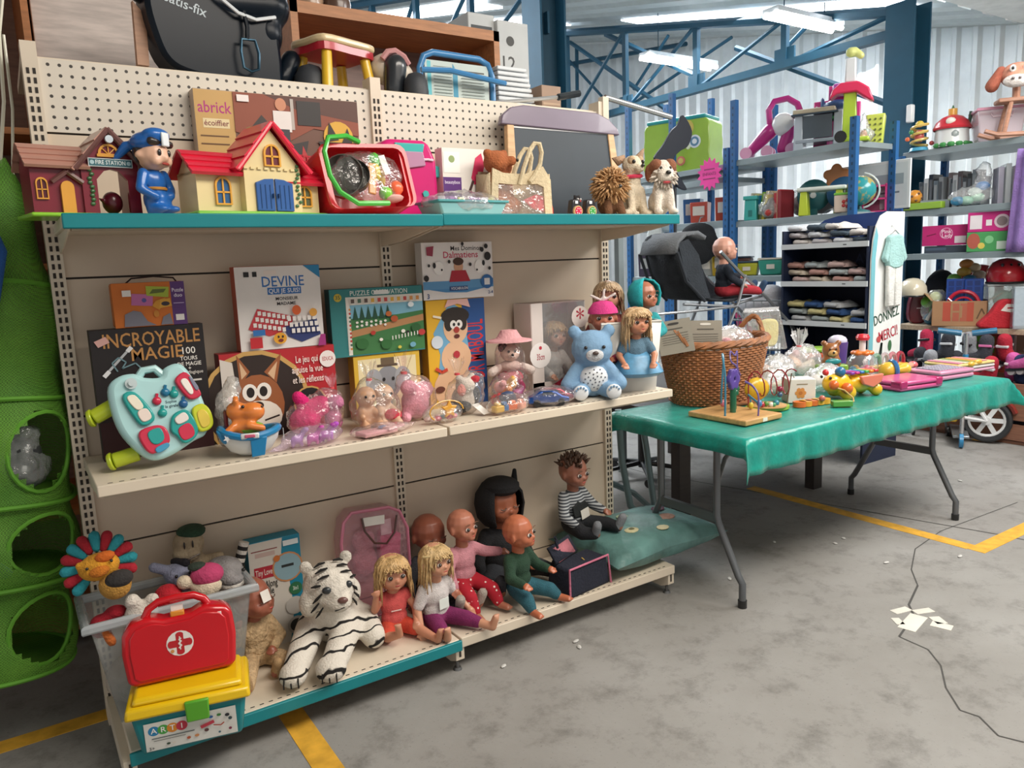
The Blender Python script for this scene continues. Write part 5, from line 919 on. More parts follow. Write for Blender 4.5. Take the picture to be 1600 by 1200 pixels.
soft('white_soft_toy', 'fluffy white soft toy squeezed in below the lion', .085, -.235, SBZ-.03, 0, [('body', fur('#ddd6cb'), [('s', (0, 0, 0), (.05, .04, .055)), ('s', (.03, -.01, .05), (.02, .02, .02)), ('s', (-.02, -.01, .06), (.022, .02, .022))]), ('foot', fur('#c77a8c'), [('s', (-.015, -.03, -.02), (.013, .012, .016))])])
soft('red_soft_ball', 'round red velvet soft toy beside the strawberry hat', .155, -.22, SBZ-.0, 0, [('body', fur('#b51f2c'), [('s', (0, 0, 0), (.042, .04, .042)), ('s', (.03, -.02, -.03), (.03, .02, .02))])])
soft('grey_donkey_toy', 'blue grey soft donkey with black mane', .215, -.14, SBZ+.035, 10, [('head', fur('#8b8fa6'), [('s', (0, 0, 0), (.04, .05, .036)), ('s', (0, -.05, -.014), (.028, .03, .026)), ('c', (-.03, .01, .02), (-.06, .02, .035), .016)]), ('mane', fur('#26242a'), [('c', (0, .02, .034), (.02, -.02, .036), .014)])], [((-.02, -.045, .012), .005), ((.02, -.045, .012), .005)])
soft('strawberry_soft_toy', 'soft toy in a pink dotted strawberry hat', .265, -.215, SBZ+.02, 0, [('head', fur('#cfc0a8'), [('s', (0, 0, -.01), (.045, .035, .03)), ('s', (-.06, .0, .02), .022)]), ('hat', cloth('#b8406a'), [('s', (.005, .005, .025), (.05, .038, .035))]), ('leaf', cloth('#2f3a30'), [('s', (-.02, .01, .055), (.03, .025, .012))])])
q = atY(345, 893, -.15); soft('grey_dolphin_toy', 'grey soft dolphin with white belly in the storage box', q.x, -.14, q.z, 8, [('head', fur('#8d8a8a'), [('s', (0, 0, 0), (.062, .06, .045)), ('s', (.01, -.05, -.016), (.035, .03, .02))]), ('belly', fur('#cfcac2'), [('s', (.01, -.03, -.032), (.045, .05, .018))])], [((-.045, -.045, .0), .006), ((.05, -.04, .0), .006)])
q = atY(290, 858, -.11); t = soft('soft_turtle', 'tall cream soft turtle with a dark green cap', q.x, -.10, q.z, 0, [('head', fur('#b3a186'), [('s', (0, 0, 0), (.048, .045, .046)), ('s', (-.012, -.03, -.02), (.045, .035, .028)), ('c', (0, .0, -.03), (.01, .0, -.10), .035, .045), ('c', (.03, 0, -.07), (.085, -.01, -.06), .018), ('s', (0, 0, -.13), (.06, .04, .05))]), ('cap', fur('#2f4a38'), [('s', (.012, .005, .036), (.046, .045, .022))])], [((-.02, -.05, .012), (.003, .003, .012)), ((.004, -.05, .012), (.003, .003, .012))]); MB().tube([(-.045, -.055, -.022), (-.015, -.066, -.028), (.02, -.058, -.02)], .002, 5).build('mouth', plas('#4a3428'), t)
t = T('zebra_tail_toy', 'black and white striped soft leg poking over the box corner', 'soft toy', (.385, -.10, SBZ+.02), 0); b = MB()
for i in range(7): b.cyl((.004*i, 0, -.03+i*.012), (.004*(i+1), 0, -.03+(i+1)*.012), .016, n=10, m=i % 2)
b.build('leg', [fur('#d5d0c8'), fur('#2a2828')], t)
for x, z, c, lb in ((-.10, .08, '#b8aca0', 'beige soft toy pressed against the wall of the storage box'), (.02, .09, '#a8909c', 'mauve soft toy at the bottom of the storage box'), (.11, .10, '#8f9aa4', 'blue grey soft toy at the bottom of the storage box')):
    soft('buried_soft_toy', lb, .168+x, -.15, Z0+z, 20, [('body', fur(c), [('s', (0, 0, 0), (.065, .07, .07)), ('s', (.02, -.03, .07), (.045, .045, .04)), ('s', (.045, -.03, .11), .016), ('s', (0, -.03, .115), .016)])])
# --- art box and doctor's case
t = T('art_tool_box', 'teal plastic art box with yellow lid and green clasp at the shelf corner', 'box', (.165, -.408, Z0), -13); tl = plas('#0e7d84'); yl = plas('#e8c012')
MB().frust(0, .115, (.125, .075), (.142, .085)).build('body', tl, t, bev=.012)
o = MB().frust(.112, .142, (.155, .098), (.15, .093)).frust(.142, .160, (.138, .082), (.13, .074)).build('lid', yl, t, bev=.008)
MB().prism([(-.028, -.002), (.028, -.002), (.03, .055), (-.03, .055)], -.012, .0).build('clasp', plas('#58a52a'), t, loc=(.02, -.092, .083), bev=.004)
card(t, .225, .082, -.0772, [('r', 0, 0, 1, 1, '#d9d8d2')]+[('e', x, .70, .17, .17, c) for x, c in ((.1, '#2a7fb0'), (.2, '#4aa04a'), (.3, '#d8892c'), (.4, '#c2364a'))]+[('t', l, x, .70, .2, '#f2f0ec') for l, x in zip('ARTI', (.1, .2, .3, .4))]+[('l', [(0.070, 0.440), (0.530, 0.440)], 0.028, '#3a4a50'), ('l', [(0.090, 0.350), (0.430, 0.350)], 0.021, '#6a6a66'), ('t', '3+', .06, .1, .12, '#3a3a3a'), ('e', .46, .22, .06, .05, '#b85a3a'), ('e', .55, .24, .07, .05, '#c98a5a'), ('e', .24, .18, .06, .04, '#3a4a3a'), ('e', .30, .17, .05, .03, '#d8d0c4'), ('e', .66, .36, .07, .06, '#5a3a3a'), ('l', [(.6, .5), (.75, .62)], .12, '#b83a4a'), ('e', .72, .8, .07, .05, '#2f5f9a'), ('e', .81, .82, .07, .05, '#3f7a3f'), ('e', .9, .76, .07, .06, '#2a2a30'), ('e', .93, .62, .06, .06, '#33454a'), ('l', [(.74, .5), (.82, .44), (.86, .52)], .04, '#a8402f'), ('e', .92, .25, .05, .05, '#7a2f4a'), ('e', .8, .2, .04, .04, '#4a6a7a')], z0=.018, rot=(5, 0, 0), name='printed_label', loc=(0, -.0, 0))
t = T('doctor_case', 'red plastic doctor case with a white cross emblem on the yellow lid', 'case', (.157, -.385, Z0+.1605), -10, None, -7); rdp = mat('#c40d1c', .22, var=.03, coat=.4)
L = [(-.135, .012), (-.12, 0), (.12, 0), (.135, .012), (.142, .09), (.138, .15), (.12, .172), (.075, .182), (.055, .178), (.035, .168), (-.035, .165), (-.06, .174), (-.08, .176), (-.12, .166), (-.138, .14), (-.142, .09)]
MB().prism(L, -.035, .035).build('shell', rdp, t, bev=.014); MB().prism([(x*.87, .085+(z-.085)*.84) for x, z in L], -.039, -.033).build('front_panel', rdp, t, bev=.004)
MB().tube([(-.082, 0, .168), (-.07, 0, .192), (-.045, 0, .207), (0, 0, .211), (.045, 0, .208), (.068, 0, .195), (.08, 0, .174)], .0105, 10).build('handle', rdp, t)
MB().box((0, -.012, .172), (.035, .028, .014)).build('latch', plas('#d8892c'), t, bev=.003); MB().box((.0, -.005, .182), (.03, .02, .014)).build('price_tag', paper('#e6dcd8'), t)
card(t, .068, .068, -.0395, [('e', .5, .5, .5, .5, '#e6e0dc'), ('r', .36, .12, .64, .88, '#b81a26'), ('r', .12, .36, .88, .64, '#b81a26'), ('e', .5, .85, .14, .1, '#b81a26'), ('e', .5, .15, .14, .1, '#b81a26'), ('e', .15, .5, .1, .14, '#b81a26'), ('e', .85, .5, .1, .14, '#b81a26'), ('l', [(.5, .25), (.5, .78)], .04, '#e6e0dc'), ('l', [(.44, .32), (.56, .42), (.44, .5), (.56, .58), (.46, .66), (.56, .7)], .05, '#e6e0dc'), ('e', .2, .24, .07, .07, '#c98a4a')], z0=.062, name='emblem')
MB().box((.095, -.036, .152), (.03, .002, .014)).build('price_tag', paper('#efe3e0'), t, bev=.0008)
# --- mobile carton
carton('baby_mobile_carton', 'white and blue baby mobile carton behind the beige doll', 385, 468, 842, -.07, z=Z0, dep=.06, side='#1f8aa8', front='#d8d2c8', items=[('p', [(.66, 0), (.78, .3), (.72, .7), (.62, .86), (.66, 1), (1, 1), (1, 0)], '#1f86a4'), ('r', .12, .86, .5, .9, '#c9b0a8'), ('l', [(0.050, 0.920), (0.550, 0.920)], 0.009, '#8a3a3a'), ('r', .08, .66, .44, .77, '#b52a3a'), ('t', 'Tiny Love', .26, .715, .06, '#efe4de', 0, .32), ('t', 'Take-Along', .27, .6, .07, '#2f2a28', 0, .46), ('t', 'Mobile', .27, .535, .07, '#2f2a28', 0, .3), ('e', .72, .72, .14, .14, '#c98a5a'), ('e', .72, .72, .125, .125, '#8fb0bc'), ('r', .6, .72, .84, .745, '#2a2f30'), ('e', .84, .5, .06, .06, '#2f6f4a'), ('t', '3in1', .84, .5, .04, '#e6efe6', 0, .1), ('e', .8, .34, .085, .085, '#c9c4bc'), ('e', .8, .15, .085, .085, '#b8b4ae'), ('e', .8, .15, .06, .06, '#3a3a3a'), ('e', .52, .82, .03, .03, '#c9743a'), ('r', .66, .92, .96, .97, '#dfe6e6')])
# --- dolls
def H0(x, y, Y, h): q = atY(x, y, Y); return (q.x, Y+.03*h, q.z-.77*h)
bg = mat('#c2a57e', .95, var=.25, ns=22, bump=1., bs=26)
o, HC, hm = doll('beige_baby_doll', 'bald baby doll in beige pyjamas beside the storage box', (.425, -.20, Z0), .295, 8, '#9a5a45', bg, bg, arms=('up', 'belly'), legs=('wide', 'fold'), turn=30, nod=-8, closed=True, hr=.215, feet='#b08f66'); MB().box((0, 0, 0), (.11, .004, .12)).build('price_sticker', paper('#e0dbd2'), o, loc=HC+V((.06, -.205, .075)), rot=(-20, 0, 20))
o = doll('coral_dress_doll', 'shaggy blonde doll in a coral dress with bare feet spread', (.815, -.25, Z0), .285, -10, '#c08468', '#d45a58', '#cf4a34', '#c8a470', 'long', arms=('up', 'rest'), legs=(((.16, -.28, .10), (.06, -.40, .16)), ((.22, -.30, .12), (.36, -.52, .06))), sleeve=.12, pleg=.5, turn=4, hr=.20)[0]
card(o, .25, .06, -.128, [('l', [(0.250, 0.500), (0.750, 0.500)], 0.245, '#e9cfc8')], z0=.30, name='lettering')
o = doll('blouse_doll', 'fair haired doll with braided band in white blouse and purple trousers', (.985, -.20, Z0), .31, 10, '#c68f72', '#cfc8c6', '#7a2258', '#c9aa78', 'long', arms=('side', ((.27, -.02, .30), (.30, -.2, .16))), legs=(((.16, -.26, .10), (.18, -.40, .05)), ((.18, -.30, .11), (.30, -.58, .06))), sleeve=.5, pleg=.8, turn=4, hr=.175, eyes='#3a2a20')[0]
MB().box((0, -.15, .30), (.13, .004, .12)).build('price_sticker', paper('#d9e0da'), o, bev=.004); MB().tube([(.178*math.sin(a), -.03-.14*math.cos(a)*.9, .86+.02*math.cos(a)) for a in [-1.4+.28*i for i in range(11)]], .014, 6).build('braid_band', mat('#d8c08c', .5), o)
doll('brown_slipper_doll', 'dark skinned bald baby doll with grey slippers sitting behind two dolls', (1.07, -.085, Z0), .335, 4, '#8a4f3c', '#3a3c42', '#33353b', arms=('side', 'side'), legs=(((.03, -.38, .10), (.02, -.62, .10)), ((.15, -.40, .10), (.20, -.64, .10))), hr=.2, feet='#a39a90', closed=True)
rm_, nt, bs = newmat('red_print'); vr = nt.nodes.new('ShaderNodeTexVoronoi'); vr.inputs['Scale'].default_value = 16; nt.links.new(objcoord(nt), vr.inputs['Vector']); nt.links.new(ramp(nt, vr.outputs['Distance'], [(.17, '#e6d8d0'), (.23, '#a8182a')]), bs.inputs['Base Color']); bs.inputs['Roughness'].default_value = .9
doll('red_trousers_doll', 'bald baby doll in pink cardigan and red patterned trousers', (1.10, -.225, .185), .315, 6, '#b0715a', '#c98a94', rm_, arms=(((.25, -.08, .30), (.26, -.20, .14)), ((.28, -.06, .40), (.44, -.16, .38))), legs=(((.12, -.28, .02), (.10, -.36, -.16)), ((.18, -.30, .04), (.22, -.38, -.12))), turn=12, hr=.175, pleg=.95)
o, HC, hm = doll('hooded_black_doll', 'large dark doll wearing a black hood with an ear and charcoal trousers', (1.325, -.10, Z0), .405, 4, '#9a5a40', '#1d1d20', '#2c2e33', arms=('side', 'rest'), legs=(((.30, -.22, .10), (.33, -.44, .10)), ((.30, -.22, .10), (.34, -.40, .10))), hr=.19, closed=True, feet='#2c2e33')
b = MB(); b.tf = Matrix.Translation(HC); b.lathe([(.16, -.19), (.215, -.12), (.235, .0), (.22, .10), (.16, .19), (.08, .23), (.001, .24)], n=20, a0=-42, a1=222); b.sph((.0, -.03, .175), (.17, .19, .08), 14); b.build('hood', cloth('#18181b'), o, solid=.02); MB().cap(HC+V((.17, -.02, .19)), HC+V((.18, -.02, .29)), .035, .02).build('hood_ear', cloth('#18181b'), o)
doll('green_jumper_doll', 'bald doll in dark green jumper and teal trousers', (1.285, -.285, .15), .315, 14, '#b5694a', '#23402e', '#2c5f6c', arms=(((.25, -.10, .30), (.22, -.28, .26)), ((.26, -.06, .30), (.28, -.22, .28))), legs=(((.16, -.26, .06), (.16, -.34, -.05)), ((.22, -.28, .06), (.28, -.36, -.02))), turn=22, hr=.185, pleg=.9)
# --- see-through pink rucksack with a doll set
t = T('clear_pink_backpack', 'see-through bag with pink edges and brown cord handle holding a doll set', 'bag', (.87, -.045, Z0), 0); pe = clear('#f2c4d2', .22, .1, .4)
L = [(-.12, 0), (.13, 0), (.128, .30), (.10, .37), (.06, .392), (-.08, .40), (-.11, .37), (-.125, .30)]
MB().prism(L, -.034, .034).build('clear_shell', pe, t); MB().tube([(x, -.034, z) for x, z in L], .006, 6, closed=True).build('pink_piping', plas('#cf7f98'), t); MB().tube([(-.045, -.04, .375), (-.042, -.05, .33), (-.01, -.055, .28), (.035, -.055, .268), (.07, -.05, .30), (.085, -.045, .36)], .004, 6).build('cord_handle', plas('#4a2f2a'), t)
MB().box((.0, -.037, .355), (.08, .002, .032), rot=(0, 4, 0)).build('price_label', paper('#dedcd6'), t); blob('doll_in_bag', fur('#b07a86'), t, [('s', (-.03, 0, .28), (.045, .025, .045)), ('s', (-.03, 0, .2), (.05, .025, .06))], .008); MB().prism([(.02, .18), (.10, .18), (.11, .28), (.03, .30)], -.02, .02).build('pink_outfit', cloth('#c9447a'), t, bev=.006); MB().bb(.03, -.024, .29, .07, -.02, .345).build('card', paper('#d9cdd0'), t)
# --- white tiger
def stripes():
    mt, nt, b = newmat('tiger_coat'); co = objcoord(nt); wv = nt.nodes.new('ShaderNodeTexWave'); wv.inputs['Scale'].default_value = 6; wv.inputs['Distortion'].default_value = 6; wv.inputs['Detail'].default_value = 2; wv.inputs['Detail Scale'].default_value = 1.6; wv.bands_direction = 'Z'
    mp = nt.nodes.new('ShaderNodeMapping'); mp.inputs['Rotation'].default_value = (R(35), R(20), 0); nt.links.new(co, mp.inputs[0]); nt.links.new(mp.outputs[0], wv.inputs['Vector'])
    nt.links.new(ramp(nt, wv.outputs['Fac'], [(.045, '#1d1b1a'), (.10, '#dad3c7')]), b.inputs['Base Color']); b.inputs['Roughness'].default_value = 1; bumpn(nt, b, noise(nt, co, 160, 3), .45); return mt
t = T('white_tiger_toy', 'large soft white tiger with black stripes lying with paws over the shelf edge', 'soft toy', (.675, -.175, Z0), -26); tw = stripes(); wfur = fur('#d3ccc0'); blk = mat('#1d1b1a', .95)
blob('body', tw, t, [('c', (0, .08, .075), (0, .0, .15), .085, .075), ('s', (.02, .07, .075), (.10, .10, .075)), ('c', (-.06, .02, .08), (-.085, -.16, .042), .05, .042), ('c', (.06, .02, .08), (.03, -.15, .042), .05, .042), ('s', (-.09, -.205, .036), (.045, .055, .036)), ('s', (.02, -.195, .038), (.05, .055, .038)), ('c', (.10, .08, .06), (.14, -.02, .04), .05, .04)], .009, 4)
HM = rm(30); HCt = V((.012, -.035, .232))
def TH(v): return HCt+HM @ V(v)
blob('head', wfur, t, [('s', TH((0, 0, 0)), (.085, .08, .082)), ('s', TH((0, -.06, -.03)), (.046, .042, .036)), ('s', TH((0, -.05, .0)), (.026, .045, .03)), ('s', TH((-.075, -.005, -.035)), (.03, .03, .045)), ('s', TH((.075, -.005, -.035)), (.03, .03, .045)), ('s', TH((-.068, .01, .078)), (.022, .012, .024)), ('s', TH((.068, .01, .078)), (.022, .012, .024))], .007, 3)
for s in (-1, 1):
    MB().sph(TH((s*.036, -.066, .018)), (.015, .010, .012), 10).build('eye', plas('#2c3236'), t)
    for a, c_, r_ in (((s*.02, -.055, .06), (s*.058, -.05, .052), .0045), ((s*.016, -.038, .077), (s*.055, -.03, .066), .005), ((s*.014, -.015, .088), (s*.05, -.01, .078), .005), ((s*.05, -.062, .01), (s*.075, -.045, -.02), .005), ((s*.06, -.055, -.02), (s*.082, -.04, -.05), .0045), ((s*.05, -.058, .035), (s*.075, -.04, .03), .005), ((s*.05, -.062, -.035), (s*.07, -.045, -.07), .004)):
        m_ = (V(a)+V(c_))/2*1.045; MB().tube([TH(a), TH(m_), TH(c_)], [r_*.6, r_, r_*.4], 5).build('face_stripe', blk, t)
MB().sph(TH((0, -.099, -.014)), (.017, .010, .011), 10).build('nose', plas('#6b4a44'), t); MB().tube([TH((-.024, -.09, -.045)), TH((0, -.1, -.038)), TH((.024, -.09, -.045))], .002, 5).build('mouth', blk, t)
for x, y in ((-.09, -.26), (.02, -.25)):
    for k in (-1, 0, 1): MB().tube([(x+k*.02, y+.012, .045), (x+k*.021, y+.004, .03), (x+k*.021, y+.004, .018)], .0028, 4).build('toe_line', blk, t)
# --- navy bag with pink piping
t = T('navy_bag', 'navy blue fabric bag with pink piping and open pink lined flap', 'bag', (1.575, -.32, Z0), 8, sc=.9); nv = cloth('#1d2130'); pk = cloth('#c9738c')
MB().frust(0, .125, (.125, .07), (.115, .06)).build('body', nv, t, bev=.012); MB().tube([(-.125, -.072, .002), (-.117, -.063, .125), (.117, -.063, .125), (.125, -.072, .002)], .005, 6).build('piping', pk, t)
MB().add([(-.115, .02, .125), (.05, .055, .13), (.03, .09, .20), (-.12, .06, .19), (-.135, .0, .15)], [(0, 1, 2, 3, 4)]).build('flap', nv, t, solid=.012); MB().add([(-.10, .014, .132), (.03, .046, .137), (.018, .078, .19), (-.10, .052, .182)], [(0, 1, 2, 3)]).build('flap_lining', cloth('#b06a74'), t, solid=.004); MB().tube([(-.09, .03, .19), (-.10, .03, .225), (-.085, .05, .23), (-.06, .06, .20)], .006, 6).build('strap', nv, t); MB().tube([(.0, -.02, .135), (.012, -.03, .12), (.02, -.05, .115)], .003, 5).build('zip_pull', plas('#b8964a'), t)
# --- satin cushion and striped boy doll
t = T('teal_cushion', 'teal satin cushion with flower patches at the shelf end', 'cushion', (2.0, -.205, Z0), 2)
def cushion(w, d, h, m, name='cover', corner=1.15):
    n = 22; b = MB(); vs = []
    for s in (1, -1):
        for j in range(n+1):
            for i in range(n+1):
                u, v = i/n*2-1, j/n*2-1; e = (1-u*u)*(1-v*v); k = 1-.16*(1-abs(u*v))*(max(abs(u), abs(v))**4)
                vs.append((u*w/2*k, v*d/2*k, h/2+s*h/2*e**.34+.006*math.sin(u*9+v*4)*e))
    N = (n+1)**2
    for s in (0, 1):
        for j in range(n):
            for i in range(n):
                q = (s*N+j*(n+1)+i, s*N+j*(n+1)+i+1, s*N+(j+1)*(n+1)+i+1, s*N+(j+1)*(n+1)+i); b.f.append(q if s == 0 else q[::-1]); b.mi.append(0)
    b.v = vs; return b.build(name, m, t, ang=180)
sat = mat('#5c8480', .45, var=.25, ns=10, bump=.9, bs=16); cushion(.64, .43, .145, sat)
def czone(u, v): e = (1-u*u)*(1-v*v); k = 1-.16*(1-abs(u*v))*(max(abs(u), abs(v))**4); return (u*.32*k, v*.215*k, .0725+.0725*e**.34+.002)
for u, v, c, r_ in ((-.35, -.35, '#c9c29a', .035), (.35, -.25, '#b08a7a', .045), (.55, .25, '#6a4a5a', .035), (-.1, .3, '#a8b89a', .03), (.05, -.6, '#cfc9a4', .03)):
    q = czone(u, v); MB().sph(q, (r_, r_*.8, .006), 10).build('flower_patch', cloth(c), t, rot=None)
    if c == '#c9c29a': MB().sph((q[0], q[1], q[2]+.005), (.015, .012, .004), 8).build('flower_patch', cloth('#6a6a4a'), t)
sm_, nt, bs = newmat('striped_knit'); wv = nt.nodes.new('ShaderNodeTexWave'); wv.bands_direction = 'Z'; wv.inputs['Scale'].default_value = 9; nt.links.new(objcoord(nt), wv.inputs['Vector']); nt.links.new(ramp(nt, wv.outputs['Fac'], [(.4, '#3c4046'), (.6, '#a9adaf')]), bs.inputs['Base Color']); bs.inputs['Roughness'].default_value = .9
o = doll('striped_boy_doll', 'brown haired boy doll in grey striped jumper sitting on the teal cushion', (1.735, -.10, .245), .335, 4, '#9a6450', sm_, '#1f2126', '#5a4234', 'tuft', arms=(((.24, -.10, .26), (.16, -.24, .16)), ((.26, -.08, .30), (.28, -.26, .26))), legs=(((.16, -.34, .10), (.08, -.48, .10)), ((.24, -.34, .12), (.26, -.52, .12))), hr=.185, feet='#7f8388', turn=8, nod=6)[0]
MB().prism([(-.1, .22), (.1, .22), (.13, .36), (.07, .41), (.02, .38), (-.03, .42), (-.08, .38), (-.13, .36)], -.145, -.12).build('print_patch', cloth('#202424'), o, bev=.01); MB().box((.06, -.155, .25), (.13, .006, .12), rot=(0, -12, 0)).build('price_label', paper('#d9d5cc'), o)
# ================================================================ toys on the green table
random.seed(21)
def onT(x, y, dz=0): return atZ(x, y, ZTAB+.003)
# --- wooden bead maze on a square board
a, b_, c = onT(1085, 648), onT(1150, 671), onT(1213, 656); ctr = (a+c)/2; ang = math.degrees(math.atan2(c.y-b_.y, c.x-b_.x)); wx = (c-b_).length; wy = (b_-a).length
t = T('bead_maze', 'wooden board bead maze with purple flower and looped blue wires', 'toy', (ctr.x, ctr.y, ZTAB+.003), ang); t.scale = (.92, .92, 1.25); mpl = wood('#c79a62')
MB().bb(-wx/2, -wy/2, 0, wx/2, wy/2, .018).build('base', mpl, t, bev=.004); MB().bb(-.01, -wy/2-.0012, .003, .02, -wy/2, .015).build('price_tag', paper('#e6e2d8'), t)
g_ = plas('#1f5f45'); MB().cyl((-.01, 0, .018), (-.01, 0, .10), .014, n=10).build('stem', g_, t); MB().cyl((.05, .045, .018), (.05, .045, .10), .014, n=10).build('stem', g_, t)
b = MB()
for k in range(6): b.cyl((-.01+.022*math.cos(k*1.047), -.012, .128+.022*math.sin(k*1.047)), (-.01+.022*math.cos(k*1.047), .012, .128+.022*math.sin(k*1.047)), .016, n=12)
b.build('purple_flower', plas('#5a4496'), t, rem=.005, sm=2); MB().sph((.055, .045, .125), (.028, .014, .03), 12).build('red_flower', plas('#a82a3f'), t); blob('leaf', g_, t, [('s', (.012, 0, .08), (.02, .008, .012)), ('s', (.075, .045, .085), (.02, .008, .012))], .005)
def wire(L, m, r=.0032, name='wire'):
    L = [V(q) for q in L]; o = []
    for i in range(len(L)-1):
        p0, p1, p2, p3 = L[max(i-1, 0)], L[i], L[i+1], L[min(i+2, len(L)-1)]
        for s in range(5):
            q = s/5; o.append(.5*((2*p1)+(p2-p0)*q+(2*p0-5*p1+4*p2-p3)*q*q+(3*p1-p0-3*p2+p3)*q**3))
    o.append(L[-1]); return MB().tube(o, r, 6).build(name, m, t)
blw, puw, rdw = plas('#3f7f9c'), plas('#6a5a9a'), plas('#8f2030')
wire([(-wx*.4, -.03, .018), (-wx*.4, -.03, .14), (-wx*.4, -.02, .19), (-wx*.33, -.0, .215), (-wx*.25, .01, .19), (-wx*.25, .02, .10), (-wx*.2, .03, .05), (-wx*.08, .03, .05)], blw, .005)
wire([(0, -wy*.4, .018), (0, -wy*.4, .08), (.005, -wy*.3, .11), (-.01, -wy*.2, .125)], puw, .004); wire([(0, -wy*.38, .06), (.03, -wy*.36, .05), (.06, -.03, .07), (.085, -.02, .06), (.09, -.02, .02)], blw, .004)
wire([(.05, .04, .10), (.04, .02, .16), (.0, .02, .185), (.02, .04, .215), (.05, .04, .20), (.08, .05, .21), (.07, .04, .16), (.09, .04, .13)], puw, .0035)
for q, cc in (((-wx*.17, .03, .048), '#c46a78'), ((-wx*.12, .03, .05), '#d8b08a'), ((.09, -.02, .032), '#c9b23a'), ((.02, -wy*.37, .055), '#4a7fae')): MB().sph(q, .0125, 10).build('bead', plas(cc), t)
# --- round bead maze with red spiral
p = onT(1200, 642); t = T('spiral_bead_maze', 'green based bead toy with a red spiral wire', 'toy', (p.x+.02, p.y+.02, ZTAB+.003), -20)
MB().lathe([(.001, 0), (.085, 0), (.085, .018), (.001, .018)], n=24, sx=1.2, sy=.7).build('base', plas('#8fae3a'), t, bev=.003); MB().cyl((0, .0, .018), (0, .0, .022), .08, n=24).build('deck', mpl, t)
MB().tube([(-.07+.011*i*.5+.0, .045*math.cos(i*.6), .115+.055*math.sin(i*.6)) for i in range(36)], .003, 5).build('spiral_wire', rdw, t); MB().tube([(-.09, 0, .018), (-.09, 0, .14), (-.07, 0, .16)], .003, 6).build('wire', rdw, t); MB().tube([(.128, .0, .13), (.115, 0, .15), (.095, 0, .018)], .003, 6).build('wire', plas('#6f5a4a'), t)
for q, r_, cc in (((-.05, -.04, .032), .013, '#a82a3a'), ((-.03, -.04, .035), .011, '#5a8a3a'), ((.03, -.02, .03), .014, '#2f7f94'), ((.06, 0, .06), .012, '#3a5a7a'), ((.06, 0, .085), .013, '#8f2040'), ((-.01, -.045, .03), .012, '#d8d4c8'), ((.0, -.05, .03), .01, '#4a9a6a')): MB().sph(q, r_, 10).build('bead', plas(cc), t)
MB().sph((-.02, .05, .085), (.06, .03, .05), 14).build('yellow_drum', plas('#d8b02c'), t)
# --- wicker basket
bc = V((2.59, -.095, ZTAB+.003)); t = T('wicker_basket', 'big oval brown wicker basket full of bagged soft toys', 'basket', bc, 8, sc=1.06); wk = mat('#96613a', .6, var=.3, ns=30)
def brad(h): return .205+.065*(h/.255)**.8
b = MB(); NS = 40
rows = 24
for i in range(rows):
    z = .006+i*.0105; r_ = brad(z)
    MB().tube([((r_+(.0045 if (k+i) % 2 else -.0045))*math.cos(k*2*math.pi/(NS*2))*1.06, (r_+(.0045 if (k+i) % 2 else -.0045))*.72*math.sin(k*2*math.pi/(NS*2)), z) for k in range(NS*2)], .0058, 5, closed=True).build('weave_strand', wk, t)
b = MB()
for k in range(NS):
    a = k*2*math.pi/NS; b.tube([(brad(z)*1.06*math.cos(a), brad(z)*.72*math.sin(a), z) for z in (0, .06, .13, .2, .257)], .0042, 5)
b.build('stakes', wk, t)['kind'] = 'stuff'; MB().cyl((0, 0, 0), (0, 0, .006), .2, n=28).build('bottom', wk, t); t.children[-1].scale = (1.06, .72, 1)
for k, rr_ in ((0, .011), (2.1, .011), (4.2, .011)): MB().tube([((brad(.255)+.008*math.cos(i*.9+k))*1.06*math.cos(i*2*math.pi/72), (brad(.255)+.008*math.cos(i*.9+k))*.72*math.sin(i*2*math.pi/72), .262+.008*math.sin(i*.9+k)) for i in range(72)], rr_, 5, closed=True).build('braided_rim', wk, t)
for sx in (-1, 1):
    for k in (0, 2.1, 4.2): MB().tube([(sx*(.285+.035*math.sin(u*math.pi)+.006*math.cos(u*14+k)), -.07+.14*u, .265+.075*math.sin(u*math.pi)+.006*math.sin(u*14+k)) for u in [i/16 for i in range(17)]], .008, 5).build('handle', wk, t)
# contents standing up out of the basket
def inb(name, label, x, y, Y, rz=0, cat='bag'): q = atY(x, y, Y); return T(name, label, cat, q, rz, None)
cg = paper('#8f897c')
for i, (x, y, Y, rz, roll, lb) in enumerate(((1058, 545, -.185, -34, -8, 'grey printed card pack leaning left at the rim of the wicker basket'), (1102, 545, -.195, -30, 2, 'grey printed card pack with white slot at the rim of the wicker basket'))):
    q = atY(x, y, Y); t = T('card_pack', lb, 'card', q, rz, None, -8, roll); MB().bb(-.075, -.004, -.02, .075, .004, .125).build('card', cg, t); MB().prism(spl([(-.02, .105), (.02, .105), (.02, .113), (-.02, .113)], 3), -.0055, -.004).build('hang_slot', paper('#d8d4ca' if i else '#2f2c2a'), t)
    card(t, .15, .12, -.0045, [('l', [(0.250, 0.720), (0.750, 0.720)], 0.042, '#4a463e')]+[('l', [(.12, z), (.88, z+.01)], .02, '#6a655b') for z in (.2, .28, .36, .44, .54)], name='lettering')
t = inb('bagged_plush', 'clear bag of pale pink soft toys inside the wicker basket', 1150, 540, -.12); blob('soft_toys', fur('#d9c3bd'), t, [('s', (-.06, 0, .0), (.06, .05, .05)), ('s', (.04, .02, .0), (.06, .05, .05)), ('s', (.03, -.03, .05), (.035, .03, .03))], .01); blob('pink_ear', fur('#d0909a'), t, [('s', (-.07, -.03, .03), (.03, .02, .016)), ('s', (.05, -.05, .045), (.012, .01, .012))], .008); film(t, [('s', (0, 0, .02), (.12, .085, .075))], clear('#ffffff', .16), .013, .016)
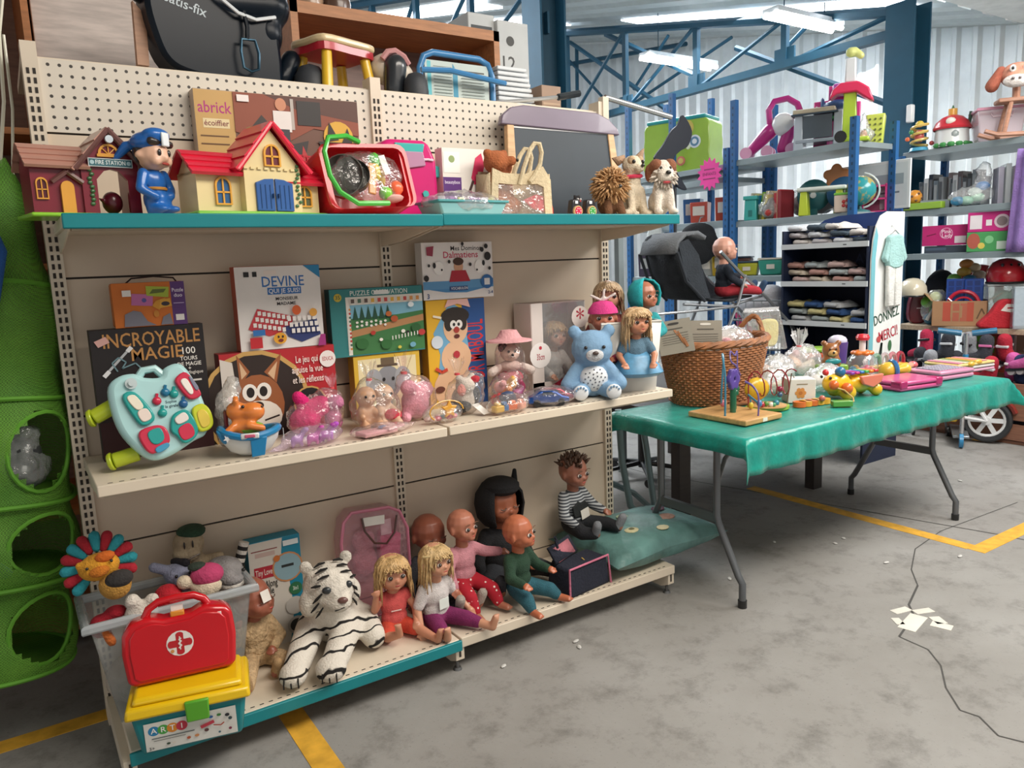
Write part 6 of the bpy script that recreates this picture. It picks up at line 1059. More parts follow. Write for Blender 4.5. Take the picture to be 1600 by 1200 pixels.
t = inb('zip_bag', 'zip bag holding a pale yellow garment standing up in the wicker basket', 1195, 520, .03, -18); MB().prism(spl([(-.01, -.06), (.06, -.06), (.07, .04), (.04, .07), (-.03, .05)], 4), -.02, .02).build('yellow_garment', cloth('#ddd08a'), t, bev=.01); MB().prism([(-.12, -.08), (.12, -.09), (.07, .12), (-.12, .12)], -.03, .03).build('film', clear('#ffffff', .14), t, bev=.01); MB().prism([(-.125, .11), (.075, .11), (.08, .13), (-.12, .13)], -.004, .004).build('zip', clear('#e8e8ea', .5), t)
t = inb('white_packet', 'white paper packet upright at the back of the wicker basket', 1115, 540, .02, -20, 'packet'); MB().prism([(-.13, -.06), (.13, -.08), (.15, .07), (-.12, .11)], -.01, .01).build('packet', paper('#e4e3df'), t, bev=.003)
t = inb('bagged_plush', 'small clear bag with a pale blue print at the basket rim', 1172, 548, -.19); film(t, [('s', (0, 0, .0), (.07, .04, .035))], clear('#eef4fa', .45), .011, .012); MB().box((.01, -.03, .015), (.05, .03, .01), rot=(0, 0, 10)).build('blue_print', cloth('#6f9ac0'), t)
# --- bags of soft toys beside the basket
def tbag(label, x, y, cols, sz, knot=None, rz=0, op=.36):
    p = onT(x, y); t = T('bagged_plush', label, 'bag', (p.x, p.y, ZTAB+.003), rz, None); a, b2, c2 = sz
    for i, cc in enumerate(cols):
        an = i*2.2; blob('soft_toy', fur(cc), t, [('s', (a*.45*math.cos(an), b2*.4*math.sin(an), c2*(.5+.3*math.sin(i*1.7))), (a*.45, b2*.45, c2*.38)), ('s', (a*.6*math.cos(an), b2*.6*math.sin(an)-.01, c2*(.8+.3*math.sin(i*1.7))), c2*.22)], .01)
    film(t, [('s', (0, 0, c2*.85), (a, b2, c2*.85)), ('s', (a*.1, 0, c2*1.35), (a*.7, b2*.7, c2*.5))], clear('#ffffff', op), .013, .018, knot=knot); return t
tbag('tied clear bag of cream and peach soft toys beside the basket', 1262, 592, ('#d8c8b4', '#d9a884', '#cfc4b8'), (.12, .10, .10), (-.02, 0, .175, .09))
tbag('clear bag of white and peach soft toys lying next to the basket handle', 1222, 600, ('#d9d2c8', '#d8b8a6', '#e0dbd2'), (.12, .09, .085)); tbag('clear bag of white soft toys behind the small flower box', 1288, 612, ('#cfcbc6', '#d8d4d0'), (.13, .08, .07)); tbag('clear bag with pale yellow soft toys behind the bead toys', 1205, 618, ('#d9d0b0', '#cfc8c0'), (.08, .07, .07))
p = onT(1257, 628); t = T('flower_box', 'small white carton with an orange flower', 'box', (p.x, p.y+.03, ZTAB+.003), -36); MB().bb(-.06, -.05, 0, .06, .05, .105).build('carton', paper('#dfdcd4'), t, bev=.002); card(t, .12, .105, -.05, [('e', .45+.13*math.cos(k*1.05), .42+.15*math.sin(k*1.05), .09, .09, '#cf8f4a') for k in range(6)]+[('e', .45, .42, .08, .08, '#b8743a'), ('l', [(0.300, 0.800), (0.700, 0.800)], 0.032, '#8a7a5a')])
# --- yellow hippo xylophone
p = onT(1338, 622); t = T('hippo_xylophone', 'yellow plastic hippo toy piano with coral side and coloured keys', 'toy', (p.x, p.y+.03, ZTAB+.003), -8); yp = plas('#e0b01f')
blob('body', yp, t, [('s', (-.07, 0, .065), (.06, .05, .055)), ('s', (.06, 0, .06), (.10, .05, .045)), ('s', (-.125, -.01, .075), (.045, .042, .042)), ('s', (-.06, -.045, .03), (.045, .028, .035)), ('s', (.13, -.035, .025), (.03, .03, .03)), ('s', (-.05, .04, .03), (.04, .03, .03)), ('s', (.12, .04, .025), (.03, .03, .03))], .008, 4)
MB().prism([(.0, .10), (.15, .10), (.135, .06), (.08, .04), (.02, .06)], -.062, -.045).build('side_panel', plas('#e07a64'), t, bev=.006)
for i, cc in enumerate(('#7a2f9a', '#c23a8a', '#2f6fb8', '#3f9f4a', '#d8892c', '#c8323a')): MB().box((-.02+i*.03, 0, .112), (.024, .075, .012)).build('key', plas(cc), t, bev=.004)
for q, cc, r_ in (((-.15, -.045, .075), '#d8692c', .022), ((-.085, -.06, .055), '#d8692c', .026), ((-.085, -.02, .125), '#2a6a9a', .024), ((-.12, .03, .12), '#c8323a', .015)): MB().sph(q, r_, 12).build('ball', plas(cc), t)
MB().cyl((-.085, -.02, .09), (-.085, -.02, .12), .008, n=8).build('ear_stalk', yp, t); face(t, [((-.155, -.03, .105), .007), ((-.155, .02, .105), .007)])
# --- flower pull toy
p = onT(1262, 632); t = T('wooden_flower_toy', 'flat orange and yellow wooden flower toy with a green block on a cord', 'toy', (p.x, p.y, ZTAB+.003), -10)
for i in range(5): MB().cyl((-.05+i*.035, .0, .0), (-.05+i*.035, .0, .022), .028, n=12).build('disc', plas(('#d86a2c', '#e09a34', '#d86a2c', '#e0a83a', '#dba43a')[i]), t)
MB().box((.09, -.10, .014), (.085, .035, .026), rot=(0, 0, -25)).build('green_block', plas('#5a9a44'), t, bev=.004); MB().sph((.05, -.03, .03), .014, 10).build('bead', plas('#c46a5a'), t); MB().tube([(.12, -.09, .02), (.17, -.09, .012), (.20, -.06, .02), (.19, -.02, .05), (.165, .0, .06)], .0035, 6).build('cord', plas('#c9a86a'), t)
# --- bear activity centre, dome popper, purple pot
p = onT(1312, 594); t = T('bear_activity_toy', 'brown bear activity toy with green sides and a red flower', 'toy', (p.x, p.y, ZTAB+.003), -40); br = plas('#8f5a30')
MB().prism([(-.075, 0), (.085, 0), (.08, .09), (-.07, .09)], -.03, .03).build('stand', plas('#7fa83a'), t, bev=.008); blob('bear', br, t, [('s', (0, 0, .16), (.045, .04, .042)), ('s', (-.035, 0, .20), .016), ('s', (.035, 0, .20), .016), ('s', (0, -.01, .10), (.05, .038, .05))], .007)
MB().sph((0, -.038, .15), (.024, .016, .018), 10).build('muzzle', plas('#c99a5a'), t); face(t, [((-.015, -.04, .172), .005), ((.015, -.04, .172), .005)]); face(t, [((0, -.054, .156), .006)], name='nose'); MB().sph((0, -.045, .11), (.04, .01, .016), 10).build('bow', plas('#2f8f94'), t)
for k in range(6): MB().sph((.01+.026*math.cos(k*1.047), -.045, .05+.024*math.sin(k*1.047)), (.016, .01, .016), 8).build('petal', plas('#c8263a'), t)
MB().sph((.01, -.055, .05), .012, 8).build('flower_centre', plas('#e0c02c'), t)
p = onT(1290, 588); t = T('green_topped_toy', 'activity cube with lime green top and orange side by the bear', 'toy', (p.x-.03, p.y+.03, ZTAB+.003), -40); MB().bb(-.06, -.05, 0, .06, .05, .125).build('body', plas('#c9522a'), t, bev=.01); MB().bb(-.07, -.055, .125, .07, .055, .15).build('top', plas('#7fae34'), t, bev=.01); MB().cyl((-.01, -.056, .07), (-.01, -.05, .07), .035, n=16).build('dial', plas('#4a6a74'), t)
for q, cc in (((.035, -.055, .03), '#2f7f9a'), ((-.04, -.055, .02), '#d8b02c'), ((.04, -.055, .09), '#7a4a2a')): MB().sph(q, .013, 8).build('knob', plas(cc), t)
blob('red_handle', plas('#c22f44'), t, [('c', (-.08, 0, .04), (-.10, 0, .11), .022, .03)], .008)
p = onT(1353, 596); t = T('dome_spinner_toy', 'clear dome spinning toy with red push knob and orange flower top', 'toy', (p.x, p.y+.04, ZTAB+.003), 0)
MB().lathe([(.001, 0), (.075, 0), (.082, .015), (.075, .03), (.001, .03)], n=24).build('base', plas('#d8dadb'), t); MB().lathe([(.078, .03), (.08, .07), (.068, .115), (.04, .142), (.012, .15)], n=24).build('dome', clear('#f2f6fa', .12, .05, .1), t)
for k in range(5): MB().sph((.045*math.cos(k*1.26), .045*math.sin(k*1.26), .055), .02, 10).build('toy_figure', plas(('#c23a5a', '#d8a03a', '#3f7fa8', '#8a4a9a', '#c8543a')[k]), t)
b = MB()
for k in range(6): b.sph((.035*math.cos(k*1.047), .035*math.sin(k*1.047), .142), (.024, .024, .014), 10)
b.build('flower_top', plas('#d8742c'), t, rem=.006, sm=2); MB().cyl((0, 0, .15), (0, 0, .21), .016, n=12).build('plunger', plas('#e2dede'), t); MB().lathe([(.001, .205), (.03, .208), (.034, .222), (.026, .236), (.001, .24)], n=18).build('knob', plas('#d02c3a'), t)
p = onT(1328, 582); t = T('purple_pot_toy', 'purple toy pot with pale domed lid behind the bear', 'toy', (p.x+.03, p.y+.1, ZTAB+.003), 0); MB().lathe([(.001, 0), (.045, 0), (.055, .16), (.001, .16)], n=18).build('pot', plas('#5a3f86'), t); MB().sph((0, 0, .165), (.052, .052, .035), 14).build('lid', plas('#cfcadb'), t)
p = onT(1362, 592); t = T('rattle_drum', 'yellow and blue ball rattle lying before the pink case', 'toy', (p.x-.02, p.y-.05, ZTAB+.003), -30); b = MB(); b.sph((0, 0, .045), (.05, .045, .045), 16); b.build('drum', plas('#d9b23a'), t); MB().tube([(.02+.0*k, .047*math.cos(k*.393), .045+.047*math.sin(k*.393)) for k in range(16)], .012, 6, closed=True).build('blue_band', plas('#2a6aa0'), t); MB().cap((.05, 0, .045), (.09, -.0, .05), .02, .028).build('handle', plas('#d8b63c'), t)
# --- row behind: clear arches, orange guitar
p = onT(1400, 580); t = T('arch_beads_toy', 'row of clear pink and red arches on a yellow block', 'toy', (p.x, p.y+.06, ZTAB+.003), -14); MB().bb(-.15, -.03, 0, .14, .03, .035).build('block', plas('#d9a83a'), t, bev=.006)
for i, cc in enumerate(('#d9c8cc', '#9ac0a8', '#d8c6c8', '#d88a94', '#c8324a')): MB().tube([(-.12+i*.055+.024*math.cos(a), 0, .035+.055*math.sin(a)**.8 if math.sin(a) > 0 else .035) for a in [k*math.pi/8 for k in range(9)]], .012, 7).build('arch', clear('#%s' % cc[1:], .55, .05, .1), t)
p = onT(1395, 592); t = T('toy_guitar', 'orange and pink toy guitar lying behind the pink cases', 'toy', (p.x+.02, p.y-.0, ZTAB+.003), 6); blob('body', plas('#dd6a34'), t, [('s', (-.06, 0, .03), (.055, .045, .03)), ('s', (.0, .0, .032), (.045, .035, .028))], .008); MB().cap((.02, 0, .04), (.15, .01, .045), .018, .016).build('neck', plas('#e09a80'), t); MB().sph((.17, .01, .045), (.03, .025, .02), 12).build('head', plas('#d8646a'), t)
# --- toy laptops and book
def laptop(x, y, rz, w, d, cc, lb, keys=None, top=None):
    p = onT(x, y); t = T('toy_laptop', lb, 'toy', (p.x, p.y, ZTAB+.003), rz); MB().bb(-w/2, -d/2, 0, w/2, d/2, .022).build('base', plas(cc), t, bev=.008); o = MB().bb(-w/2, -d/2, .0245, w/2, d/2, .045).build('lid', plas(cc), t, bev=.008)
    if keys: MB().bb(-w*.38, -d*.32, .045, w*.38, d*.36, .047).build('key_panel', paper(keys), t)
    if top: MB().bb(-w*.5, -d*.51, .010, -w*.34, -d*.2, .048).build('corner_guard', plas(top), t, bev=.006); MB().bb(w*.34, -d*.51, .010, w*.5, -d*.2, .048).build('corner_guard', plas(top), t, bev=.006)
    return t
laptop(1412, 604, -10, .28, .20, '#c84f86', 'closed pink toy laptop with darker corner guards', None, '#b02a66'); t = laptop(1462, 588, -8, .26, .19, '#d08aa8', 'pale pink toy tablet with a grey letter keypad', '#6a6a78')
for i in range(9):
    for j in range(4): MB().box((-.085+i*.021, -.05+j*.035, .048), (.014, .022, .003)).build('key', plas('#b9b6c4'), t)
p = onT(1497, 578); t = T('striped_sound_book', 'thick rounded sound book with pastel striped cover at the table end', 'book', (p.x, p.y, ZTAB+.003), -8)
for i in range(3): MB().bb(-.15, -.10, .001+i*.017, .15, .10, .016+i*.017).build('board_page', plas(('#d8a0b8', '#cfcac8', '#d9bf7a')[i]), t, bev=.006)
for i, cc in enumerate(('#d88fa8', '#d9d2c0', '#8fa05a', '#d8a24a', '#d8909a')): MB().bb(-.14+i*.05, -.09, .052, -.105+i*.05, .09, .056).build('stripe', plas(cc), t, bev=.001)
blob('duck_shape', plas('#d9a83a'), t, [('s', (.02, -.09, .05), (.03, .016, .016)), ('s', (-.05, -.10, .045), (.025, .016, .016))], .006)
# ================================================================ under and behind the table
gm = mat('#6f8284', .45, .3, var=.06)
p = atZ(1010, 815, 0); t = T('grey_tube_frame', 'folded grey green tubular metal frame behind the shelving end', 'frame', (2.42, .22, 0), 0)
def tp(x, y, Y): q = atY(x, y, Y); return (q.x-2.42, q.y-.22, max(q.z, .012))
for L in (((966, 640, .10), (972, 720, .09), (985, 790, .05), (1008, 815, -.0)), ((1000, 640, .22), (1010, 700, .2), (1022, 790, .15), (1028, 822, .12)), ((1033, 640, .25), (1034, 720, .25), (1034, 824, .2))): MB().tube([tp(*q) for q in L], .016, 9).build('tube_leg', gm, t)
MB().tube([tp(955, 755, .1), tp(990, 770, .12), tp(1024, 800, .16)], .014, 8).build('cross_tube', gm, t)
t = T('office_chair_base', 'black wheeled chair base under the dark table', 'chair', (3.1, .95, 0), 20)
for k in range(5):
    a = k*1.2566; MB().cyl((0, 0, .09), (.26*math.cos(a), .26*math.sin(a), .06), .018, .012, n=8).build('spoke', plas('#26272a'), t); MB().cyl((.26*math.cos(a)-.012, .26*math.sin(a), .026), (.26*math.cos(a)+.012, .26*math.sin(a), .026), .026, n=12).build('castor', plas('#1b1b1d'), t)
MB().cyl((0, 0, .06), (0, 0, .42), .025, n=10).build('column', plas('#26272a'), t); MB().lathe([(.001, .42), (.2, .42), (.22, .45), (.2, .48), (.001, .49)], n=20).build('seat', cloth('#232428'), t)
# --- child's bike
p = atZ(1528, 690, 0); wr = .155; t = T('child_bike', 'small children bicycle with white spoked wheel and red mudguard', 'bicycle', (p.x, p.y, 0), -68); tyre = plas('#2a2c2f'); wht = plas('#d8dadb')
def wheel(x, r):
    MB().tube([(x+(r-.022)*math.cos(k*math.pi/14), 0, r+(r-.022)*math.sin(k*math.pi/14)) for k in range(28)], .022, 8, closed=True).build('tyre', tyre, t); b = MB(); b.tube([(x+(r-.045)*math.cos(k*math.pi/14), 0, r+(r-.045)*math.sin(k*math.pi/14)) for k in range(28)], .012, 8, closed=True)
    o = b.build('rim', wht, t); MB().cyl((x, -.03, r), (x, .03, r), .028, n=14).build('hub', wht, o)
    for k in range(6): MB().box((x+.5*(r-.03)*math.cos(k*1.047), 0, r+.5*(r-.03)*math.sin(k*1.047)), (r*.72, .014, .03), rot=(0, -k*60, 0)).build('spoke', wht, o)
wheel(0, wr); wheel(-.56, wr)
MB().tube([(.05*0+(wr+.02)*math.cos(a), 0, wr+(wr+.02)*math.sin(a)) for a in [R(20+k*14) for k in range(10)]], .018, 6).build('mudguard', plas('#7a2a22'), t)
for s in (-.04, .04): MB().tube([(0, s, wr), (-.17, s, wr+.02), (-.24, s*.6, wr+.06)], .012, 7).build('chain_stay', wht, t); MB().tube([(0, s, wr), (-.10, s, .33), (-.12, s*.5, .36)], .011, 7).build('seat_stay', wht, t)
MB().box((-.24, 0, wr+.02), (.13, .05, .09)).build('chain_case', plas('#d8b02c'), t, bev=.012); MB().tube([(-.24, 0, wr+.04), (-.46, 0, .38), (-.50, 0, .46)], .02, 8).build('down_tube', plas('#c8b02c'), t); MB().tube([(-.56, 0, wr), (-.50, 0, .42), (-.47, 0, .52)], .018, 8).build('fork', wht, t); MB().tube([(-.47, -.18, .54), (-.47, 0, .52), (-.47, .18, .54)], .012, 7).build('handlebar', plas('#2a2c2f'), t); MB().tube([(-.24, 0, wr+.04), (-.14, 0, .40)], .016, 8).build('seat_tube', plas('#c8b02c'), t); MB().box((-.13, 0, .42), (.18, .10, .04)).build('saddle', plas('#2a2c2f'), t, bev=.018)
# ================================================================ hanging mesh organiser
random.seed(31)
t = T('mesh_toy_organiser', 'green hanging mesh storage tower with round openings and blue pocket', 'organiser', (-.262, .10, .25), 0, None, 0, 6.5)
mm, nt, bs = newmat('green_mesh'); co = objcoord(nt); br_ = nt.nodes.new('ShaderNodeTexChecker'); br_.inputs['Scale'].default_value = 260; nt.links.new(co, br_.inputs['Vector'])
nt.links.new(ramp(nt, noise(nt, co, 5, 3), [(.3, '#477d22'), (.7, '#69a034')]), bs.inputs['Base Color']); bs.inputs['Roughness'].default_value = .7
mv = nt.nodes.new('ShaderNodeMath'); mv.operation = 'MULTIPLY_ADD'; mv.inputs[1].default_value = .35; mv.inputs[2].default_value = .62; nt.links.new(br_.outputs['Fac'], mv.inputs[0]); nt.links.new(mv.outputs[0], bs.inputs['Alpha'])
gm2 = mat('#5c9a2a', .7)
tiers = [(0, .22, .185, .175), (.22, .47, .19, .18), (.47, .82, .185, .165)]
def orad(z): return .185-.0*z
def tierwall(z0, z1, r0, r1, hole=True):
    b = MB(); na, nz = 56, 16; vs = []
    for j in range(nz+1):
        u = j/nz; z = z0+(z1-z0)*u; r_ = r0+(r1-r0)*u+.012*math.sin(u*math.pi*2+z0*20)
        for i in range(na): a = 2*math.pi*i/na; vs.append((r_*math.cos(a), r_*math.sin(a), z+.006*math.sin(3*a+z0*9)))
    fs = []
    for j in range(nz):
        for i in range(na):
            a = 2*math.pi*(i+.5)/na; zc = (j+.5)/nz; da = (a-R(305)+math.pi) % (2*math.pi)-math.pi
            if hole and (da/.52)**2+((zc-.5)/.36)**2 < 1: continue
            fs.append((j*na+i, j*na+(i+1) % na, (j+1)*na+(i+1) % na, (j+1)*na+i))
    b.add(vs, fs); o = b.build('mesh_wall', mm, t, ang=180)
    if hole: MB().tube([((r0+r1)/2*1.01*math.cos(R(305)+.55*math.cos(k*.2618)), (r0+r1)/2*1.01*math.sin(R(305)+.55*math.cos(k*.2618)), z0+(z1-z0)*(.5+.38*math.sin(k*.2618))) for k in range(24)], .006, 6, closed=True).build('opening_edge', gm2, o)
    MB().tube([(r0*math.cos(k*.1745), r0*math.sin(k*.1745), z0+.004*math.sin(k*.5)) for k in range(36)], .007, 6, closed=True).build('hoop', gm2, t); MB().cyl((0, 0, z0), (0, 0, z0+.006), r0*.98, n=30).build('tier_floor', mm, t)
for a in ((0, .27, .185, .18), (.27, .50, .195, .18), (.50, .80, .185, .165)): tierwall(*a)
tierwall(.80, 1.12, .165, .14, False); tierwall(1.12, 1.46, .135, .02, False)
MB().tube([(.0, 0, 1.44), (.01, 0, 1.62), (.0, 0, 1.8), (.02, 0, 2.05)], .005, 5).tube([(.03, -.02, 1.42), (.03, -.01, 1.6), (.01, 0, 1.8)], .004, 5).build('cord', plas('#d8d4c0'), t)
o = MB().prism([(-.09, .92), (.06, .86), (.09, 1.1), (.05, 1.2), (-.02, 1.18), (-.09, 1.05)], -.18, -.15).build('blue_pocket', cloth('#1f4f8f'), t, loc=(-.075, 0, .10), bev=.01); MB().prism([(-.09, .96), (.02, .96), (.04, 1.1), (-.06, 1.06)], -.19, -.175).build('red_trim', cloth('#a82c2c'), t, loc=(-.075, 0, .10), bev=.006); MB().prism([(.0, 1.0), (.02, 1.0), (.05, 1.14), (.03, 1.15)], -.195, -.18).build('orange_trim', cloth('#d8842c'), t, loc=(-.075, 0, .10))
t = T('bagged_grey_toys', 'clear bag of dark grey toys inside the green mesh tower', 'bag', (-.16, .02, .765), 0); blob('toys', plas('#3a3c3e'), t, [('s', (0, 0, .05), (.07, .06, .05)), ('s', (.02, 0, .11), (.05, .045, .05))], .01); film(t, [('s', (0, 0, .07), (.085, .075, .07)), ('s', (.02, 0, .15), (.05, .045, .05))], clear('#dfe6e4', .2), .012, .016)
t = T('blue_toy', 'blue soft toy in the lower tier of the green mesh tower', 'soft toy', (-.30, .0, .53), 0); blob('body', fur('#244a80'), t, [('s', (0, 0, .05), (.06, .05, .05)), ('c', (.02, -.02, .06), (.08, -.05, .03), .03, .02)], .01)
# things stored behind on the left
t = T('grey_clutter_bag', 'pale bag of grey odds and ends hanging behind the green mesh tower', 'bag', (-.20, .84, 1.435), 0); blob('contents', cloth('#6a6a68'), t, [('s', (0, 0, .08), (.12, .08, .09)), ('s', (.05, 0, .18), (.08, .07, .07)), ('s', (-.08, 0, .2), (.06, .05, .06))], .016); film(t, [('s', (0, 0, .12), (.16, .11, .14))], clear('#ffffff', .25), .016, .02)
t = T('brown_wardrobe', 'tall brown wooden wardrobe side behind the left shelving end', 'wardrobe', (-.45, .95, 0), 0); wdm = wood('#b0703e')
MB().bb(-.5, -.3, 0, -.478, .25, 2.6).build('side_panel', wdm, t); MB().bb(.478, -.3, 0, .5, .25, 2.6).build('side_panel', wdm, t); MB().bb(-.478, .23, 0, .478, .25, 2.6).build('back_panel', wood('#8a6a58'), t)
for z in (.06, .5, .95, 1.4, 1.86, 2.58): MB().bb(-.478, -.3, z, .478, .23, z+.022).build('shelf_board', wdm, t)
t = T('greyish_cabinet', 'pale pinkish grey wood cabinet front behind the saddle', 'cabinet', (.42, .98, 0), 0); pg = wood('#cfc2bb')
MB().bb(-.36, -.28, 0, .42, .25, 2.75).build('body', pg, t, bev=.003)
for x0, x1 in ((-.35, .025), (.035, .41)): MB().bb(x0, -.30, .08, x1, -.281, 2.0).build('door', wood('#c6b8b0'), t, bev=.003)
MB().bb(-.36, -.305, 2.04, .42, -.281, 2.10).build('ledge', pg, t)
t = T('brown_bookcase', 'open brown wooden bookcase top rising behind the pegboard', 'bookcase', (1.43, .75, 0), 0); obr = wood('#b27a50')
xa = atY(455, 40, .6).x-1.43; xb = atY(780, 60, .6).x-1.43
MB().bb(xa, -.15, 0, xa+.03, .2, 2.42).build('side_panel', obr, t); MB().bb(xb-.03, -.15, 0, xb, .2, 2.42).build('side_panel', obr, t); MB().bb(xa, .18, 0, xb, .2, 2.4).build('back_panel', wood('#7c625a'), t); MB().bb(xa, -.15, 2.375, xb, .2, 2.42).build('top_board', obr, t)
for z in (.08, .6, 1.1, 1.6, 2.04): MB().bb(xa+.03, -.14, z, xb-.03, .18, z+.025).build('shelf_board', obr, t)
for x, c, lb in ((490, '#a5886f', 'small brown jar standing on the brown bookcase'), (525, '#5b4438', 'dark brown jug standing on the brown bookcase')):
    q = atY(x, 10, .72); t = T('jar', lb, 'jar', (q.x, .74, 2.421), 0); MB().lathe([(.001, 0), (.05, 0), (.06, .05), (.05, .1), (.03, .12), (.03, .14), (.001, .14)], n=16).build('body', plas(c), t); MB().cyl((0, 0, .14), (0, 0, .155), .034, n=14).build('lid', plas('#d8c8b0'), t)
# --- saddle and other things on the rear top shelf
ZR = 1.97
p = atY(345, 110, .24); t = T('black_saddle', 'shiny black leather riding saddle with white lettering on top of the shelving', 'saddle', (p.x, .24, ZR), 6); lt = mat('#0d1620', .3, var=.1); lt.node_tree.nodes['Principled BSDF'].inputs['Specular IOR Level'].default_value = .18
k = 1/480
def sp(L): return [((x-345)*k*.98, (128-y)*k) for x, y in L]
MB().prism(spl(sp([(238, 10), (245, 60), (262, 100), (300, 116), (380, 122), (440, 122), (448, 90), (446, 40), (438, 4), (400, 10), (350, 2), (300, -40), (250, -42)]), 4)[::-1], -.06, .06).build('flap', lt, t, bev=.02)
blob('seat', lt, t, [('c', (-.2, 0, .30), (.0, 0, .27), .07, .06), ('c', (.0, 0, .27), (.2, 0, .29), .06, .075), ('s', (.18, 0, .2), (.06, .07, .08))], .014, 4)
MB().tube([(-.05, -.075, .33), (.0, -.085, .27), (.06, -.085, .23), (.12, -.08, .22), (.19, -.075, .24)], .006, 6).build('white_piping', plas('#dfe6ea'), t); MB().tube([(.08, -.08, .24), (.085, -.085, .19), (.08, -.09, .15)], .007, 6).build('stirrup_leather', lt, t)
MB().tube([(.06, -.09, .15), (.055, -.09, .11), (.06, -.09, .06), (.085, -.09, .05), (.11, -.09, .06), (.115, -.09, .11), (.105, -.09, .15)], .005, 6, closed=True).build('stirrup', metal('#2f4a5a', .3), t)
MB().text('satis-fix', 0, 0, .032, 0).build('lettering', paper('#b8c4ca'), t, loc=(-.10, -.0615, .235), rot=(0, 14, 0), flat=True); MB().prism([(-.245, .05), (-.21, .05), (-.205, .2), (-.24, .24)], .0, .02).build('wooden_stand', wood('#b98e72'), t)
blob('knee_roll', lt, t, [('c', (.23, .0, .06), (.27, 0, .13), .04, .035)], .012); t2 = T('black_helmet', 'matt black rounded cap beside the saddle', 'helmet', (atY(490, 128, .2).x, .2, ZR), 0); MB().lathe([(.058, 0), (.06, .03), (.055, .07), (.035, .10), (.001, .112)], n=20).build('shell', mat('#30343a', .55), t2); MB().lathe([(.05, .0), (.064, 0), (.066, .012), (.056, .012)], n=20).build('rim', plas('#1d2024'), t2)
p = atY(520, 130, .26); t = T('toy_stool', 'child stool with cream top, red apron and yellow legs', 'stool', (p.x, .27, ZR), 20)
MB().slab(spl([(-.12, -.09), (.0, -.10), (.12, -.09), (.13, 0), (.12, .09), (0, .10), (-.12, .09), (-.13, 0)], 3), .175, .20).build('top', plas('#d9c49a'), t, bev=.008); MB().slab(spl([(-.115, -.085), (.0, -.09), (.115, -.085), (.12, 0), (.115, .085), (0, .09), (-.115, .085), (-.12, 0)], 3), .15, .175).build('apron', plas('#b01f2f'), t)
for sx in (-1, 1):
    for sy in (-1, 1): MB().cyl((sx*.09, sy*.065, .15), (sx*.11, sy*.08, 0), .018, .02, n=12).build('leg', plas('#e0b62c'), t)
p = atY(620, 138, .2); t = T('toy_vacuum', 'cream and black toy vacuum head with pink rim', 'toy', (p.x, .2, ZR), 0); blob('hood', plas('#cfc4b4'), t, [('s', (0, .04, .13), (.08, .07, .06)), ('s', (.05, .04, .11), (.05, .06, .05))], .012); blob('nozzle', mat('#23282e', .3, coat=.4), t, [('c', (-.01, -.02, .043), (0, -.02, .13), .04, .045)], .01); MB().tube([(-.05, -.02, .15), (-.03, -.025, .175), (.0, -.025, .182), (.035, -.025, .165), (.055, -.02, .14)], .012, 7).build('rim', plas('#c08a8a'), t); t2 = T('black_helmet', 'matt black rounded cap beside the toy vacuum', 'helmet', (atY(652, 135, .16).x-.03, .14, ZR), 0, None, 0, 0, .78); MB().lathe([(.058, 0), (.06, .04), (.055, .09), (.035, .12), (.001, .132)], n=20).build('shell', mat('#30343a', .55), t2)
q0, q1 = atY(658, 150, .22), atY(770, 150, .22); w = q1.x-q0.x; t = T('blue_frame_toy', 'blue metal tube frame around a folded instruction board', 'toy', ((q0.x+q1.x)/2, .22, ZR), 0); bm_ = plas('#3f7fb4'); h = atY(700, 85, .22).z-ZR
MB().tube([(-w/2, 0, 0), (-w/2, 0, h*.7), (-w/2+.02, 0, h*.92), (-w/2+.06, 0, h), (w/2-.06, 0, h*.98), (w/2-.02, 0, h*.9), (w/2, 0, h*.68), (w/2, 0, 0)], .013, 9).build('tube_frame', bm_, t); MB().tube([(-w/2-.02, -.05, h*.6), (-w*.2, -.06, h*.63), (w*.3, -.06, h*.55), (w/2+.03, -.05, h*.52)], .011, 8).build('cross_tube', bm_, t)
MB().bb(-w/2+.02, -.004, .0, w/2-.02, .004, h*.86).build('board', paper('#b9c6c2'), t); card(t, w-.06, h*.84, -.004, [('r', 0, 0, .06, 1, '#5fb8c4'), ('p', [(.42, 0), (.5, 0), (.5, .8), (.42, 1)], '#3f8fae'), ('l', [(0.480, 0.850), (0.960, 0.850)], 0.032, '#4a4a48')]+[('l', [(.1, .9-.07*i), (.4, .9-.07*i)], .02, '#7c8a88') for i in range(12)]+[('l', [(.56, .7-.07*i), (.95, .7-.07*i)], .02, '#8a9290') for i in range(9)], name='lettering')
t = T('corrugated_stack', 'stack of white ribbed sheets behind the blue frame', 'sheets', (atY(800, 140, .3).x, .32, ZR), 0)
for i in range(10): MB().bb(-.09, -.08, i*.02, .11-.006*i, .1, .016+i*.02).build('sheet', plas('#d5dade'), t, bev=.004)
t = T('cardboard_piece', 'small brown cardboard box below the blue column', 'box', (atY(850, 158, .24).x, .26, ZR), 0); MB().bb(-.05, -.05, 0, .05, .05, .13).build('carton', paper('#9a7f6a'), t); MB().bb(-.045, -.051, .05, .045, -.05, .06).build('tape', paper('#b59a80'), t)
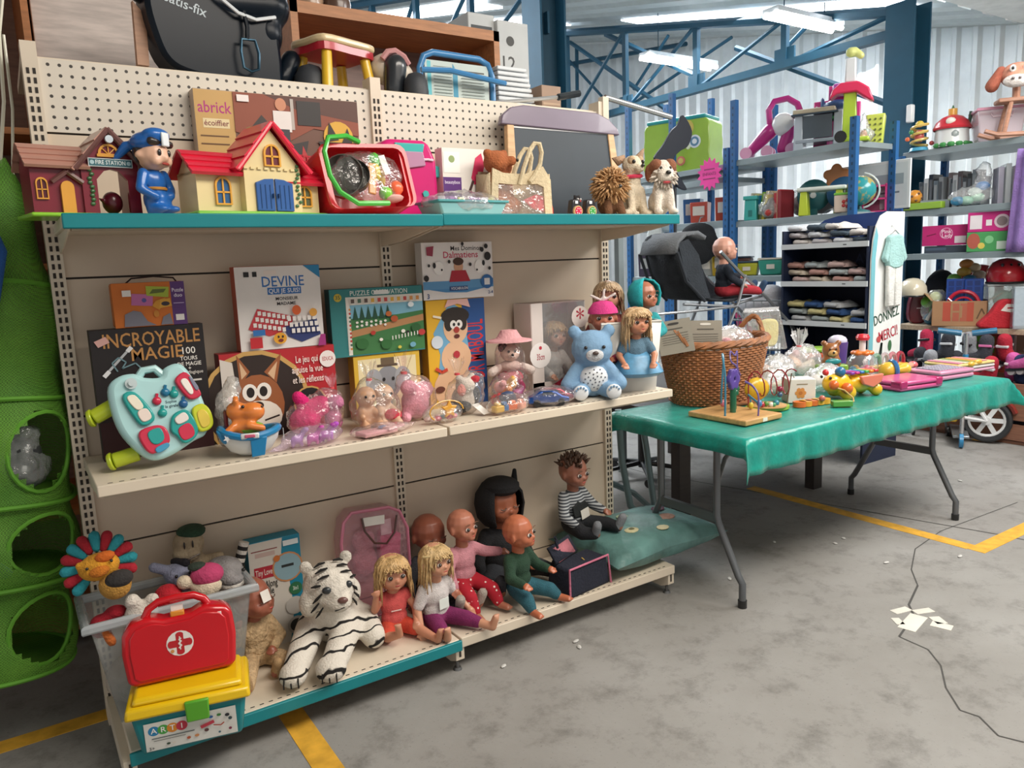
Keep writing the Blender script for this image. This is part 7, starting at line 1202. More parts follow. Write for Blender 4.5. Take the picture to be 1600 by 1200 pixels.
# cartons on a high stand behind
q = atY(765, 130, 1.15)
for x0, x1, yt, yf, lb, tx in ((735, 776, 16, 1.15, 'white baby seat carton with a black label beside the bookcase', 'Joie'), (778, 826, 28, 1.12, 'pale cardboard carton marked twelve months near the blue column', '12 mois')):
    a, c = atY(x0, yt, yf), atY(x1, yt, yf); w = c.x-a.x; t = T('seat_carton', lb, 'box', ((a.x+c.x)/2, yf+.22, 1.80), 0); h = a.z-1.80; MB().bb(-w/2, -.2, 0, w/2, .2, h).build('carton', paper('#cfd2d2'), t, bev=.004)
    card(t, w, h, -.2, [('r', .02, .02, .98, .98, '#cbcfcf')]+([('r', .1, .80, .9, .93, '#4a4f52'), ('t', tx, .5, .865, .07, '#e6e9ea')] if tx == 'Joie' else [('t', '12', .3, .74, .09, '#4a4a48'), ('t', 'mois', .5, .63, .08, '#4a4a48'), ('r', .12, .36, .7, .52, '#6a7074'), ('e', .4, .88, .03, .03, '#4a4a48')])+[('r', .1, .1, .6, .2, '#9aa4a6')])
t = T('rear_stand', 'grey metal stand carrying the pale cartons behind the shelving', 'stand', (2.6, 1.35, 0), 0)
MB().bb(-.5, -.28, 1.77, .5, .28, 1.799).build('top_board', mat('#8f9a9e', .5), t)
for sx in (-.47, .47):
    for sy in (-.25, .25): MB().bb(sx-.02, sy-.02, 0, sx+.02, sy+.02, 1.77).build('post', mat('#7c888c', .5), t)
# ================================================================ storage racks along the ribbed wall
random.seed(41)
rb = mat('#235d94', .4, var=.08); rg = mat('#8b989c', .45, .2, var=.05); rdk = mat('#4a565c', .5)
def rack(label, x0, x1, y0, y1, zs, ztop, wood_z=None, posts=None):
    t = T('storage_rack', label, 'rack', (x0, y0, 0), 0); d, L = x1-x0, y1-y0; holes = MB()
    for x in (0, d):
        for i, y in enumerate(posts or (0, L)):
            h = ztop[i % len(ztop)] if isinstance(ztop, (list, tuple)) else ztop
            o = MB().bb(x-.02, y-.025, 0, x+.02, y+.025, h).build('post', rb, t); hb = MB()
            for k in range(int(h/.05)): hb.bb(x-.0212, y-.006, .03+k*.05, x-.02, y+.006, .05+k*.05)
            hb.build('holes', mat('#16405f'), o, flat=True)['kind'] = 'stuff'
    for z in zs:
        m = wood('#b8a68e') if z == wood_z else rg
        s = MB().bb(.0, .0, z-.04, d, L, z).build('shelf', m, t, bev=.003)
        if z != wood_z: MB().bb(-.004, 0, z-.045, 0, L, z-.012).build('front_lip', rg, s)
    return t
AX = 4.8
rack('blue and grey storage rack full of toys behind the navy display shelf', AX, AX+.48, .65, 1.68, (.25, .72, 1.19, 1.62, 2.095), (2.25, 2.55))
rack('blue and grey storage rack carrying the round green cabinet', AX, AX+.48, 1.75, 2.95, (.25, .72, 1.19, 1.64, 1.98, 2.08), (2.2, 2.73, 2.78), posts=(0, .60, 1.15))
BX = 5.8
rack('blue and grey storage rack with wooden lower shelf near the skates', BX, BX+.62, -1.0, .88, (.76, 1.31, 1.645, 2.085), (2.06, 2.06), wood_z=.76)
def R_(name, label, cat, x, y, X_, z, rz=-90, sc=1, dx=.2, group=None):
    """thing on a rack shelf: photo column and row of its foot, rack front X_, facing the aisle"""
    q = atX(x, y, X_+dx*.5); q.y = max(q.y, .75) if X_ == AX else min(q.y, .78); return T(name, label, cat, (X_+dx, q.y, z), rz, group, sc=sc)
def U(X_, x, y): return mpp(atX(x, y, X_+.15))
def pipes(t, L, r, m, name): 
    o = MB().tube(L, r, 8).build(name, m, t); return o
FA = -62   # facing the camera from the racks
# --- top of the first rack
ZA = 2.096; mag = plas('#b0287c'); pnk = plas('#cf3f8a'); lim = plas('#a8c43a'); wht2 = plas('#dfe2e4')
t = R_('toy_walker', 'magenta plastic toy walker with arched handle and white seat', 'toy', 1200, 240, AX, ZA, FA, 1.0)
pipes(t, [(-.20, 0, .06), (-.12, 0, .14), (-.05, 0, .24), (-.06, 0, .36), (-.02, 0, .42), (.08, 0, .43), (.15, 0, .38), (.18, 0, .30)], .025, mag, 'handle_arch'); blob('body', mag, t, [('c', (-.2, 0, .06), (-.05, 0, .2), .04, .06), ('c', (.05, 0, .06), (.1, 0, .2), .05, .05)], .014); blob('seat', wht2, t, [('s', (.05, -.01, .24), (.09, .07, .09))], .014)
for x in (-.22, -.06, .12): MB().cyl((x, -.07, .045), (x, -.04, .045), .045, n=16).build('wheel', plas('#d8a0c0'), t); MB().cyl((x, .04, .045), (x, .07, .045), .045, n=16).build('wheel', plas('#d8a0c0'), t)
t = R_('toy_workbench', 'grey and blue toy workbench with open front', 'toy', 1262, 232, AX, ZA, FA)
for x in (-.15, .12): MB().frust(0, .26, (.035, .10), (.03, .09), c=(x, 0)).build('side_leg', plas('#a9b4c0'), t, bev=.008)
MB().bb(-.17, -.10, .05, .15, .10, .075).build('lower_tray', plas('#8f9aa6'), t, bev=.005); MB().bb(-.19, -.11, .255, .10, .11, .29).build('worktop', plas('#b9b09a'), t, bev=.008); MB().bb(-.2, -.115, .245, .12, .115, .258).build('edge', plas('#3a4a58'), t, bev=.004); blob('sink', plas('#33507f'), t, [('s', (.10, 0, .31), (.09, .08, .035)), ('c', (.0, 0, .30), (.0, 0, .36), .014)], .012); MB().bb(-.12, -.095, .08, .08, -.09, .24).build('recess_shade', plas('#4a5560'), t)  # dark sheet in the open front stands in for the shade inside
t = R_('toy_kitchen_unit', 'bright pink toy kitchen panel with perforated back and purple hood', 'toy', 1292, 226, AX, ZA, FA, 1, .36)
L = [(-.16, 0), (.16, 0), (.16, .33), (.1, .33), (.1, .46), (-.06, .46), (-.06, .36), (-.16, .36)]
o = MB().prism(L, .0, .03).build('back_panel', pnk, t, bev=.006)
for i in range(3):
    for j in range(4): MB().cyl((-.14+i*.035, -.003, .2+j*.04), (-.14+i*.035, .0, .2+j*.04), .008, n=8).build('hole', plas('#e6dfe4'), o)
MB().bb(-.02, -.14, .37, .12, .0, .45).build('hood', plas('#b44aa8'), t, bev=.02); MB().bb(.0, -.004, .23, .08, 0, .31).build('window', plas('#dfe4ea'), t); MB().bb(-.05, -.15, .0, .15, 0, .19).build('oven', plas('#b8488c'), t, bev=.01); MB().bb(-.03, -.155, .02, .13, -.15, .12).build('oven_door', plas('#c87aa8'), t, bev=.004); MB().bb(-.02, -.16, .2, .13, 0, .225).build('green_hob', plas('#3f9a5a'), t, bev=.006)
t = R_('toy_cleaning_trolley', 'lime and pink toy trolley with tall white bottle', 'toy', 1320, 222, AX, ZA, FA, 1, .10)
MB().frust(.02, .34, (.045, .035), (.04, .03)).build('column', lim, t, bev=.006); MB().prism([(-.13, .30), (-.11, .36), (-.06, .40), (.05, .40), (.12, .35), (.15, .27), (.13, .26), (.04, .33), (-.08, .33)], -.06, .06).build('pink_hood', plas('#d8305a'), t, bev=.01); MB().frust(.40, .56, (.036, .036), (.034, .034)).build('bottle', wht2, t, bev=.01); blob('spray_cap', plas('#d9df8a'), t, [('s', (.0, 0, .60), (.04, .035, .035)), ('c', (.02, 0, .61), (.06, 0, .57), .024)], .01)
MB().bb(-.06, -.06, .0, .13, .06, .03).build('foot', lim, t, bev=.01); MB().cyl((-.05, -.075, .04), (-.05, -.05, .04), .04, n=16).build('wheel', plas('#23272a'), t)
t = R_('clear_bag_of_food', 'hanging clear bag of toy food by the trolley', 'bag', 1362, 214, AX, ZA, FA, .85, .26); 
for i in range(5): MB().sph((jit(.04), jit(.03), .05+.02*i*.6), .03, 8).build('toy_food', plas(('#d8b44a', '#7fae5a', '#b8a08a', '#c98a6a', '#8fb4a0')[i]), t)
film(t, [('s', (0, 0, .07), (.085, .06, .07)), ('c', (0, 0, .1), (0, 0, .24), .05, .015)], clear('#ffffff', .25), .014, .016)
t = R_('lime_basket', 'lime perforated plastic basket on the rack corner', 'basket', 1384, 214, AX, ZA, FA, 1, .41); MB().frust(0, .21, (.05, .05), (.065, .06)).build('basket', plas('#c3cf5a'), t, bev=.012)
for i in range(3):
    for j in range(5): MB().cyl((-.035+i*.035, -.064, .03+j*.036), (-.035+i*.035, -.05, .03+j*.036), .008, n=6).build('hole', plas('#5a6430'), t)
# --- middle of the first rack
ZB = 1.621
bkc = ['#d9d2b8', '#d8c88a', '#2f7fae', '#8fc43a', '#dfe0c4', '#e0c93a', '#d8cfae', '#c8a88a', '#b8303c', '#b8303c', '#8f2a34']
for i, c in enumerate(bkc):
    q = atX(1166+i*5.4, 300, AX+.1); h = .22-.012*(i % 3); t = T('book', 'upright book with %s spine on the rack above the teal box' % ['cream', 'pale yellow', 'blue', 'lime green', 'ivory', 'bright yellow', 'beige', 'tan', 'red', 'scarlet', 'dark red'][i], 'book', (AX+.2, q.y, ZB+.0), -90, 'books on the rack', 0, 12 if i < 6 else 0); MB().bb(-.012, -.08, 0, .012, .08, h).build('cover', paper(c), t); MB().bb(-.009, -.076, .004, .009, .081, h-.004).build('pages', paper('#e6e0d0'), t)
t = R_('teal_toy_box', 'turquoise plastic toy box shaped like a tower', 'toy', 1172, 328, AX, ZB, FA, 1, .1); MB().frust(0, .16, (.05, .05), (.045, .045)).build('tower', plas('#3fa8a4'), t, bev=.008); MB().frust(.16, .19, (.055, .055), (.055, .055)).build('battlement', plas('#3fa8a4'), t, bev=.004); MB().bb(-.015, -.053, .03, .015, -.045, .08).build('door', plas('#2a7a78'), t)
t = R_('clear_bag_of_toys', 'tied clear bag with red and dark toys beside the turquoise tower', 'bag', 1200, 328, AX, ZB, FA, 1, .12); blob('toys', plas('#4a4648'), t, [('s', (0, 0, .07), (.06, .05, .06)), ('s', (.02, 0, .13), (.04, .04, .04))], .012); MB().sph((.0, -.04, .05), .03, 10).build('red_toy', plas('#b0302c'), t); film(t, [('s', (0, 0, .08), (.085, .07, .08)), ('c', (0, 0, .13), (0, 0, .19), .05, .03)], clear('#ffffff', .2), .014, .02)
t = R_('lime_toy_table', 'small play table with white top and lime legs', 'toy', 1280, 328, AX, ZB, FA, 1, .14); MB().bb(-.17, -.09, .17, .17, .09, .20).build('top', plas('#cfd6cf'), t, bev=.012)
for sx in (-.12, .12):
    for sy in (-.05, .05): MB().frust(0, .17, (.034, .025), (.022, .02), c=(sx, sy)).build('leg', plas('#b4c63a'), t, bev=.004)
for x, c, lb in ((1255, '#1f5a5e', 'dark teal round toy steering wheel behind the lime table'), (1295, '#2a567c', 'dark blue round toy steering wheel behind the lime table')):
    t = R_('round_toy', lb, 'toy', x, 328, AX, ZB, FA, 1, .36); b = MB(); b.tf = Matrix.Translation((0, 0, .16)) @ Euler((R(90), 0, 0)).to_matrix().to_4x4(); b.lathe([(.001, .02), (.08, .018), (.12, .0), (.1, -.015), (.001, -.02)], n=24); b.build('disc', plas(c), t); MB().cyl((.0, -.03, .16), (0, -.018, .16), .022, n=14).build('hub', plas('#c4c8c4'), t); MB().bb(-.03, -.02, 0, .03, .02, .06).build('stand', plas(c), t)
t = R_('orange_flower_toy', 'flat orange flower shaped toy standing behind the play table', 'toy', 1275, 300, AX, ZB, FA, 1, .44); b = MB()
for k in range(5): b.cyl((.06*math.cos(1.57+k*1.257), -.012, .29+.06*math.sin(1.57+k*1.257)), (.06*math.cos(1.57+k*1.257), .012, .29+.06*math.sin(1.57+k*1.257)), .038, n=12)
b.cyl((0, -.012, .29), (0, .012, .29), .04, n=12); b.build('flower', plas('#c8814a'), t, rem=.008, sm=2); MB().cyl((0, 0, 0), (0, 0, .25), .012, n=8).build('stalk', plas('#b87a44'), t)
t = R_('toy_globe', 'toy globe in a clear arc stand', 'globe', 1340, 305, AX, ZB, FA, .9, .22); gmx, nt, bs = newmat('globe'); nt.links.new(ramp(nt, noise(nt, objcoord(nt), 9, 4), [(.48, '#2f8f94'), (.54, '#a89a5a')]), bs.inputs['Base Color']); bs.inputs['Roughness'].default_value = .2; MB().sph((0, 0, .17), .115, 22).build('sphere', gmx, t); MB().tube([(.135*math.cos(R(-80+k*16)), 0, .17+.135*math.sin(R(-80+k*16))) for k in range(11)], .008, 6).build('arc', plas('#b9c4c6'), t); MB().lathe([(.001, 0), (.08, 0), (.07, .015), (.015, .03), (.012, .055)], n=18).build('foot', plas('#3a6a70'), t)
t = R_('activity_cube', 'small activity cube with green top and red flower face', 'toy', 1350, 320, AX, ZB, FA, 1, .06); MB().bb(-.06, -.06, 0, .06, .06, .12).build('cube', plas('#c9b8a8'), t, bev=.008); MB().bb(-.063, -.063, .118, .063, .063, .135).build('top', plas('#6fb43f'), t, bev=.006)
for k in range(5): MB().sph((.02+.022*math.cos(k*1.257), -.062, .06+.022*math.sin(k*1.257)), (.013, .005, .013), 8).build('petal', plas('#b83a3a'), t)
t = R_('pink_dollhouse', 'pink open dollhouse end on the rack corner', 'toy house', 1384, 318, AX, ZB, FA, 1, .40); b = MB()
for z in (0, .09, .18): b.bb(-.08, -.05, z, .08, .05, z+.012)
for x in (-.08, .07): b.bb(x, -.05, 0, x+.012, .05, .2)
b.build('frame', plas('#b02a6a'), t); MB().bb(-.08, .04, 0, .08, .05, .2).build('back', plas('#8a2a58'), t)
t = R_('white_poster_board', 'white framed picture leaning at the back of the rack', 'picture', 1330, 270, AX, ZB, -90, 1, .46); MB().bb(-.3, -.008, .02, .3, .008, .36).build('frame', plas('#d5dde0'), t, bev=.004); card(t, .56, .3, -.008, [('r', 0, 0, 1, 1, '#c4d0d4'), ('r', .05, .5, .95, .75, '#8fa0a8'), ('l', [(.1, .3), (.9, .32)], .04, '#6a7a84')], z0=.04)
t = R_('bag_heap', 'heap of clear bags of mixed toys behind the lime table', 'bag', 1240, 312, AX, ZB, FA, 1, .34); blob('contents', plas('#8a8088'), t, [('s', (-.08, 0, .1), (.09, .07, .09)), ('s', (.07, 0, .1), (.09, .07, .08)), ('s', (0, 0, .2), (.1, .06, .05))], .016); film(t, [('s', (0, 0, .13), (.2, .1, .13))], clear('#ffffff', .2), .018, .025)
# --- lower shelves of the first rack, seen past the pram
for i, (x, z, c, lb, w_, h_) in enumerate(((1160, 1.191, '#b8b83a', 'yellow green toy box low on the rack behind the pram', .09, .10), (1185, 1.191, '#3a9a8a', 'teal toy tub low on the rack behind the pram', .10, .12), (1228, 1.191, '#4a7a3a', 'green toy tub low on the rack beside the display', .10, .14), (1180, .721, '#c2487a', 'pink doll case on the lowest visible rack shelf', .14, .18), (1215, .721, '#5a4a4e', 'dark toy bag on the lowest visible rack shelf', .13, .2), (1165, .721, '#7a6a60', 'brown toy bag on the lowest visible rack shelf', .09, .22), (1140, 1.191, '#6a4a44', 'brown cloth bundle on the rack behind the pram', .1, .14))):
    t = R_('toy_tub', lb, 'toy', x, 360, AX, z, FA, 1, .12+.05*(i % 3)); MB().frust(0, h_, (w_*.8, w_*.6), (w_, w_*.7)).build('tub', plas(c), t, bev=.012); MB().frust(h_, h_+.015, (w_*1.06, w_*.76), (w_, w_*.7)).build('lid', plas('#c9c4b8' if i % 2 else '#3a4a5a'), t, bev=.006); MB().bb(-.03, -w_*.78, h_*.4, .03, -w_*.7, h_*.7).build('label', paper('#d8d2c8'), t)
# --- second rack bay: green cabinet, bird cut-out, star sign
ZC = 2.081; ga, gb = atX(985, 200, AX+.1), atX(1116, 200, AX+.1)
t = T('green_round_cabinet', 'lime green barrel shaped cabinet with pink flower and circle print', 'cabinet', (AX+.26, (ga.y+gb.y)/2-.0, ZC), -72); gc = plas('#9cc04a')
MB().prism(spl([(-.27, 0), (.27, 0), (.31, .16), (.31, .3), (.25, .44), (-.25, .44), (-.31, .3), (-.31, .16)], 4)[::-1], -.14, .14).build('body', gc, t, bev=.01); MB().bb(-.28, -.15, .425, .28, .15, .46).build('turquoise_top', plas('#2f9a9a'), t, bev=.012)
for x, z, r_, c in ((.18, .24, .055, '#dfe6ea'), (.18, .24, .04, '#5f8aa8'), (.18, .24, .022, '#dfe6ea'), (.05, .09, .04, '#cf7a6a'), (.05, .09, .024, '#d9c46a'), (.10, .36, .07, '#c9b85a'), (.02, .22, .018, '#4a8a3a'), (.12, .2, .02, '#dfe8c8')): MB().cyl((x, -.143-r_*.02-(0.004 if r_ < .03 else .002 if r_ < .05 else 0), z), (x, -.138, z), r_, n=20).build('printed_circle', paper(c), t)
MB().prism(spl([(-.06, .18), (.0, .24), (.06, .30), (.12, .36), (.14, .31), (.11, .28), (.06, .25), (.0, .18), (-.02, .12)], 3)[::-1], -.146, -.141).build('printed_flower', paper('#c84a6e'), t)
bp_ = lambda x, y: (lambda q: (q.x, q.z))(atY(x, y, 1.6))
t = T('black_feather_display', 'black feather shaped display board before the green cabinet', 'display', (atY(1050, 300, 1.6).x, 1.6, 0), 0); ox = t.location.x
MB().prism([(a-ox, c) for a, c in spl([bp_(*q) for q in ((1066, 180), (1080, 205), (1074, 228), (1062, 236), (1052, 248), (1056, 268), (1072, 296), (1058, 292), (1044, 272), (1030, 256), (1022, 246), (1036, 226), (1048, 205), (1058, 195))], 4)][::-1], -.01, .01).build('board', mat('#161d2b', .5), t, bev=.003); MB().cyl((.05, .02, 0), (.05, .02, 2.0), .012, n=8).build('pole', mat('#20242c'), t); MB().lathe([(.001, 0), (.16, 0), (.15, .015), (.001, .02)], c=(.05, .02, 0), n=20).build('foot', mat('#20242c'), t)
q = atX(1108, 272, AX-.06); t = T('star_price_sign', 'neon pink starburst price sign hanging on the rack', 'sign', (AX-.055, q.y, q.z), -90, sc=1.55); b = MB(); b.prism([((.085 if k % 2 else .062)*math.cos(k*math.pi/14), (.085 if k % 2 else .062)*math.sin(k*math.pi/14)) for k in range(28)], -.002, .002); b.build('card', mat('#e83a9c', .6), t, flat=True); MB().cyl((0, .003, 0), (0, .052, .05), .002, n=5).build('hook', metal('#999999'), t); card(t, .12, .08, -.002, [('l', [(0.200, 0.800), (0.800, 0.800)], 0.070, '#8a1a5a'), ('t', 'ENFANTS', .5, .5, .2, '#8a1a5a', 0, .8), ('l', [(0.150, 0.200), (0.850, 0.200)], 0.070, '#8a1a5a')], z0=-.04, name='lettering')
for i, (x, z, c, lb) in enumerate(((1000, 1.641, '#2f8fa8', 'blue folded toy bag on the far rack'), (985, 1.641, '#b05a4a', 'reddish toy bag on the far rack'), (1072, 1.641, '#2f6aa8', 'blue book box behind the star sign'), (1088, 1.641, '#b84a3a', 'red book box behind the star sign'), (1125, 1.641, '#b0402c', 'orange toy box behind the star sign'), (1060, 1.191, '#8a8f90', 'grey bag of clothes below the star sign'), (1100, 1.191, '#9aa0a2', 'pale grey tub below the star sign'), (1130, 1.191, '#b89a2c', 'yellow toy low on the far rack'), (1000, 1.191, '#5a4a5a', 'dark cloth heap low on the far rack'))):
    t = R_('toy_bundle', lb, 'toy', x, 320, AX, z, FA, 1, .10+.04*(i % 3)); h_ = .17+.02*(i % 3); MB().frust(0, h_, (.07, .06), (.075, .065)).build('box', plas(c), t, bev=.006); MB().bb(-.05, -.067, h_*.35, .05, -.06, h_*.8).build('label', paper('#d8d4cc'), t)
# --- navy display with folded clothes
DX, DY0, DY1 = 4.3, .21, .84
t = T('navy_display_shelf', 'navy blue display stand with three white edged shelves of folded clothes', 'display', (DX, DY0, 0), 0); nvy = mat('#16223c', .55); dl = DY1-DY0
MB().bb(.36, 0, .3, .38, dl, 1.52).build('back_panel', nvy, t); MB().bb(0, dl-.015, 0, .38, dl, 1.5).build('side_panel', nvy, t); MB().bb(0, 0, 0, .38, .015, 1.5).build('side_panel', nvy, t)
b = MB(); b.prism([(0, 1.44), (dl, 1.44), (dl, 1.48), (dl*.96, 1.53), (dl*.86, 1.57), (dl*.7, 1.59), (0, 1.60)][::-1], -.36, -.34); b.v = [(-y, x, z) for x, y, z in b.v]; b.build('arched_header', mat('#1c3a78', .5), t)
for z in (1.40, 1.155, .895, .45): s = MB().bb(.0, .015, z-.015, .36, dl-.015, z).build('shelf', nvy, t); MB().bb(-.008, .0, z-.022, .0, dl, z+.012).build('white_strip', plas('#cfd6da'), s); card(s, .06, .02, 0, [('l', [(0.300, 0.500), (0.700, 0.500)], 0.280, '#3a4248')], rot=(0, 0, -90), loc=(-.0085, dl*.25, z-.015), name='lettering')
card(t, .3, .16, 0, [('e', .5, .5, .5, .5, '#20304e'), ('t', 'AVAI', .5, .5, .4, '#33456a')], rot=(0, 0, -90), loc=(.359, dl*.35, 1.22), name='lettering')  # reflected words put into the back panel's colour as dim print
def fold(label, y, z, c, w_, d_, h_, rz=0):
    t = T('folded_garment', label, 'clothes', (DX+.15, y, z), -90+rz, 'folded clothes on the navy display'); b = MB(); n = 10; vs = []
    for s in (0, 1):
        for j in range(n+1):
            for i in range(n+1):
                u, v = i/n*2-1, j/n*2-1; e = max(0, (1-u**6)*(1-v**6)); vs.append((u*w_/2*(.9+.1*e), v*d_/2*(.9+.1*e), .001 if s == 0 else .004+h_*e*(.75+.25*math.sin(u*4+y*40)*math.cos(v*5+z*30))))
    N = (n+1)**2
    for s in (0, 1):
        for j in range(n):
            for i in range(n):
                q = (s*N+j*(n+1)+i, s*N+j*(n+1)+i+1, s*N+(j+1)*(n+1)+i+1, s*N+(j+1)*(n+1)+i); b.f.append(q if s else q[::-1])
    b.v = vs; b.mi = [0]*len(b.f); b.build('garment', cloth(c), t, ang=180); blob('sleeve', cloth(c), t, [('c', (-w_*.3, -d_*.45, h_*.5), (w_*.25, -d_*.48, h_*.45), h_*.45, h_*.35)], .01); return t
fc = [(1.401, [('#cfc9c4', 'white'), ('#b9b4b6', 'grey white'), ('#c9ccd0', 'bluish grey'), ('#3c4a56', 'dark slate')]), (1.156, [('#c4aaa6', 'dusty pink'), ('#c9bfae', 'beige'), ('#b88f86', 'rose'), ('#a9b4b6', 'pale teal')]), (.896, [('#b9bdc0', 'light grey'), ('#9aa4a4', 'grey green'), ('#c9c08a', 'straw yellow'), ('#2f5080', 'mid blue')])]
for (z, cs), sh in zip(fc, ('top', 'middle', 'lowest')):
    for k in range(11):
        c, nm = cs[(k+k//4) % 4]; lay = k//4; y = DY1-.10-(k % 4)*.15+.02*lay; fold('%s baby garment %s on the %s shelf of the navy display' % (nm, ('lying flat', 'mid pile', 'topmost in its pile')[lay], sh), y, z+.047*lay, c, .15, .2, .045, random.uniform(-14, 14))
# white poster panel with baby clothes pinned on it
ps = atY(1365, 335, DY0-.02); pe_ = atY(1415, 330, DY0-.02); t = T('white_notice_panel', 'white poster panel with turquoise edge and handwritten notice beside the navy display', 'sign', ((ps.x+pe_.x)/2, DY0-.012, 0), 0); w = pe_.x-ps.x
MB().prism([(-w/2, .35), (w/2, .35), (w/2, 1.585), (-w*.05, 1.585), (-w*.25, 1.56), (-w*.38, 1.50), (-w*.46, 1.42), (-w/2, 1.3)][::-1], -.004, .004).build('panel', paper('#dfe2e0'), t); MB().prism([(-w/2, .35), (-w*.38, .35), (-w*.38, 1.3), (-w*.32, 1.44), (-w*.38, 1.49), (-w*.46, 1.41), (-w/2, 1.3)], -.0055, -.004).build('turquoise_edge', paper('#6fb0bc'), t)
card(t, w, .5, -.0055, [('t', 'DONNEZ', .52, .78, .13, '#2a4a3a', 12, .8), ('t', 'MERCI!', .6, .55, .14, '#b03040', 10, .6), ('l', [(.3, .2), (.4, .45), (.36, .1)], .04, '#3a4a44'), ('e', .66, .4, .04, .07, '#3a6a44'), ('e', .3, .5, .05, .04, '#b84a4a'), ('l', [(.5, .3), (.7, .22)], .03, '#8a3a3a')], z0=.55, name='lettering')
t = T('baby_outfit', 'pale turquoise baby jacket with white trousers pinned to the notice panel', 'clothes', ((ps.x+pe_.x)/2+.03, DY0-.045, 1.02), 0)
o = MB().prism(spl([(-.075, .23), (.075, .23), (.08, .36), (.06, .42), (-.06, .42), (-.08, .36)], 3)[::-1], -.018, .018).build('jacket', cloth('#9cc4c2'), t, bev=.01)
for s in (-1, 1): MB().prism([(s*.06, .42), (s*.125, .28), (s*.095, .25), (s*.06, .34)][::-s], -.016, .016).build('sleeve', cloth('#9cc4c2'), t, bev=.008); MB().prism([(s*.004, -.02), (s*.07, -.02), (s*.078, .24), (s*.002, .24)][::-s], -.014, .014).build('trouser_leg', cloth('#d5d6d2'), t, bev=.01)
MB().tube([(-.05, 0, .42), (0, 0, .45), (.05, 0, .42)], .004, 5).build('hanger', metal('#aaaaaa'), t); MB().tube([(0, 0, .45), (0, .02, .48), (0, .035, .47)], .003, 5).build('hook', metal('#aaaaaa'), t)
# --- pram with a doll, standing on the dark table
PY = .92; px0 = atY(1130, 450, PY).x
t = T('toy_pram', 'dark grey folding pushchair with silver frame standing on the dark table', 'pushchair', (px0, PY, .602), 0); fr = mat('#2a3038', .6); sv = metal('#a4a8ac', .3)
def pp(x, y, dy=0): q = atY(x, y, PY); return (q.x-px0, dy, q.z-.602)
seat = spl([pp(*q)[::2] for q in ((1050, 380), (1066, 364), (1096, 368), (1120, 384), (1134, 410), (1148, 440), (1168, 458), (1150, 470), (1110, 470), (1080, 464), (1060, 430))], 4)
MB().prism(seat[::-1], .132, .148).build('side_panel', cloth('#2b3138'), t)
MB().prism([pp(*q)[::2] for q in ((1050, 382), (1066, 376), (1082, 400), (1092, 440), (1100, 466), (1082, 466), (1062, 430))], -.148, -.132).build('side_wing', cloth('#2b3138'), t)
hood = [pp(*q) for q in ((1046, 398), (1050, 380), (1062, 368), (1080, 366), (1092, 374))]; b = MB(); n = len(hood)
b.add([(a[0], y, a[2]) for y in (-.15, .15) for a in hood], [(i, i+1, n+i+1, n+i) for i in range(n-1)]); b.build('hood_rim', cloth('#6a6e72'), t, solid=.025, ang=180)
bk = [pp(*q) for q in ((1050, 385), (1062, 430), (1082, 466), (1130, 470), (1165, 462))]; n = len(bk); b = MB(); b.add([(a[0], y, a[2]) for y in (-.14, .14) for a in bk], [(i, i+1, n+i+1, n+i) for i in range(n-1)]); b.build('seat_shell', cloth('#23282e'), t, solid=.012, ang=180)
for s in (-.165, .165):
    MB().tube([pp(1112, 395, s), pp(1140, 425, s), pp(1180, 462, s), pp(1215, 500, s), pp(1232, 520, s)], .011, 8).build('frame_tube', sv, t); MB().tube([pp(1150, 430, s), pp(1140, 470, s), pp(1120, 520, s)], .010, 8).build('frame_tube', sv, t); MB().tube([pp(1046, 396, s), pp(1060, 440, s), pp(1088, 470, s)], .010, 8).build('handle_tube', fr, t)
    for x, y in ((1232, 528), (1115, 535)): q = pp(x, y, s); b = MB(); b.tube([(q[0]+.065*math.cos(k*.449), s, .078+.065*math.sin(k*.449)) for k in range(14)], .013, 7, closed=True); o = b.build('wheel', plas('#202225'), t); MB().cyl((q[0], s-.012, .078), (q[0], s+.012, .078), .02, n=10).build('hub', sv, o); MB().cyl((q[0], s, .078), pp(x-12, y-20, s), .008, n=6).build('axle_strut', sv, o)
MB().tube([pp(1060, 475, -.14), pp(1130, 478, -.14), pp(1180, 462, -.14)], .009, 8).build('foot_tube', sv, t); MB().tube([pp(985, 492, -.17), pp(1060, 486, -.17), pp(1136, 478, -.17)], .009, 8).build('push_bar', metal('#c8ccd0', .2), t)
doll('pram_doll', 'bald baby doll in navy jacket and red trousers sitting in the pushchair', atY(1130, 464, PY), .40, 62, '#cf9a86', '#1f2632', '#b0303c', turn=0, arms=('rest', 'fwd'), hr=.19, feet='#2c4462')
t = T('black_jacket', 'black jacket draped on the rack post behind the pushchair', 'clothes', atX(1092, 370, AX-.10), -60); blob('jacket', cloth('#1b1e22'), t, [('s', (0, 0, .02), (.15, .06, .10)), ('c', (-.08, 0, .0), (-.15, 0, -.14), .06, .05), ('c', (.08, 0, .0), (.17, 0, -.12), .06, .05), ('s', (0, 0, -.1), (.14, .06, .14))], .018); MB().tube([(0, 0, .1), (0, .08, .16), (0, .2, .17)], .006, 5).build('hook', metal('#888888'), t)
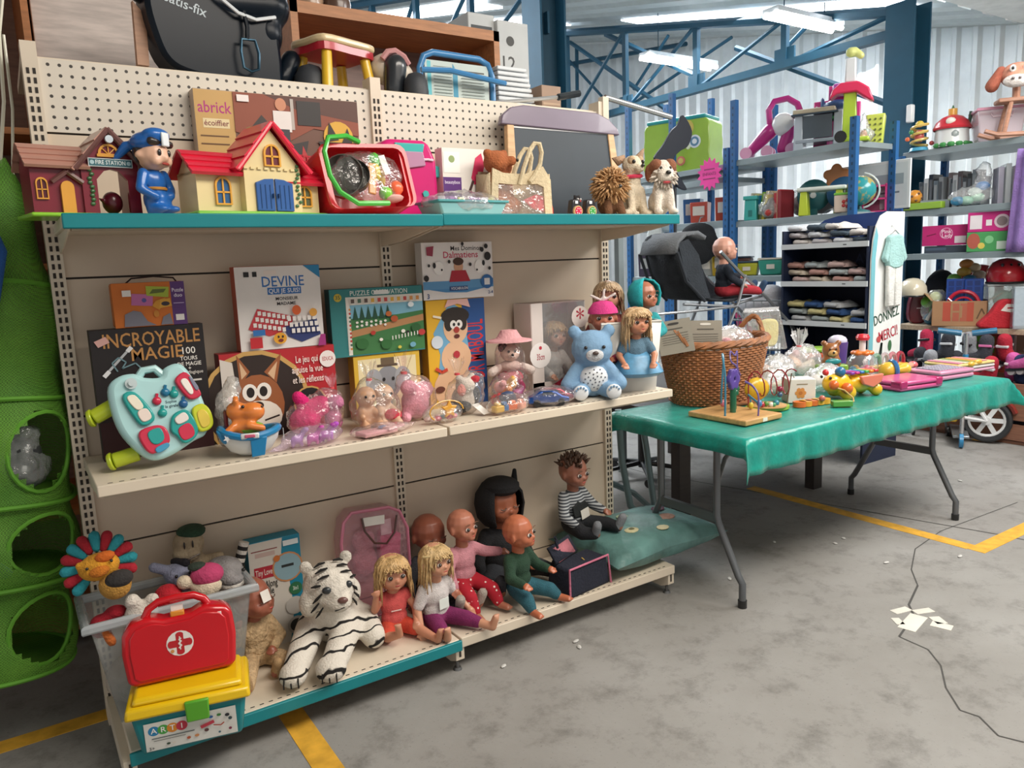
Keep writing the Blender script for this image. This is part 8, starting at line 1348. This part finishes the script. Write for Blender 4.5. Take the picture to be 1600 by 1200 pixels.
# hanging white clothes on the chrome rail, clothes trolley
q = atX(1024, 412, AX-.06); t = T('hanging_white_garment', 'white baby dress hanging from the far rack between blue posts', 'clothes', q, -65, sc=1.25); MB().prism(spl([(-.06, 0), (.06, 0), (.05, .12), (.045, .25), (-.045, .25), (-.05, .12)], 3)[::-1], -.02, .02).build('dress', cloth('#cfd6d4'), t, bev=.01); MB().tube([(0, 0, .24), (0, .02, .30), (0, .06, .31)], .003, 5).build('hanger', metal('#999999'), t)
t = T('wire_trolley', 'wire shop trolley heaped with pale laundry behind the pushchair', 'trolley', (atX(1205, 430, 4.45).x-.02, atX(1205, 430, 4.45).y+.02, .55), -70); wm = metal('#9aa2a6', .3)
for i in range(8): MB().cyl((-.2+i*.057, -.14, .1), (-.2+i*.057, -.15, .48), .004, n=5).build('wire', wm, t)
for z in (.1, .22, .34, .48): MB().tube([(-.2, -.15, z), (.2, -.15, z), (.2, .12, z), (-.2, .12, z)], .006, 6, closed=True).build('wire_hoop', wm, t)
for x in (-.18, .18):
    for y in (-.12, .1): MB().cyl((x, y, -.55), (x, y, .1), .012, n=6).build('leg', wm, t)
blob('laundry', cloth('#b9bcc4'), t, [('s', (0, 0, .45), (.18, .11, .09)), ('s', (.05, -.03, .53), (.10, .08, .06)), ('s', (-.1, 0, .42), (.1, .1, .1))], .016)
# ================================================================ things on the second rack
random.seed(51)
FB = -52; ZB1, ZB2, ZB3, ZB4 = 2.086, 1.646, 1.191, .761
t = R_('toy_rocking_dog', 'brown soft rocking dog with long ears on a wooden rocker', 'toy', 1572, 215, BX, ZB1, FB, 1, .1); bw_ = wood('#a87a62'); pf = fur('#d8967e')
blob('head', pf, t, [('s', (0, 0, .42), (.11, .09, .085)), ('s', (-.02, -.06, .39), (.07, .06, .055))], .014); blob('muzzle', fur('#e0d8d2'), t, [('s', (-.03, -.10, .365), (.085, .05, .045))], .012)
for s in (-1, 1): blob('ear', fur('#a8604c'), t, [('c', (s*.10, 0, .46), (s*.15, .0, .36), .03, .045)], .012); MB().sph((s*.04-.01, -.085, .45), (.02, .012, .026), 10).build('eye', plas('#e9e6e2'), t); MB().sph((s*.04-.012, -.097, .45), (.009, .006, .012), 8).build('pupil', plas('#222222'), t); MB().tube([(-.2, s*.09, .05), (-.12, s*.09, .02), (.05, s*.09, .015), (.2, s*.09, .03), (.25, s*.09, .06)], .016, 7).build('rocker', bw_, t); MB().cyl((-.08, s*.07, .02), (-.04, s*.05, .24), .016, n=8).build('leg', bw_, t); MB().cyl((.14, s*.07, .02), (.10, s*.05, .24), .016, n=8).build('leg', bw_, t); MB().sph((s*.02-.04, -.148, .375), .01, 6).build('nostril', plas('#5a4a48'), t)
MB().bb(-.12, -.07, .235, .2, .07, .265).build('seat', bw_, t, bev=.008); MB().cyl((0, 0, .26), (0, 0, .36), .025, n=8).build('neck', bw_, t)
t = R_('pinkish_storage_tub', 'translucent pinkish storage tub with a handle', 'storage box', 1537, 218, BX, ZB1, FB, 1, .12); MB().frust(0, .22, (.13, .10), (.15, .12)).build('tub', clear('#e6d4da', .5, .15, .1), t, bev=.012); b = MB(); ring(b, [(-.16, -.13), (.16, -.13), (.16, .13), (-.16, .13)], [(-.14, -.11), (.14, -.11), (.14, .11), (-.14, .11)], 0, .02); b.v = [(x, z, .235-y) for x, y, z in b.v]; b.build('rim', clear('#e8a8c0', .7, .2, .1), t, bev=.004); MB().tube([(-.07, -.125, .19), (-.06, -.13, .165), (.06, -.13, .165), (.07, -.125, .19)], .006, 6).build('handle', plas('#c8b0b8'), t)
t = R_('mushroom_toy_house', 'white toy house with red domed roof and yellow chimney', 'toy house', 1485, 222, BX, ZB1, FB, 1, .12); MB().lathe([(.001, 0), (.12, 0), (.11, .13), (.001, .13)], n=22).build('wall', plas('#dadedc'), t); MB().lathe([(.125, .125), (.13, .14), (.11, .18), (.07, .215), (.03, .23), (.001, .232)], n=22).build('roof', plas('#c8303c'), t); MB().sph((-.03, -.105, .175), (.035, .014, .028), 10).build('roof_window', plas('#e0dccf'), t); MB().cyl((.0, 0, .22), (0, 0, .275), .03, n=12).build('chimney', plas('#dfa84a'), t); MB().cyl((0, 0, .275), (0, 0, .30), .012, .004, n=8).build('chimney_top', plas('#3f6a4a'), t); MB().sph((0, -.105, .08), (.03, .012, .035), 10).build('door', plas('#8f9a98'), t); MB().cyl((.1, -.04, .14), (.11, -.05, .24), .012, n=8).build('post', plas('#3a5a4a'), t)
for k in range(6): MB().sph((.115*math.cos(3.6+k*.45), .115*math.sin(3.6+k*.45), .012), (.03, .02, .02), 8).build('bush', plas('#3f8a4a'), t)
t = R_('flower_spiral_toy', 'yellow spiral toy with small flowers on a blue foot', 'toy', 1447, 232, BX, ZB1, FB, 1, .06); MB().lathe([(.001, 0), (.07, 0), (.06, .025), (.001, .03)], n=18).build('foot', plas('#4a9ab8'), t); MB().tube([(.055*math.cos(k*.6), .05*math.sin(k*.6), .04+k*.005) for k in range(32)], .011, 6).build('spiral', plas('#d9bf6a'), t); MB().sph((0, 0, .11), (.035, .035, .05), 10).build('core', plas('#c0605a'), t); MB().sph((.0, 0, .20), (.03, .03, .025), 10).build('top', plas('#d9c04a'), t)
for x, z, c in ((-.085, .09, '#d8693a'), (-.06, .14, '#3f8a4a'), (.08, .05, '#b84a4a')): MB().sph((x, -.03, z), .018, 8).build('blossom', plas(c), t)
# --- second level: DVD row and bagged toys
for i in range(13):
    c = ['#3a444c', '#c9cdd0', '#23282e', '#5a6670', '#8a8f94', '#6a5a5c', '#2a2f38', '#b8bcc0', '#4a3a3c', '#343a40', '#1f2226', '#7a8288', '#3f4a58'][i]; q = atX(1440+i*7.5, 300, BX+.2); h_ = .22+.05*((i*7) % 3)*.5
    t = T('dvd_case', '%s boxed film case standing in the row on the second rack' % ['slate', 'white', 'black', 'steel grey', 'pale grey', 'brown grey', 'midnight blue', 'silver', 'dark brown', 'charcoal', 'jet black', 'ash grey', 'blue grey'][i], 'box', (BX+.26, q.y, ZB2), -90, 'boxed films on the second rack'); MB().bb(-.017, -.07, 0, .017, .07, h_).build('case', plas(c), t, bev=.003); MB().bb(-.010, -.072, h_*.2, .010, -.07, h_*.85).build('spine_label', paper('#8f9498' if i % 2 else '#5a5f66'), t)
t = R_('orange_perforated_ball', 'orange ball with round holes on the second rack', 'ball', 1424, 312, BX, ZB2, FB, 1, .08); MB().sph((0, 0, .10), .055, 16).build('ball', plas('#d8923a'), t)
for k in range(14): a = k*2.4; z = -.8+1.6*k/13; r_ = math.sqrt(1-z*z); MB().sph((.052*r_*math.cos(a), .052*r_*math.sin(a), .10+.052*z), .011, 6).build('hole', plas('#5a3418'), t)
MB().cyl((0, 0, 0), (0, 0, .05), .03, n=12).build('stand', plas('#3a3a3a'), t)
t = R_('small_picture_box', 'small grey picture box under the film cases', 'box', 1450, 312, BX, ZB2, FB, 1, .15); MB().bb(-.10, -.03, 0, .10, .03, .07).build('carton', paper('#7c878c'), t); card(t, .2, .07, -.03, [('e', .35, .5, .3, .3, '#3a4248'), ('e', .6, .5, .25, .25, '#c4c8c8')])
t = R_('lime_tray', 'long lime green tray lying under the film cases', 'tray', 1440, 326, BX, ZB2-.0, -90, 1, .02); MB().bb(-.28, -.03, -.0, .16, .03, .05).build('tray', plas('#8fb43a'), t, bev=.004); MB().bb(-.26, -.031, .01, -.08, -.03, .04).build('dark_slot', plas('#2a3430'), t)
t = R_('blue_green_toy_bag', 'clear bag of blue and mint toy parts on the second rack', 'bag', 1520, 310, BX, ZB2, FB, 1, .1); 
for x, z, c in ((-.09, .04, '#3a8ab0'), (-.03, .04, '#8fc4a8'), (.04, .06, '#9fccb0'), (.07, .14, '#2f7fc0'), (.02, .1, '#b8c8c0')): blob('toy_part', plas(c), t, [('s', (x, 0, z), (.05, .04, .035))], .012)
film(t, [('s', (0, 0, .07), (.15, .08, .07)), ('c', (.06, 0, .1), (.08, .02, .26), .06, .05)], clear('#ffffff', .2), .016, .022)
t = R_('clear_case_stack', 'stack of clear plastic cases at the end of the second rack', 'case', 1558, 305, BX, ZB2, FB, 1, .2); 
for i in range(4): MB().bb(-.09+.045*i, -.08, 0, -.055+.045*i, .08, .26+.02*(i % 2)).build('case', clear(('#c8c4d4', '#d8dcdc', '#a894a8', '#8a8ea8')[i], .65, .1, .1), t, bev=.004)
t = T('purple_cloth', 'lilac cloth hanging over the end of the second rack', 'cloth', (BX-.03, atX(1597, 300, BX).y-.06, 1.30), -90); b = MB(); vs = [((i/12-.5)*.26+.004*j, .018*math.sin(i*1.3), j*.07) for j in range(11) for i in range(13)]; b.add(vs, [(j*13+i, j*13+i+1, (j+1)*13+i+1, (j+1)*13+i) for j in range(10) for i in range(12)]); b.build('drape', cloth('#8f74b4'), t, solid=.004, ang=180)
# --- third level: pink cartons, helmets
def rbox(name, label, x, z, w_, h_, d_, c, items, dx=.1, rz=-78): 
    t = R_(name, label, 'box', x, 370, BX, z, rz, 1, dx); MB().bb(-w_/2, -d_/2, 0, w_/2, d_/2, h_).build('carton', paper(c), t, bev=.003); card(t, w_, h_, -d_/2, items); return t
rbox('pink_shoe_carton', 'hot pink carton with white heart logo on the second rack', 1478, 1.3665, .32, .15, .2, '#b8246c', [('e', .52, .6, .3, .28, '#d890b4'), ('e', .52, .6, .26, .24, '#b8246c'), ('t', 'Pink', .52, .68, .2, '#efdce6'), ('t', 'Lady', .54, .48, .2, '#efdce6'), ('r', .7, .1, .94, .44, '#d9ccd2'), ('l', [(.1, .5), (.3, .6)], .05, '#7a1a44')], .12)
rbox('pink_doll_carton', 'pink carton with round picture and price labels above the green carton', 1547, 1.4525, .31, .14, .2, '#c22a7c', [('r', .05, .15, .3, .85, '#e2dade'), ('e', .7, .5, .35, .35, '#d8c4cc'), ('e', .7, .5, .24, .24, '#8a7a7c'), ('r', .38, .3, .5, .6, '#e6e2e2')], .12)
rbox('green_toy_carton', 'green carton with red figure under the pink carton', 1548, 1.3115, .32, .14, .2, '#4a9a5a', [('e', .14, .55, .3, .4, '#b05a4a'), ('r', .6, .1, .92, .5, '#cfe0d2'), ('e', .45, .6, .2, .2, '#7fc48a'), ('e', .3, .3, .16, .16, '#d8c45a')], .12)
t = T('grey_shelf_riser', 'flat dark carton carrying the heart logo box on the second rack', 'box', (BX+.12, atX(1478, 370, BX+.06).y, 1.3115), -78); MB().bb(-.15, -.09, 0, .15, .09, .053).build('carton', paper('#3a4450'), t); MB().bb(-.14, -.091, .02, .0, -.09, .04).build('label', paper('#4a5a6e'), t)
def helmet(label, x, y, c, sc=1, dx=.08, z=ZB3, vents=False, rz=FB):
    t = R_('helmet', label, 'helmet', x, y, BX, z, rz, sc, dx); b = MB(); b.lathe([(.105, 0), (.115, .035), (.108, .085), (.08, .13), (.04, .152), (.001, .158)], n=22, sy=1.15); b.build('shell', mat(c, .2, coat=.5), t); MB().tube([(.107*math.cos(k*.2856), .123*math.sin(k*.2856), .004) for k in range(22)], .008, 6, closed=True).build('edge', plas('#26282a'), t)
    if vents:
        for k in (-1, 0, 1): MB().sph((k*.045, -.085, .115), (.010, .03, .012), 8).build('vent', plas('#23262a'), t)
    return t
helmet('cream round helmet beside the white notice panel', 1437, 385, '#cfc6ae', .9, .06, .985); t = T('helmet_stack', 'dark red plastic case standing on the wooden shelf below the cream helmet', 'case', (BX+.12, atX(1424, 430, BX+.05).y, ZB4+.0), FB); MB().prism(spl([(-.07, .005), (.06, .005), (.07, .13), (.02, .205), (-.06, .205)], 3)[::-1], -.06, .06).build('shell', plas('#6a1f28'), t, bev=.015); card(t, .1, .1, -.06, [('l', [(0.300, 0.500), (0.700, 0.500)], 0.070, '#d8c8c8')], z0=.06, name='lettering')
t = T('navy_suitcase', 'black padded car seat shell behind the blue crates', 'seat', (BX+.50, atX(1460, 460, BX+.45).y, ZB4), FB); blob('shell', cloth('#1e222b'), t, [('s', (0, 0, .24), (.13, .08, .18)), ('s', (0, -.02, .10), (.13, .09, .08))], .02)
# --- wooden shelf level: carton with blue crates, bags, tub
t = R_('cardboard_carton', 'open cardboard carton printed with a red logo and filled with blue crates', 'box', 1492, 503, BX, ZB4, FB-14, 1, .13); kb = paper('#a8805c'); w_, h_ = .36, .19
MB().bb(-w_/2, -.11, 0, w_/2, -.106, h_).bb(-w_/2, .106, 0, w_/2, .11, h_).build('long_wall', kb, t); MB().bb(-w_/2, -.11, 0, -w_/2+.004, .11, h_).bb(w_/2-.004, -.11, 0, w_/2, .11, h_).build('short_wall', kb, t); MB().bb(-w_/2, -.11, 0, w_/2, .11, .004).build('bottom', kb, t); MB().box((w_/2+.05, 0, h_+.03), (.11, .2, .004), rot=(0, -35, 0)).build('flap', paper('#b8946c'), t); MB().box((-w_/2-.03, 0, h_+.03), (.08, .2, .004), rot=(0, 50, 0)).build('flap', paper('#b8946c'), t)
card(t, w_, h_, -.11, [('r', .2, .2, .35, .95, '#b5503c'), ('r', .38, .2, .5, .9, '#b0604a'), ('r', .52, .2, .64, .9, '#b0604a'), ('r', .64, .2, .76, .95, '#b5503c'), ('t', 'H', .45, .55, .5, '#a8805c'), ('l', [(.82, .3), (.9, .7), (.95, .5)], .05, '#6a5038')])
for x, lb in ((-.11, 'blue plastic crate standing in the cardboard carton next to the green toy bag'), (.10, 'blue plastic crate standing in the cardboard carton next to its flap')):
    o = T('blue_crate', lb, 'crate', t.location+Matrix.Rotation(R(FB-14), 3, 'Z') @ V((x, .02, .012)), FB-14); MB().frust(0, .34, (.06, .05), (.062, .052)).build('body', plas('#1f4aa0'), o, bev=.006)
    for i in range(2):
        for j in range(3): MB().bb(-.045+i*.05, -.056, .2+j*.045, -.01+i*.05, -.05, .235+j*.045).build('window', plas('#16357a'), o)
o = T('red_hoop_toy', 'red plastic hoops lying over the cardboard carton', 'toy', t.location+Matrix.Rotation(R(FB-14), 3, 'Z') @ V((.03, -.075, .10)), FB-14); MB().tube([(.1*math.cos(k*.314), 0, .06+.1*math.sin(k*.314)) for k in range(20)], .014, 7, closed=True).tube([(.065*math.cos(k*.314), -.01, .05+.065*math.sin(k*.314)) for k in range(20)], .008, 6, closed=True).build('hoop', plas('#b8263a'), o); MB().cyl((-.1, -.02, .11), (0, -.03, .02), .004, n=6).build('stick', metal('#cfd2d4'), o)
t = R_('green_bagged_toys', 'clear bag of lime green toys and a white bat beside the carton', 'bag', 1440, 500, BX, ZB4, FB, .82, .07)
for x, z, c in ((-.05, .2, '#6fb83a'), (.02, .12, '#5aa83a'), (.05, .05, '#7fc43a'), (-.02, .04, '#3a7fa0'), (.02, .24, '#c8d8a0')): blob('toy', plas(c), t, [('s', (x, 0, z), (.06, .05, .06))], .014)
MB().cyl((-.06, -.06, .03), (.03, -.06, .22), .016, .013, n=10).build('white_bat', plas('#d8dcd8'), t); film(t, [('s', (0, 0, .12), (.11, .075, .13)), ('s', (.02, 0, .25), (.09, .06, .07))], clear('#ffffff', .2), .016, .022)
t = R_('clear_tub', 'large clear tub of pale toys under the red helmet', 'storage box', 1570, 470, BX, ZB4, FB, 1, .24); MB().frust(0, .30, (.20, .11), (.22, .12)).build('tub', clear('#d4e0dc', .3, .1, .2), t, bev=.01); MB().bb(-.23, -.13, .297, .23, .13, .31).build('lid', clear('#cfd8d8', .5, .1, .1), t, bev=.006)
for x, z, c in ((-.1, .2, '#7fae9a'), (.0, .22, '#a8d0bc'), (.1, .2, '#c4bcc4'), (-.05, .08, '#9a6a74'), (.08, .08, '#b88a94')): blob('toy', fur(c), t, [('s', (x, -.02, z), (.07, .06, .07))], .018)
p0 = t.location; o = helmet('glossy red helmet sitting on the clear tub', 1548, 410, '#b8202c', 1.15, .24, ZB4+.352, True); o.location = p0+V((0, .07, .315)); o = helmet('silver grey helmet beside the red one', 1588, 410, '#8f9698', 1.0, .24, ZB4+.352, True); o.location = p0+V((0, -.20, .315))
t = R_('red_toy_arch', 'large red plastic arch behind the toy pile', 'toy', 1505, 440, BX+.25, ZB4, -85, .8, .32); MB().tube([(.17*math.cos(k*math.pi/12), 0, .32+.2*math.sin(k*math.pi/12)) for k in range(13)]+[(-.17, 0, .1), (-.17, 0, 0)], .04, 9).build('arch', plas('#b0303c'), t); MB().cyl((.17, 0, 0), (.17, 0, .34), .04, n=9).build('leg', plas('#b0303c'), t)
t = T('toy_food_heap', 'heap of colourful bagged toy food above the blue crates', 'toy set', (BX+.40, atX(1508, 420, BX+.38).y, ZB4+.265), FB)
for x, y, z, c in ((-.08, 0, .08, '#6fae4a'), (-.02, -.02, .13, '#d8b04a'), (.05, 0, .16, '#d8c8a0'), (.02, -.03, .07, '#3a7fae'), (.09, 0, .1, '#c9b8a4'), (-.06, -.02, .02, '#b84a4a'), (.0, 0, .19, '#d8934a')): blob('toy_food', plas(c), t, [('s', (x, y, z), (.055, .045, .04))], .012)
MB().bb(-.12, -.06, -.264, .1, .08, 0).build('box_below', paper('#5a6a7a'), t)
t = R_('red_gift_bag', 'red cloth sack with white lettering on the wooden shelf', 'bag', 1562, 502, BX, ZB4, FB, 1, .05); MB().prism(spl([(-.15, 0), (.13, 0), (.15, .05), (.1, .18), (.06, .2), (-.02, .19), (-.08, .1)], 3)[::-1], -.05, .05).build('sack', cloth('#b0202c'), t, bev=.02); card(t, .12, .06, -.052, [('p', [(0, .2), (.5, 0), (1, .1), (1, .9), (.3, 1)], '#d8cfc8'), ('l', [(0.340, 0.500), (0.660, 0.500)], 0.175, '#b0202c')], z0=.11, x0=-.02)
t = R_('doll_blister_pack', 'clear blister pack with pale blue card at the shelf end', 'box', 1594, 480, BX, ZB4, FB, 1, .05); MB().bb(-.06, -.04, 0, .06, .04, .3).build('blister', clear('#d8e4ea', .4, .1, .2), t, bev=.006); MB().bb(-.055, .0, .02, .055, .005, .28).build('card', paper('#a8b8c4'), t)
# --- floor: crate of skates, scooter
t = T('skate_crate', 'slatted wooden crate full of roller skates under the wooden shelf', 'crate', (BX-.10, .08, 0), -90); cw = wood('#8f6450')
for z in (.03, .17, .31): MB().bb(-.75, -.20, z, .75, -.18, z+.11).build('slat', cw, t); MB().bb(-.75, .24, z, .75, .26, z+.11).build('slat', cw, t)
for x in (-.74, 0, .73): MB().bb(x, -.18, 0, x+.03, -.15, .42).build('corner_post', cw, t); MB().bb(x, .21, 0, x+.03, .24, .42).build('corner_post', cw, t)
MB().bb(-.75, -.18, .0, .75, .24, .02).build('bottom', cw, t)
for s, x in ((-1, -.75), (1, .73)):
    for z in (.03, .17, .31): MB().bb(x, -.18, z, x+.02, .24, z+.11).build('slat', cw, t)
def skate(lb, i, x, y, z, c, c2, rz, tl, ro):
    t = T('roller_skate', lb, 'skate', (x, y, z), rz, 'roller skates in the crate', tl, ro, 1.0); blob('boot', cloth(c), t, [('c', (-.05, 0, .08), (.08, 0, .065), .045, .035), ('c', (-.055, 0, .08), (-.06, 0, .2), .045, .05)], .014); MB().bb(-.10, -.022, .025, .12, .022, .045).build('frame', plas('#2a2c30'), t)
    for k in range(4): MB().cyl((-.085+k*.058, -.012, .024), (-.085+k*.058, .012, .024), .026, n=12).build('wheel', plas('#b8b4b8'), t)
    MB().bb(-.1, -.05, .15, -.02, .05, .168).build('strap', plas(c2), t, bev=.004)
cols = [('#2a2c34', '#c8ccd0', 'black roller skate with white strap'), ('#b0284a', '#2a2a2e', 'crimson roller skate with black strap'), ('#23305a', '#b83a6a', 'navy roller skate with pink strap'), ('#c45a9a', '#e0dce0', 'pink roller skate with white strap'), ('#a82034', '#d0d0d4', 'red roller skate with grey strap'), ('#33343c', '#c46a9a', 'charcoal roller skate with pink strap'), ('#8f9298', '#2a2a2e', 'grey roller skate with black strap')]
wh_ = ['lying on its side', 'lying on top of the heap', 'standing at the crate rim', 'tilted against the slats']
for i in range(16):
    c = cols[i % 7]; lay = i//8; k = i % 8; skate('%s %s' % (c[2], wh_[(i//7+lay) % 4]), i, BX-.12+(.05 if k % 2 else -.05), -.46+k*.15, .335+lay*.15, c[0], c[1], random.choice((80, 100, -80, -100))+random.uniform(-12, 12), random.uniform(-10, 10), random.uniform(-12, 12))
t = T('skate_heap_cloth', 'heap of dark bags filling the crate under the skates', 'bag', (BX-.12, .06, .02), -90); blob('bags', cloth('#2c2e38'), t, [('c', (-.55, .0, .19), (.55, 0, .19), .15, .15)], .03)
q = atX(1508, 520, 5.22); t = T('scooter', 'folding scooter with blue grips and chrome stem in front of the skates', 'scooter', (q.x, q.y, 0), -60); zt = q.z
MB().cyl((0, 0, .10), (0, 0, zt), .014, n=10).build('stem', metal('#c4c8cc', .2), t); MB().cyl((0, 0, .35), (0, 0, zt-.14), .018, n=10).build('blue_clamp', plas('#2a7fae'), t)
for s in (-1, 1): MB().cyl((s*.03, 0, zt), (s*.17, 0, zt+.02), .02, n=10).build('grip', plas('#2a6a8f'), t)
MB().box((0, .22, .07), (.10, .42, .02)).build('deck', metal('#8f9498'), t, bev=.006)
for y in (0, .46): MB().cyl((-.012, y, .05), (.012, y, .05), .05, n=16).build('wheel', plas('#2a7fae'), t)
t = T('grey_pushchair_hood', 'grey transparent rain cover on a dark pushchair beside the crate', 'pushchair', (5.46, .36, 0), FB, None, 0, 0, .62); fk = cloth('#22252b')
blob('seat', fk, t, [('s', (0, 0, .45), (.22, .16, .16)), ('c', (.05, 0, .5), (.2, -.05, .62), .10, .06)], .025); b = MB(); b.lathe([(.24, .5), (.25, .62), (.2, .74), (.1, .80), (.001, .81)], n=20, sy=.8, a0=180, a1=360); b.build('rain_cover', clear('#b8b4b0', .45, .15, .3), t)
blob('pink_lining', cloth('#c98ab0'), t, [('s', (.14, -.08, .63), (.09, .05, .03))], .015); MB().sph((-.02, -.16, .60), .035, 10).build('bear_head', fur('#b8834a'), t)
for s in (-1, 1): MB().cyl((s*.18, -.1, .05), (s*.12, 0, .4), .012, n=8).build('frame_leg', metal('#7a7f84'), t); MB().cyl((s*.18-.015, -.1, .06), (s*.18+.015, -.1, .06), .06, n=14).build('wheel', plas('#202226'), t)
MB().bb(.10, -.21, .50, .14, -.195, .6).build('white_buckle', plas('#dcdcdc'), t, bev=.006)
t = T('colour_toy_box', 'orange toy box with a lime screen under the wooden shelf', 'box', (BX+.42, atX(1545, 535, BX+.36).y, 0), -82); MB().bb(-.16, -.06, 0, .16, .06, .70).build('carton', paper('#b8543a'), t); card(t, .32, .28, -.06, [('r', .2, .45, .6, .9, '#6fc44a'), ('r', .65, 0, .8, 1, '#a82a4a'), ('r', .85, 0, 1, 1, '#c8c4d0')], z0=.41)
t = T('plain_carton', 'brown cardboard carton under the end of the wooden shelf', 'box', (BX+.42, atX(1545, 535, BX+.36).y-.34, 0), -86); MB().bb(-.14, -.08, 0, .14, .08, .70).build('carton', paper('#b49880'), t, bev=.003); MB().bb(-.14, -.081, .54, .14, -.08, .56).build('tape', paper('#c9b49c'), t)
# ================================================================ resting places, nudged apart by a few millimetres so that neighbours touch without cutting in
for q in '''activity_cube -8 -2 0;baby_doll.002 0 0 5;baby_outfit 0 3 0;bag_heap 58 -12 0;bagged_cars -50 3 4;bagged_plush.001 0 0 3;bagged_plush.002 -10 18 0;bagged_plush.003 10 -18 0;bagged_plush.004 -24 24 0;bagged_plush.005 -41 8 0;bagged_toys.003 0 0 3;bagged_toys.004 -23 -2 0;bagged_toys.005 0 0 4;bear_activity_toy -72 7 0;beige_baby_doll -20 39 0;black_helmet -4 17 0;black_helmet.001 11 -6 0;black_jacket -3 5 0;black_saddle -16 -5 0;blonde_doll -7 7 0;blouse_doll 6 -75 2;blue_bear 0 -37 0;blue_crate 31 -69 0;blue_crate.001 -25 4 0;blue_green_toy_bag -19 25 0;book.002 11 -5 0;book.003 14 2 0;book.004 13 23 0;book.005 -23 5 0;book.006 -3 9 0;book.007 -6 -44 0;book.008 -8 -3 0;book.009 -6 -3 0;book.010 -17 12 0;braided_doll 35 -2 0;brown_slipper_doll 0 6 5;building_set_carton 0 19 0;buried_soft_toy -24 -3 0;buried_soft_toy.001 -21 -3 0;buried_soft_toy.002 8 29 0;cardboard_piece 18 0 0;chalkboard_easel 0 -4 5;chihuahua_toy -29 7 0;child_bike -5 -51 6;clear_bag_of_food -5 -4 0;clear_bag_of_toys -2 34 0;clear_case_stack 19 -25 0;clear_pink_backpack -8 -1 2;clear_tub 62 -5 0;coral_dress_doll 37 19 0;corrugated_stack -18 0 0;cosmetics_set 9 0 0;crumpled_clear_bag -3 21 0;doll_blister_pack -6 -5 0;doll_in_pink_hat 30 36 0;doll_in_turquoise_hood 7 -7 0;dome_spinner_toy 24 0 0;dvd_case.004 15 5 0;dvd_case.005 34 -20 0;dvd_case.006 3 -17 0;flower_box 4 6 0;flower_spiral_toy -31 55 0;folded_garment.023 0 4 0;folded_garment.024 0 -7 0;folded_garment.029 0 -4 0;green_bagged_toys 34 -48 11;green_jumper_doll 34 -19 3;green_round_cabinet 0 0 18;green_topped_toy 48 55 0;green_toy_carton 1 -4 0;grey_clutter_bag 0 0 9;grey_dolphin_toy 6 -8 0;grey_donkey_toy -11 -4 0;grey_pushchair_hood -23 38 0;helmet -68 20 0;helmet.001 6 -13 0;helmet_stack 42 -4 12;hippo_boat_toy 3 -21 0;hippo_xylophone 13 13 0;hooded_black_doll 53 16 6;jar -10 2 0;jar.001 10 -2 0;lime_toy_table -16 15 0;lime_tray -5 0 0;mushroom_toy_house -11 17 5;navy_bag 1 -10 0;navy_suitcase -8 -28 0;orange_flower_toy -27 -37 0;orange_perforated_ball -37 20 0;pink_doll_carton 1 -4 0;pink_dollhouse 18 -3 0;pink_shoe_carton -1 6 0;pink_toy_case -6 2 0;pinkish_storage_tub 66 -27 0;rattle_drum 2 -48 9;red_gift_bag 2 2 6;red_grid_crate 0 -19 0;red_hoop_toy -4 6 0;red_soft_ball 5 -1 0;red_toy_arch 8 -51 0;red_trousers_doll 43 21 4;roller_skate -56 -22 16;roller_skate.001 66 2 28;roller_skate.002 15 4 23;roller_skate.003 -22 -58 24;roller_skate.004 -16 -3 19;roller_skate.005 3 -2 20;roller_skate.006 -69 -1 24;roller_skate.007 -45 43 24;roller_skate.008 27 -26 0;roller_skate.009 -26 40 0;roller_skate.010 -74 -12 0;roller_skate.011 72 20 0;roller_skate.012 2 52 0;roller_skate.013 51 -31 0;roller_skate.014 -23 -5 0;roller_skate.015 23 58 0;round_toy -74 -12 0;saint_bernard_toy 32 -11 2;scooter -50 -35 2;seat_carton -6 0 0;seat_carton.001 6 0 0;shaggy_puppy_toy 0 0 3;small_picture_box -6 -10 0;soft_heart -17 8 0;soft_turtle 17 37 0;stacking_plush 6 11 6;strawberry_soft_toy 0 -18 0;striped_sound_book 7 -1 0;teal_toy_box -19 12 0;toy_boy_figurine 0 -7 9;toy_bundle -11 -6 0;toy_bundle.001 11 6 0;toy_bundle.003 4 2 0;toy_bundle.006 -8 15 0;toy_bundle.007 -17 51 0;toy_farmhouse -7 5 0;toy_fire_station -3 9 0;toy_globe 16 -8 0;toy_guitar 54 5 0;toy_kitchen_basket 5 -5 16;toy_kitchen_unit -26 30 0;toy_laptop.001 3 -21 0;toy_pram -63 35 4;toy_rocking_dog -41 -45 0;toy_stool 12 -9 0;toy_tub -3 -13 0;toy_tub.001 24 -50 0;toy_tub.002 10 -20 0;toy_tub.003 -18 31 0;toy_tub.004 13 -43 0;toy_tub.005 10 5 0;toy_tub.006 75 5 0;toy_vacuum -8 7 0;toy_walker 9 8 0;toy_workbench 23 -28 0;white_poster_board 17 0 0;white_soft_toy 0 -10 0;white_tiger_toy -47 -47 7;wire_trolley -1 15 3;wooden_flower_toy -15 -13 0'''.split(';'):
    n, a, b_, c = q.split(); bpy.data.objects[n].location += V((int(a), int(b_), int(c)))/1000
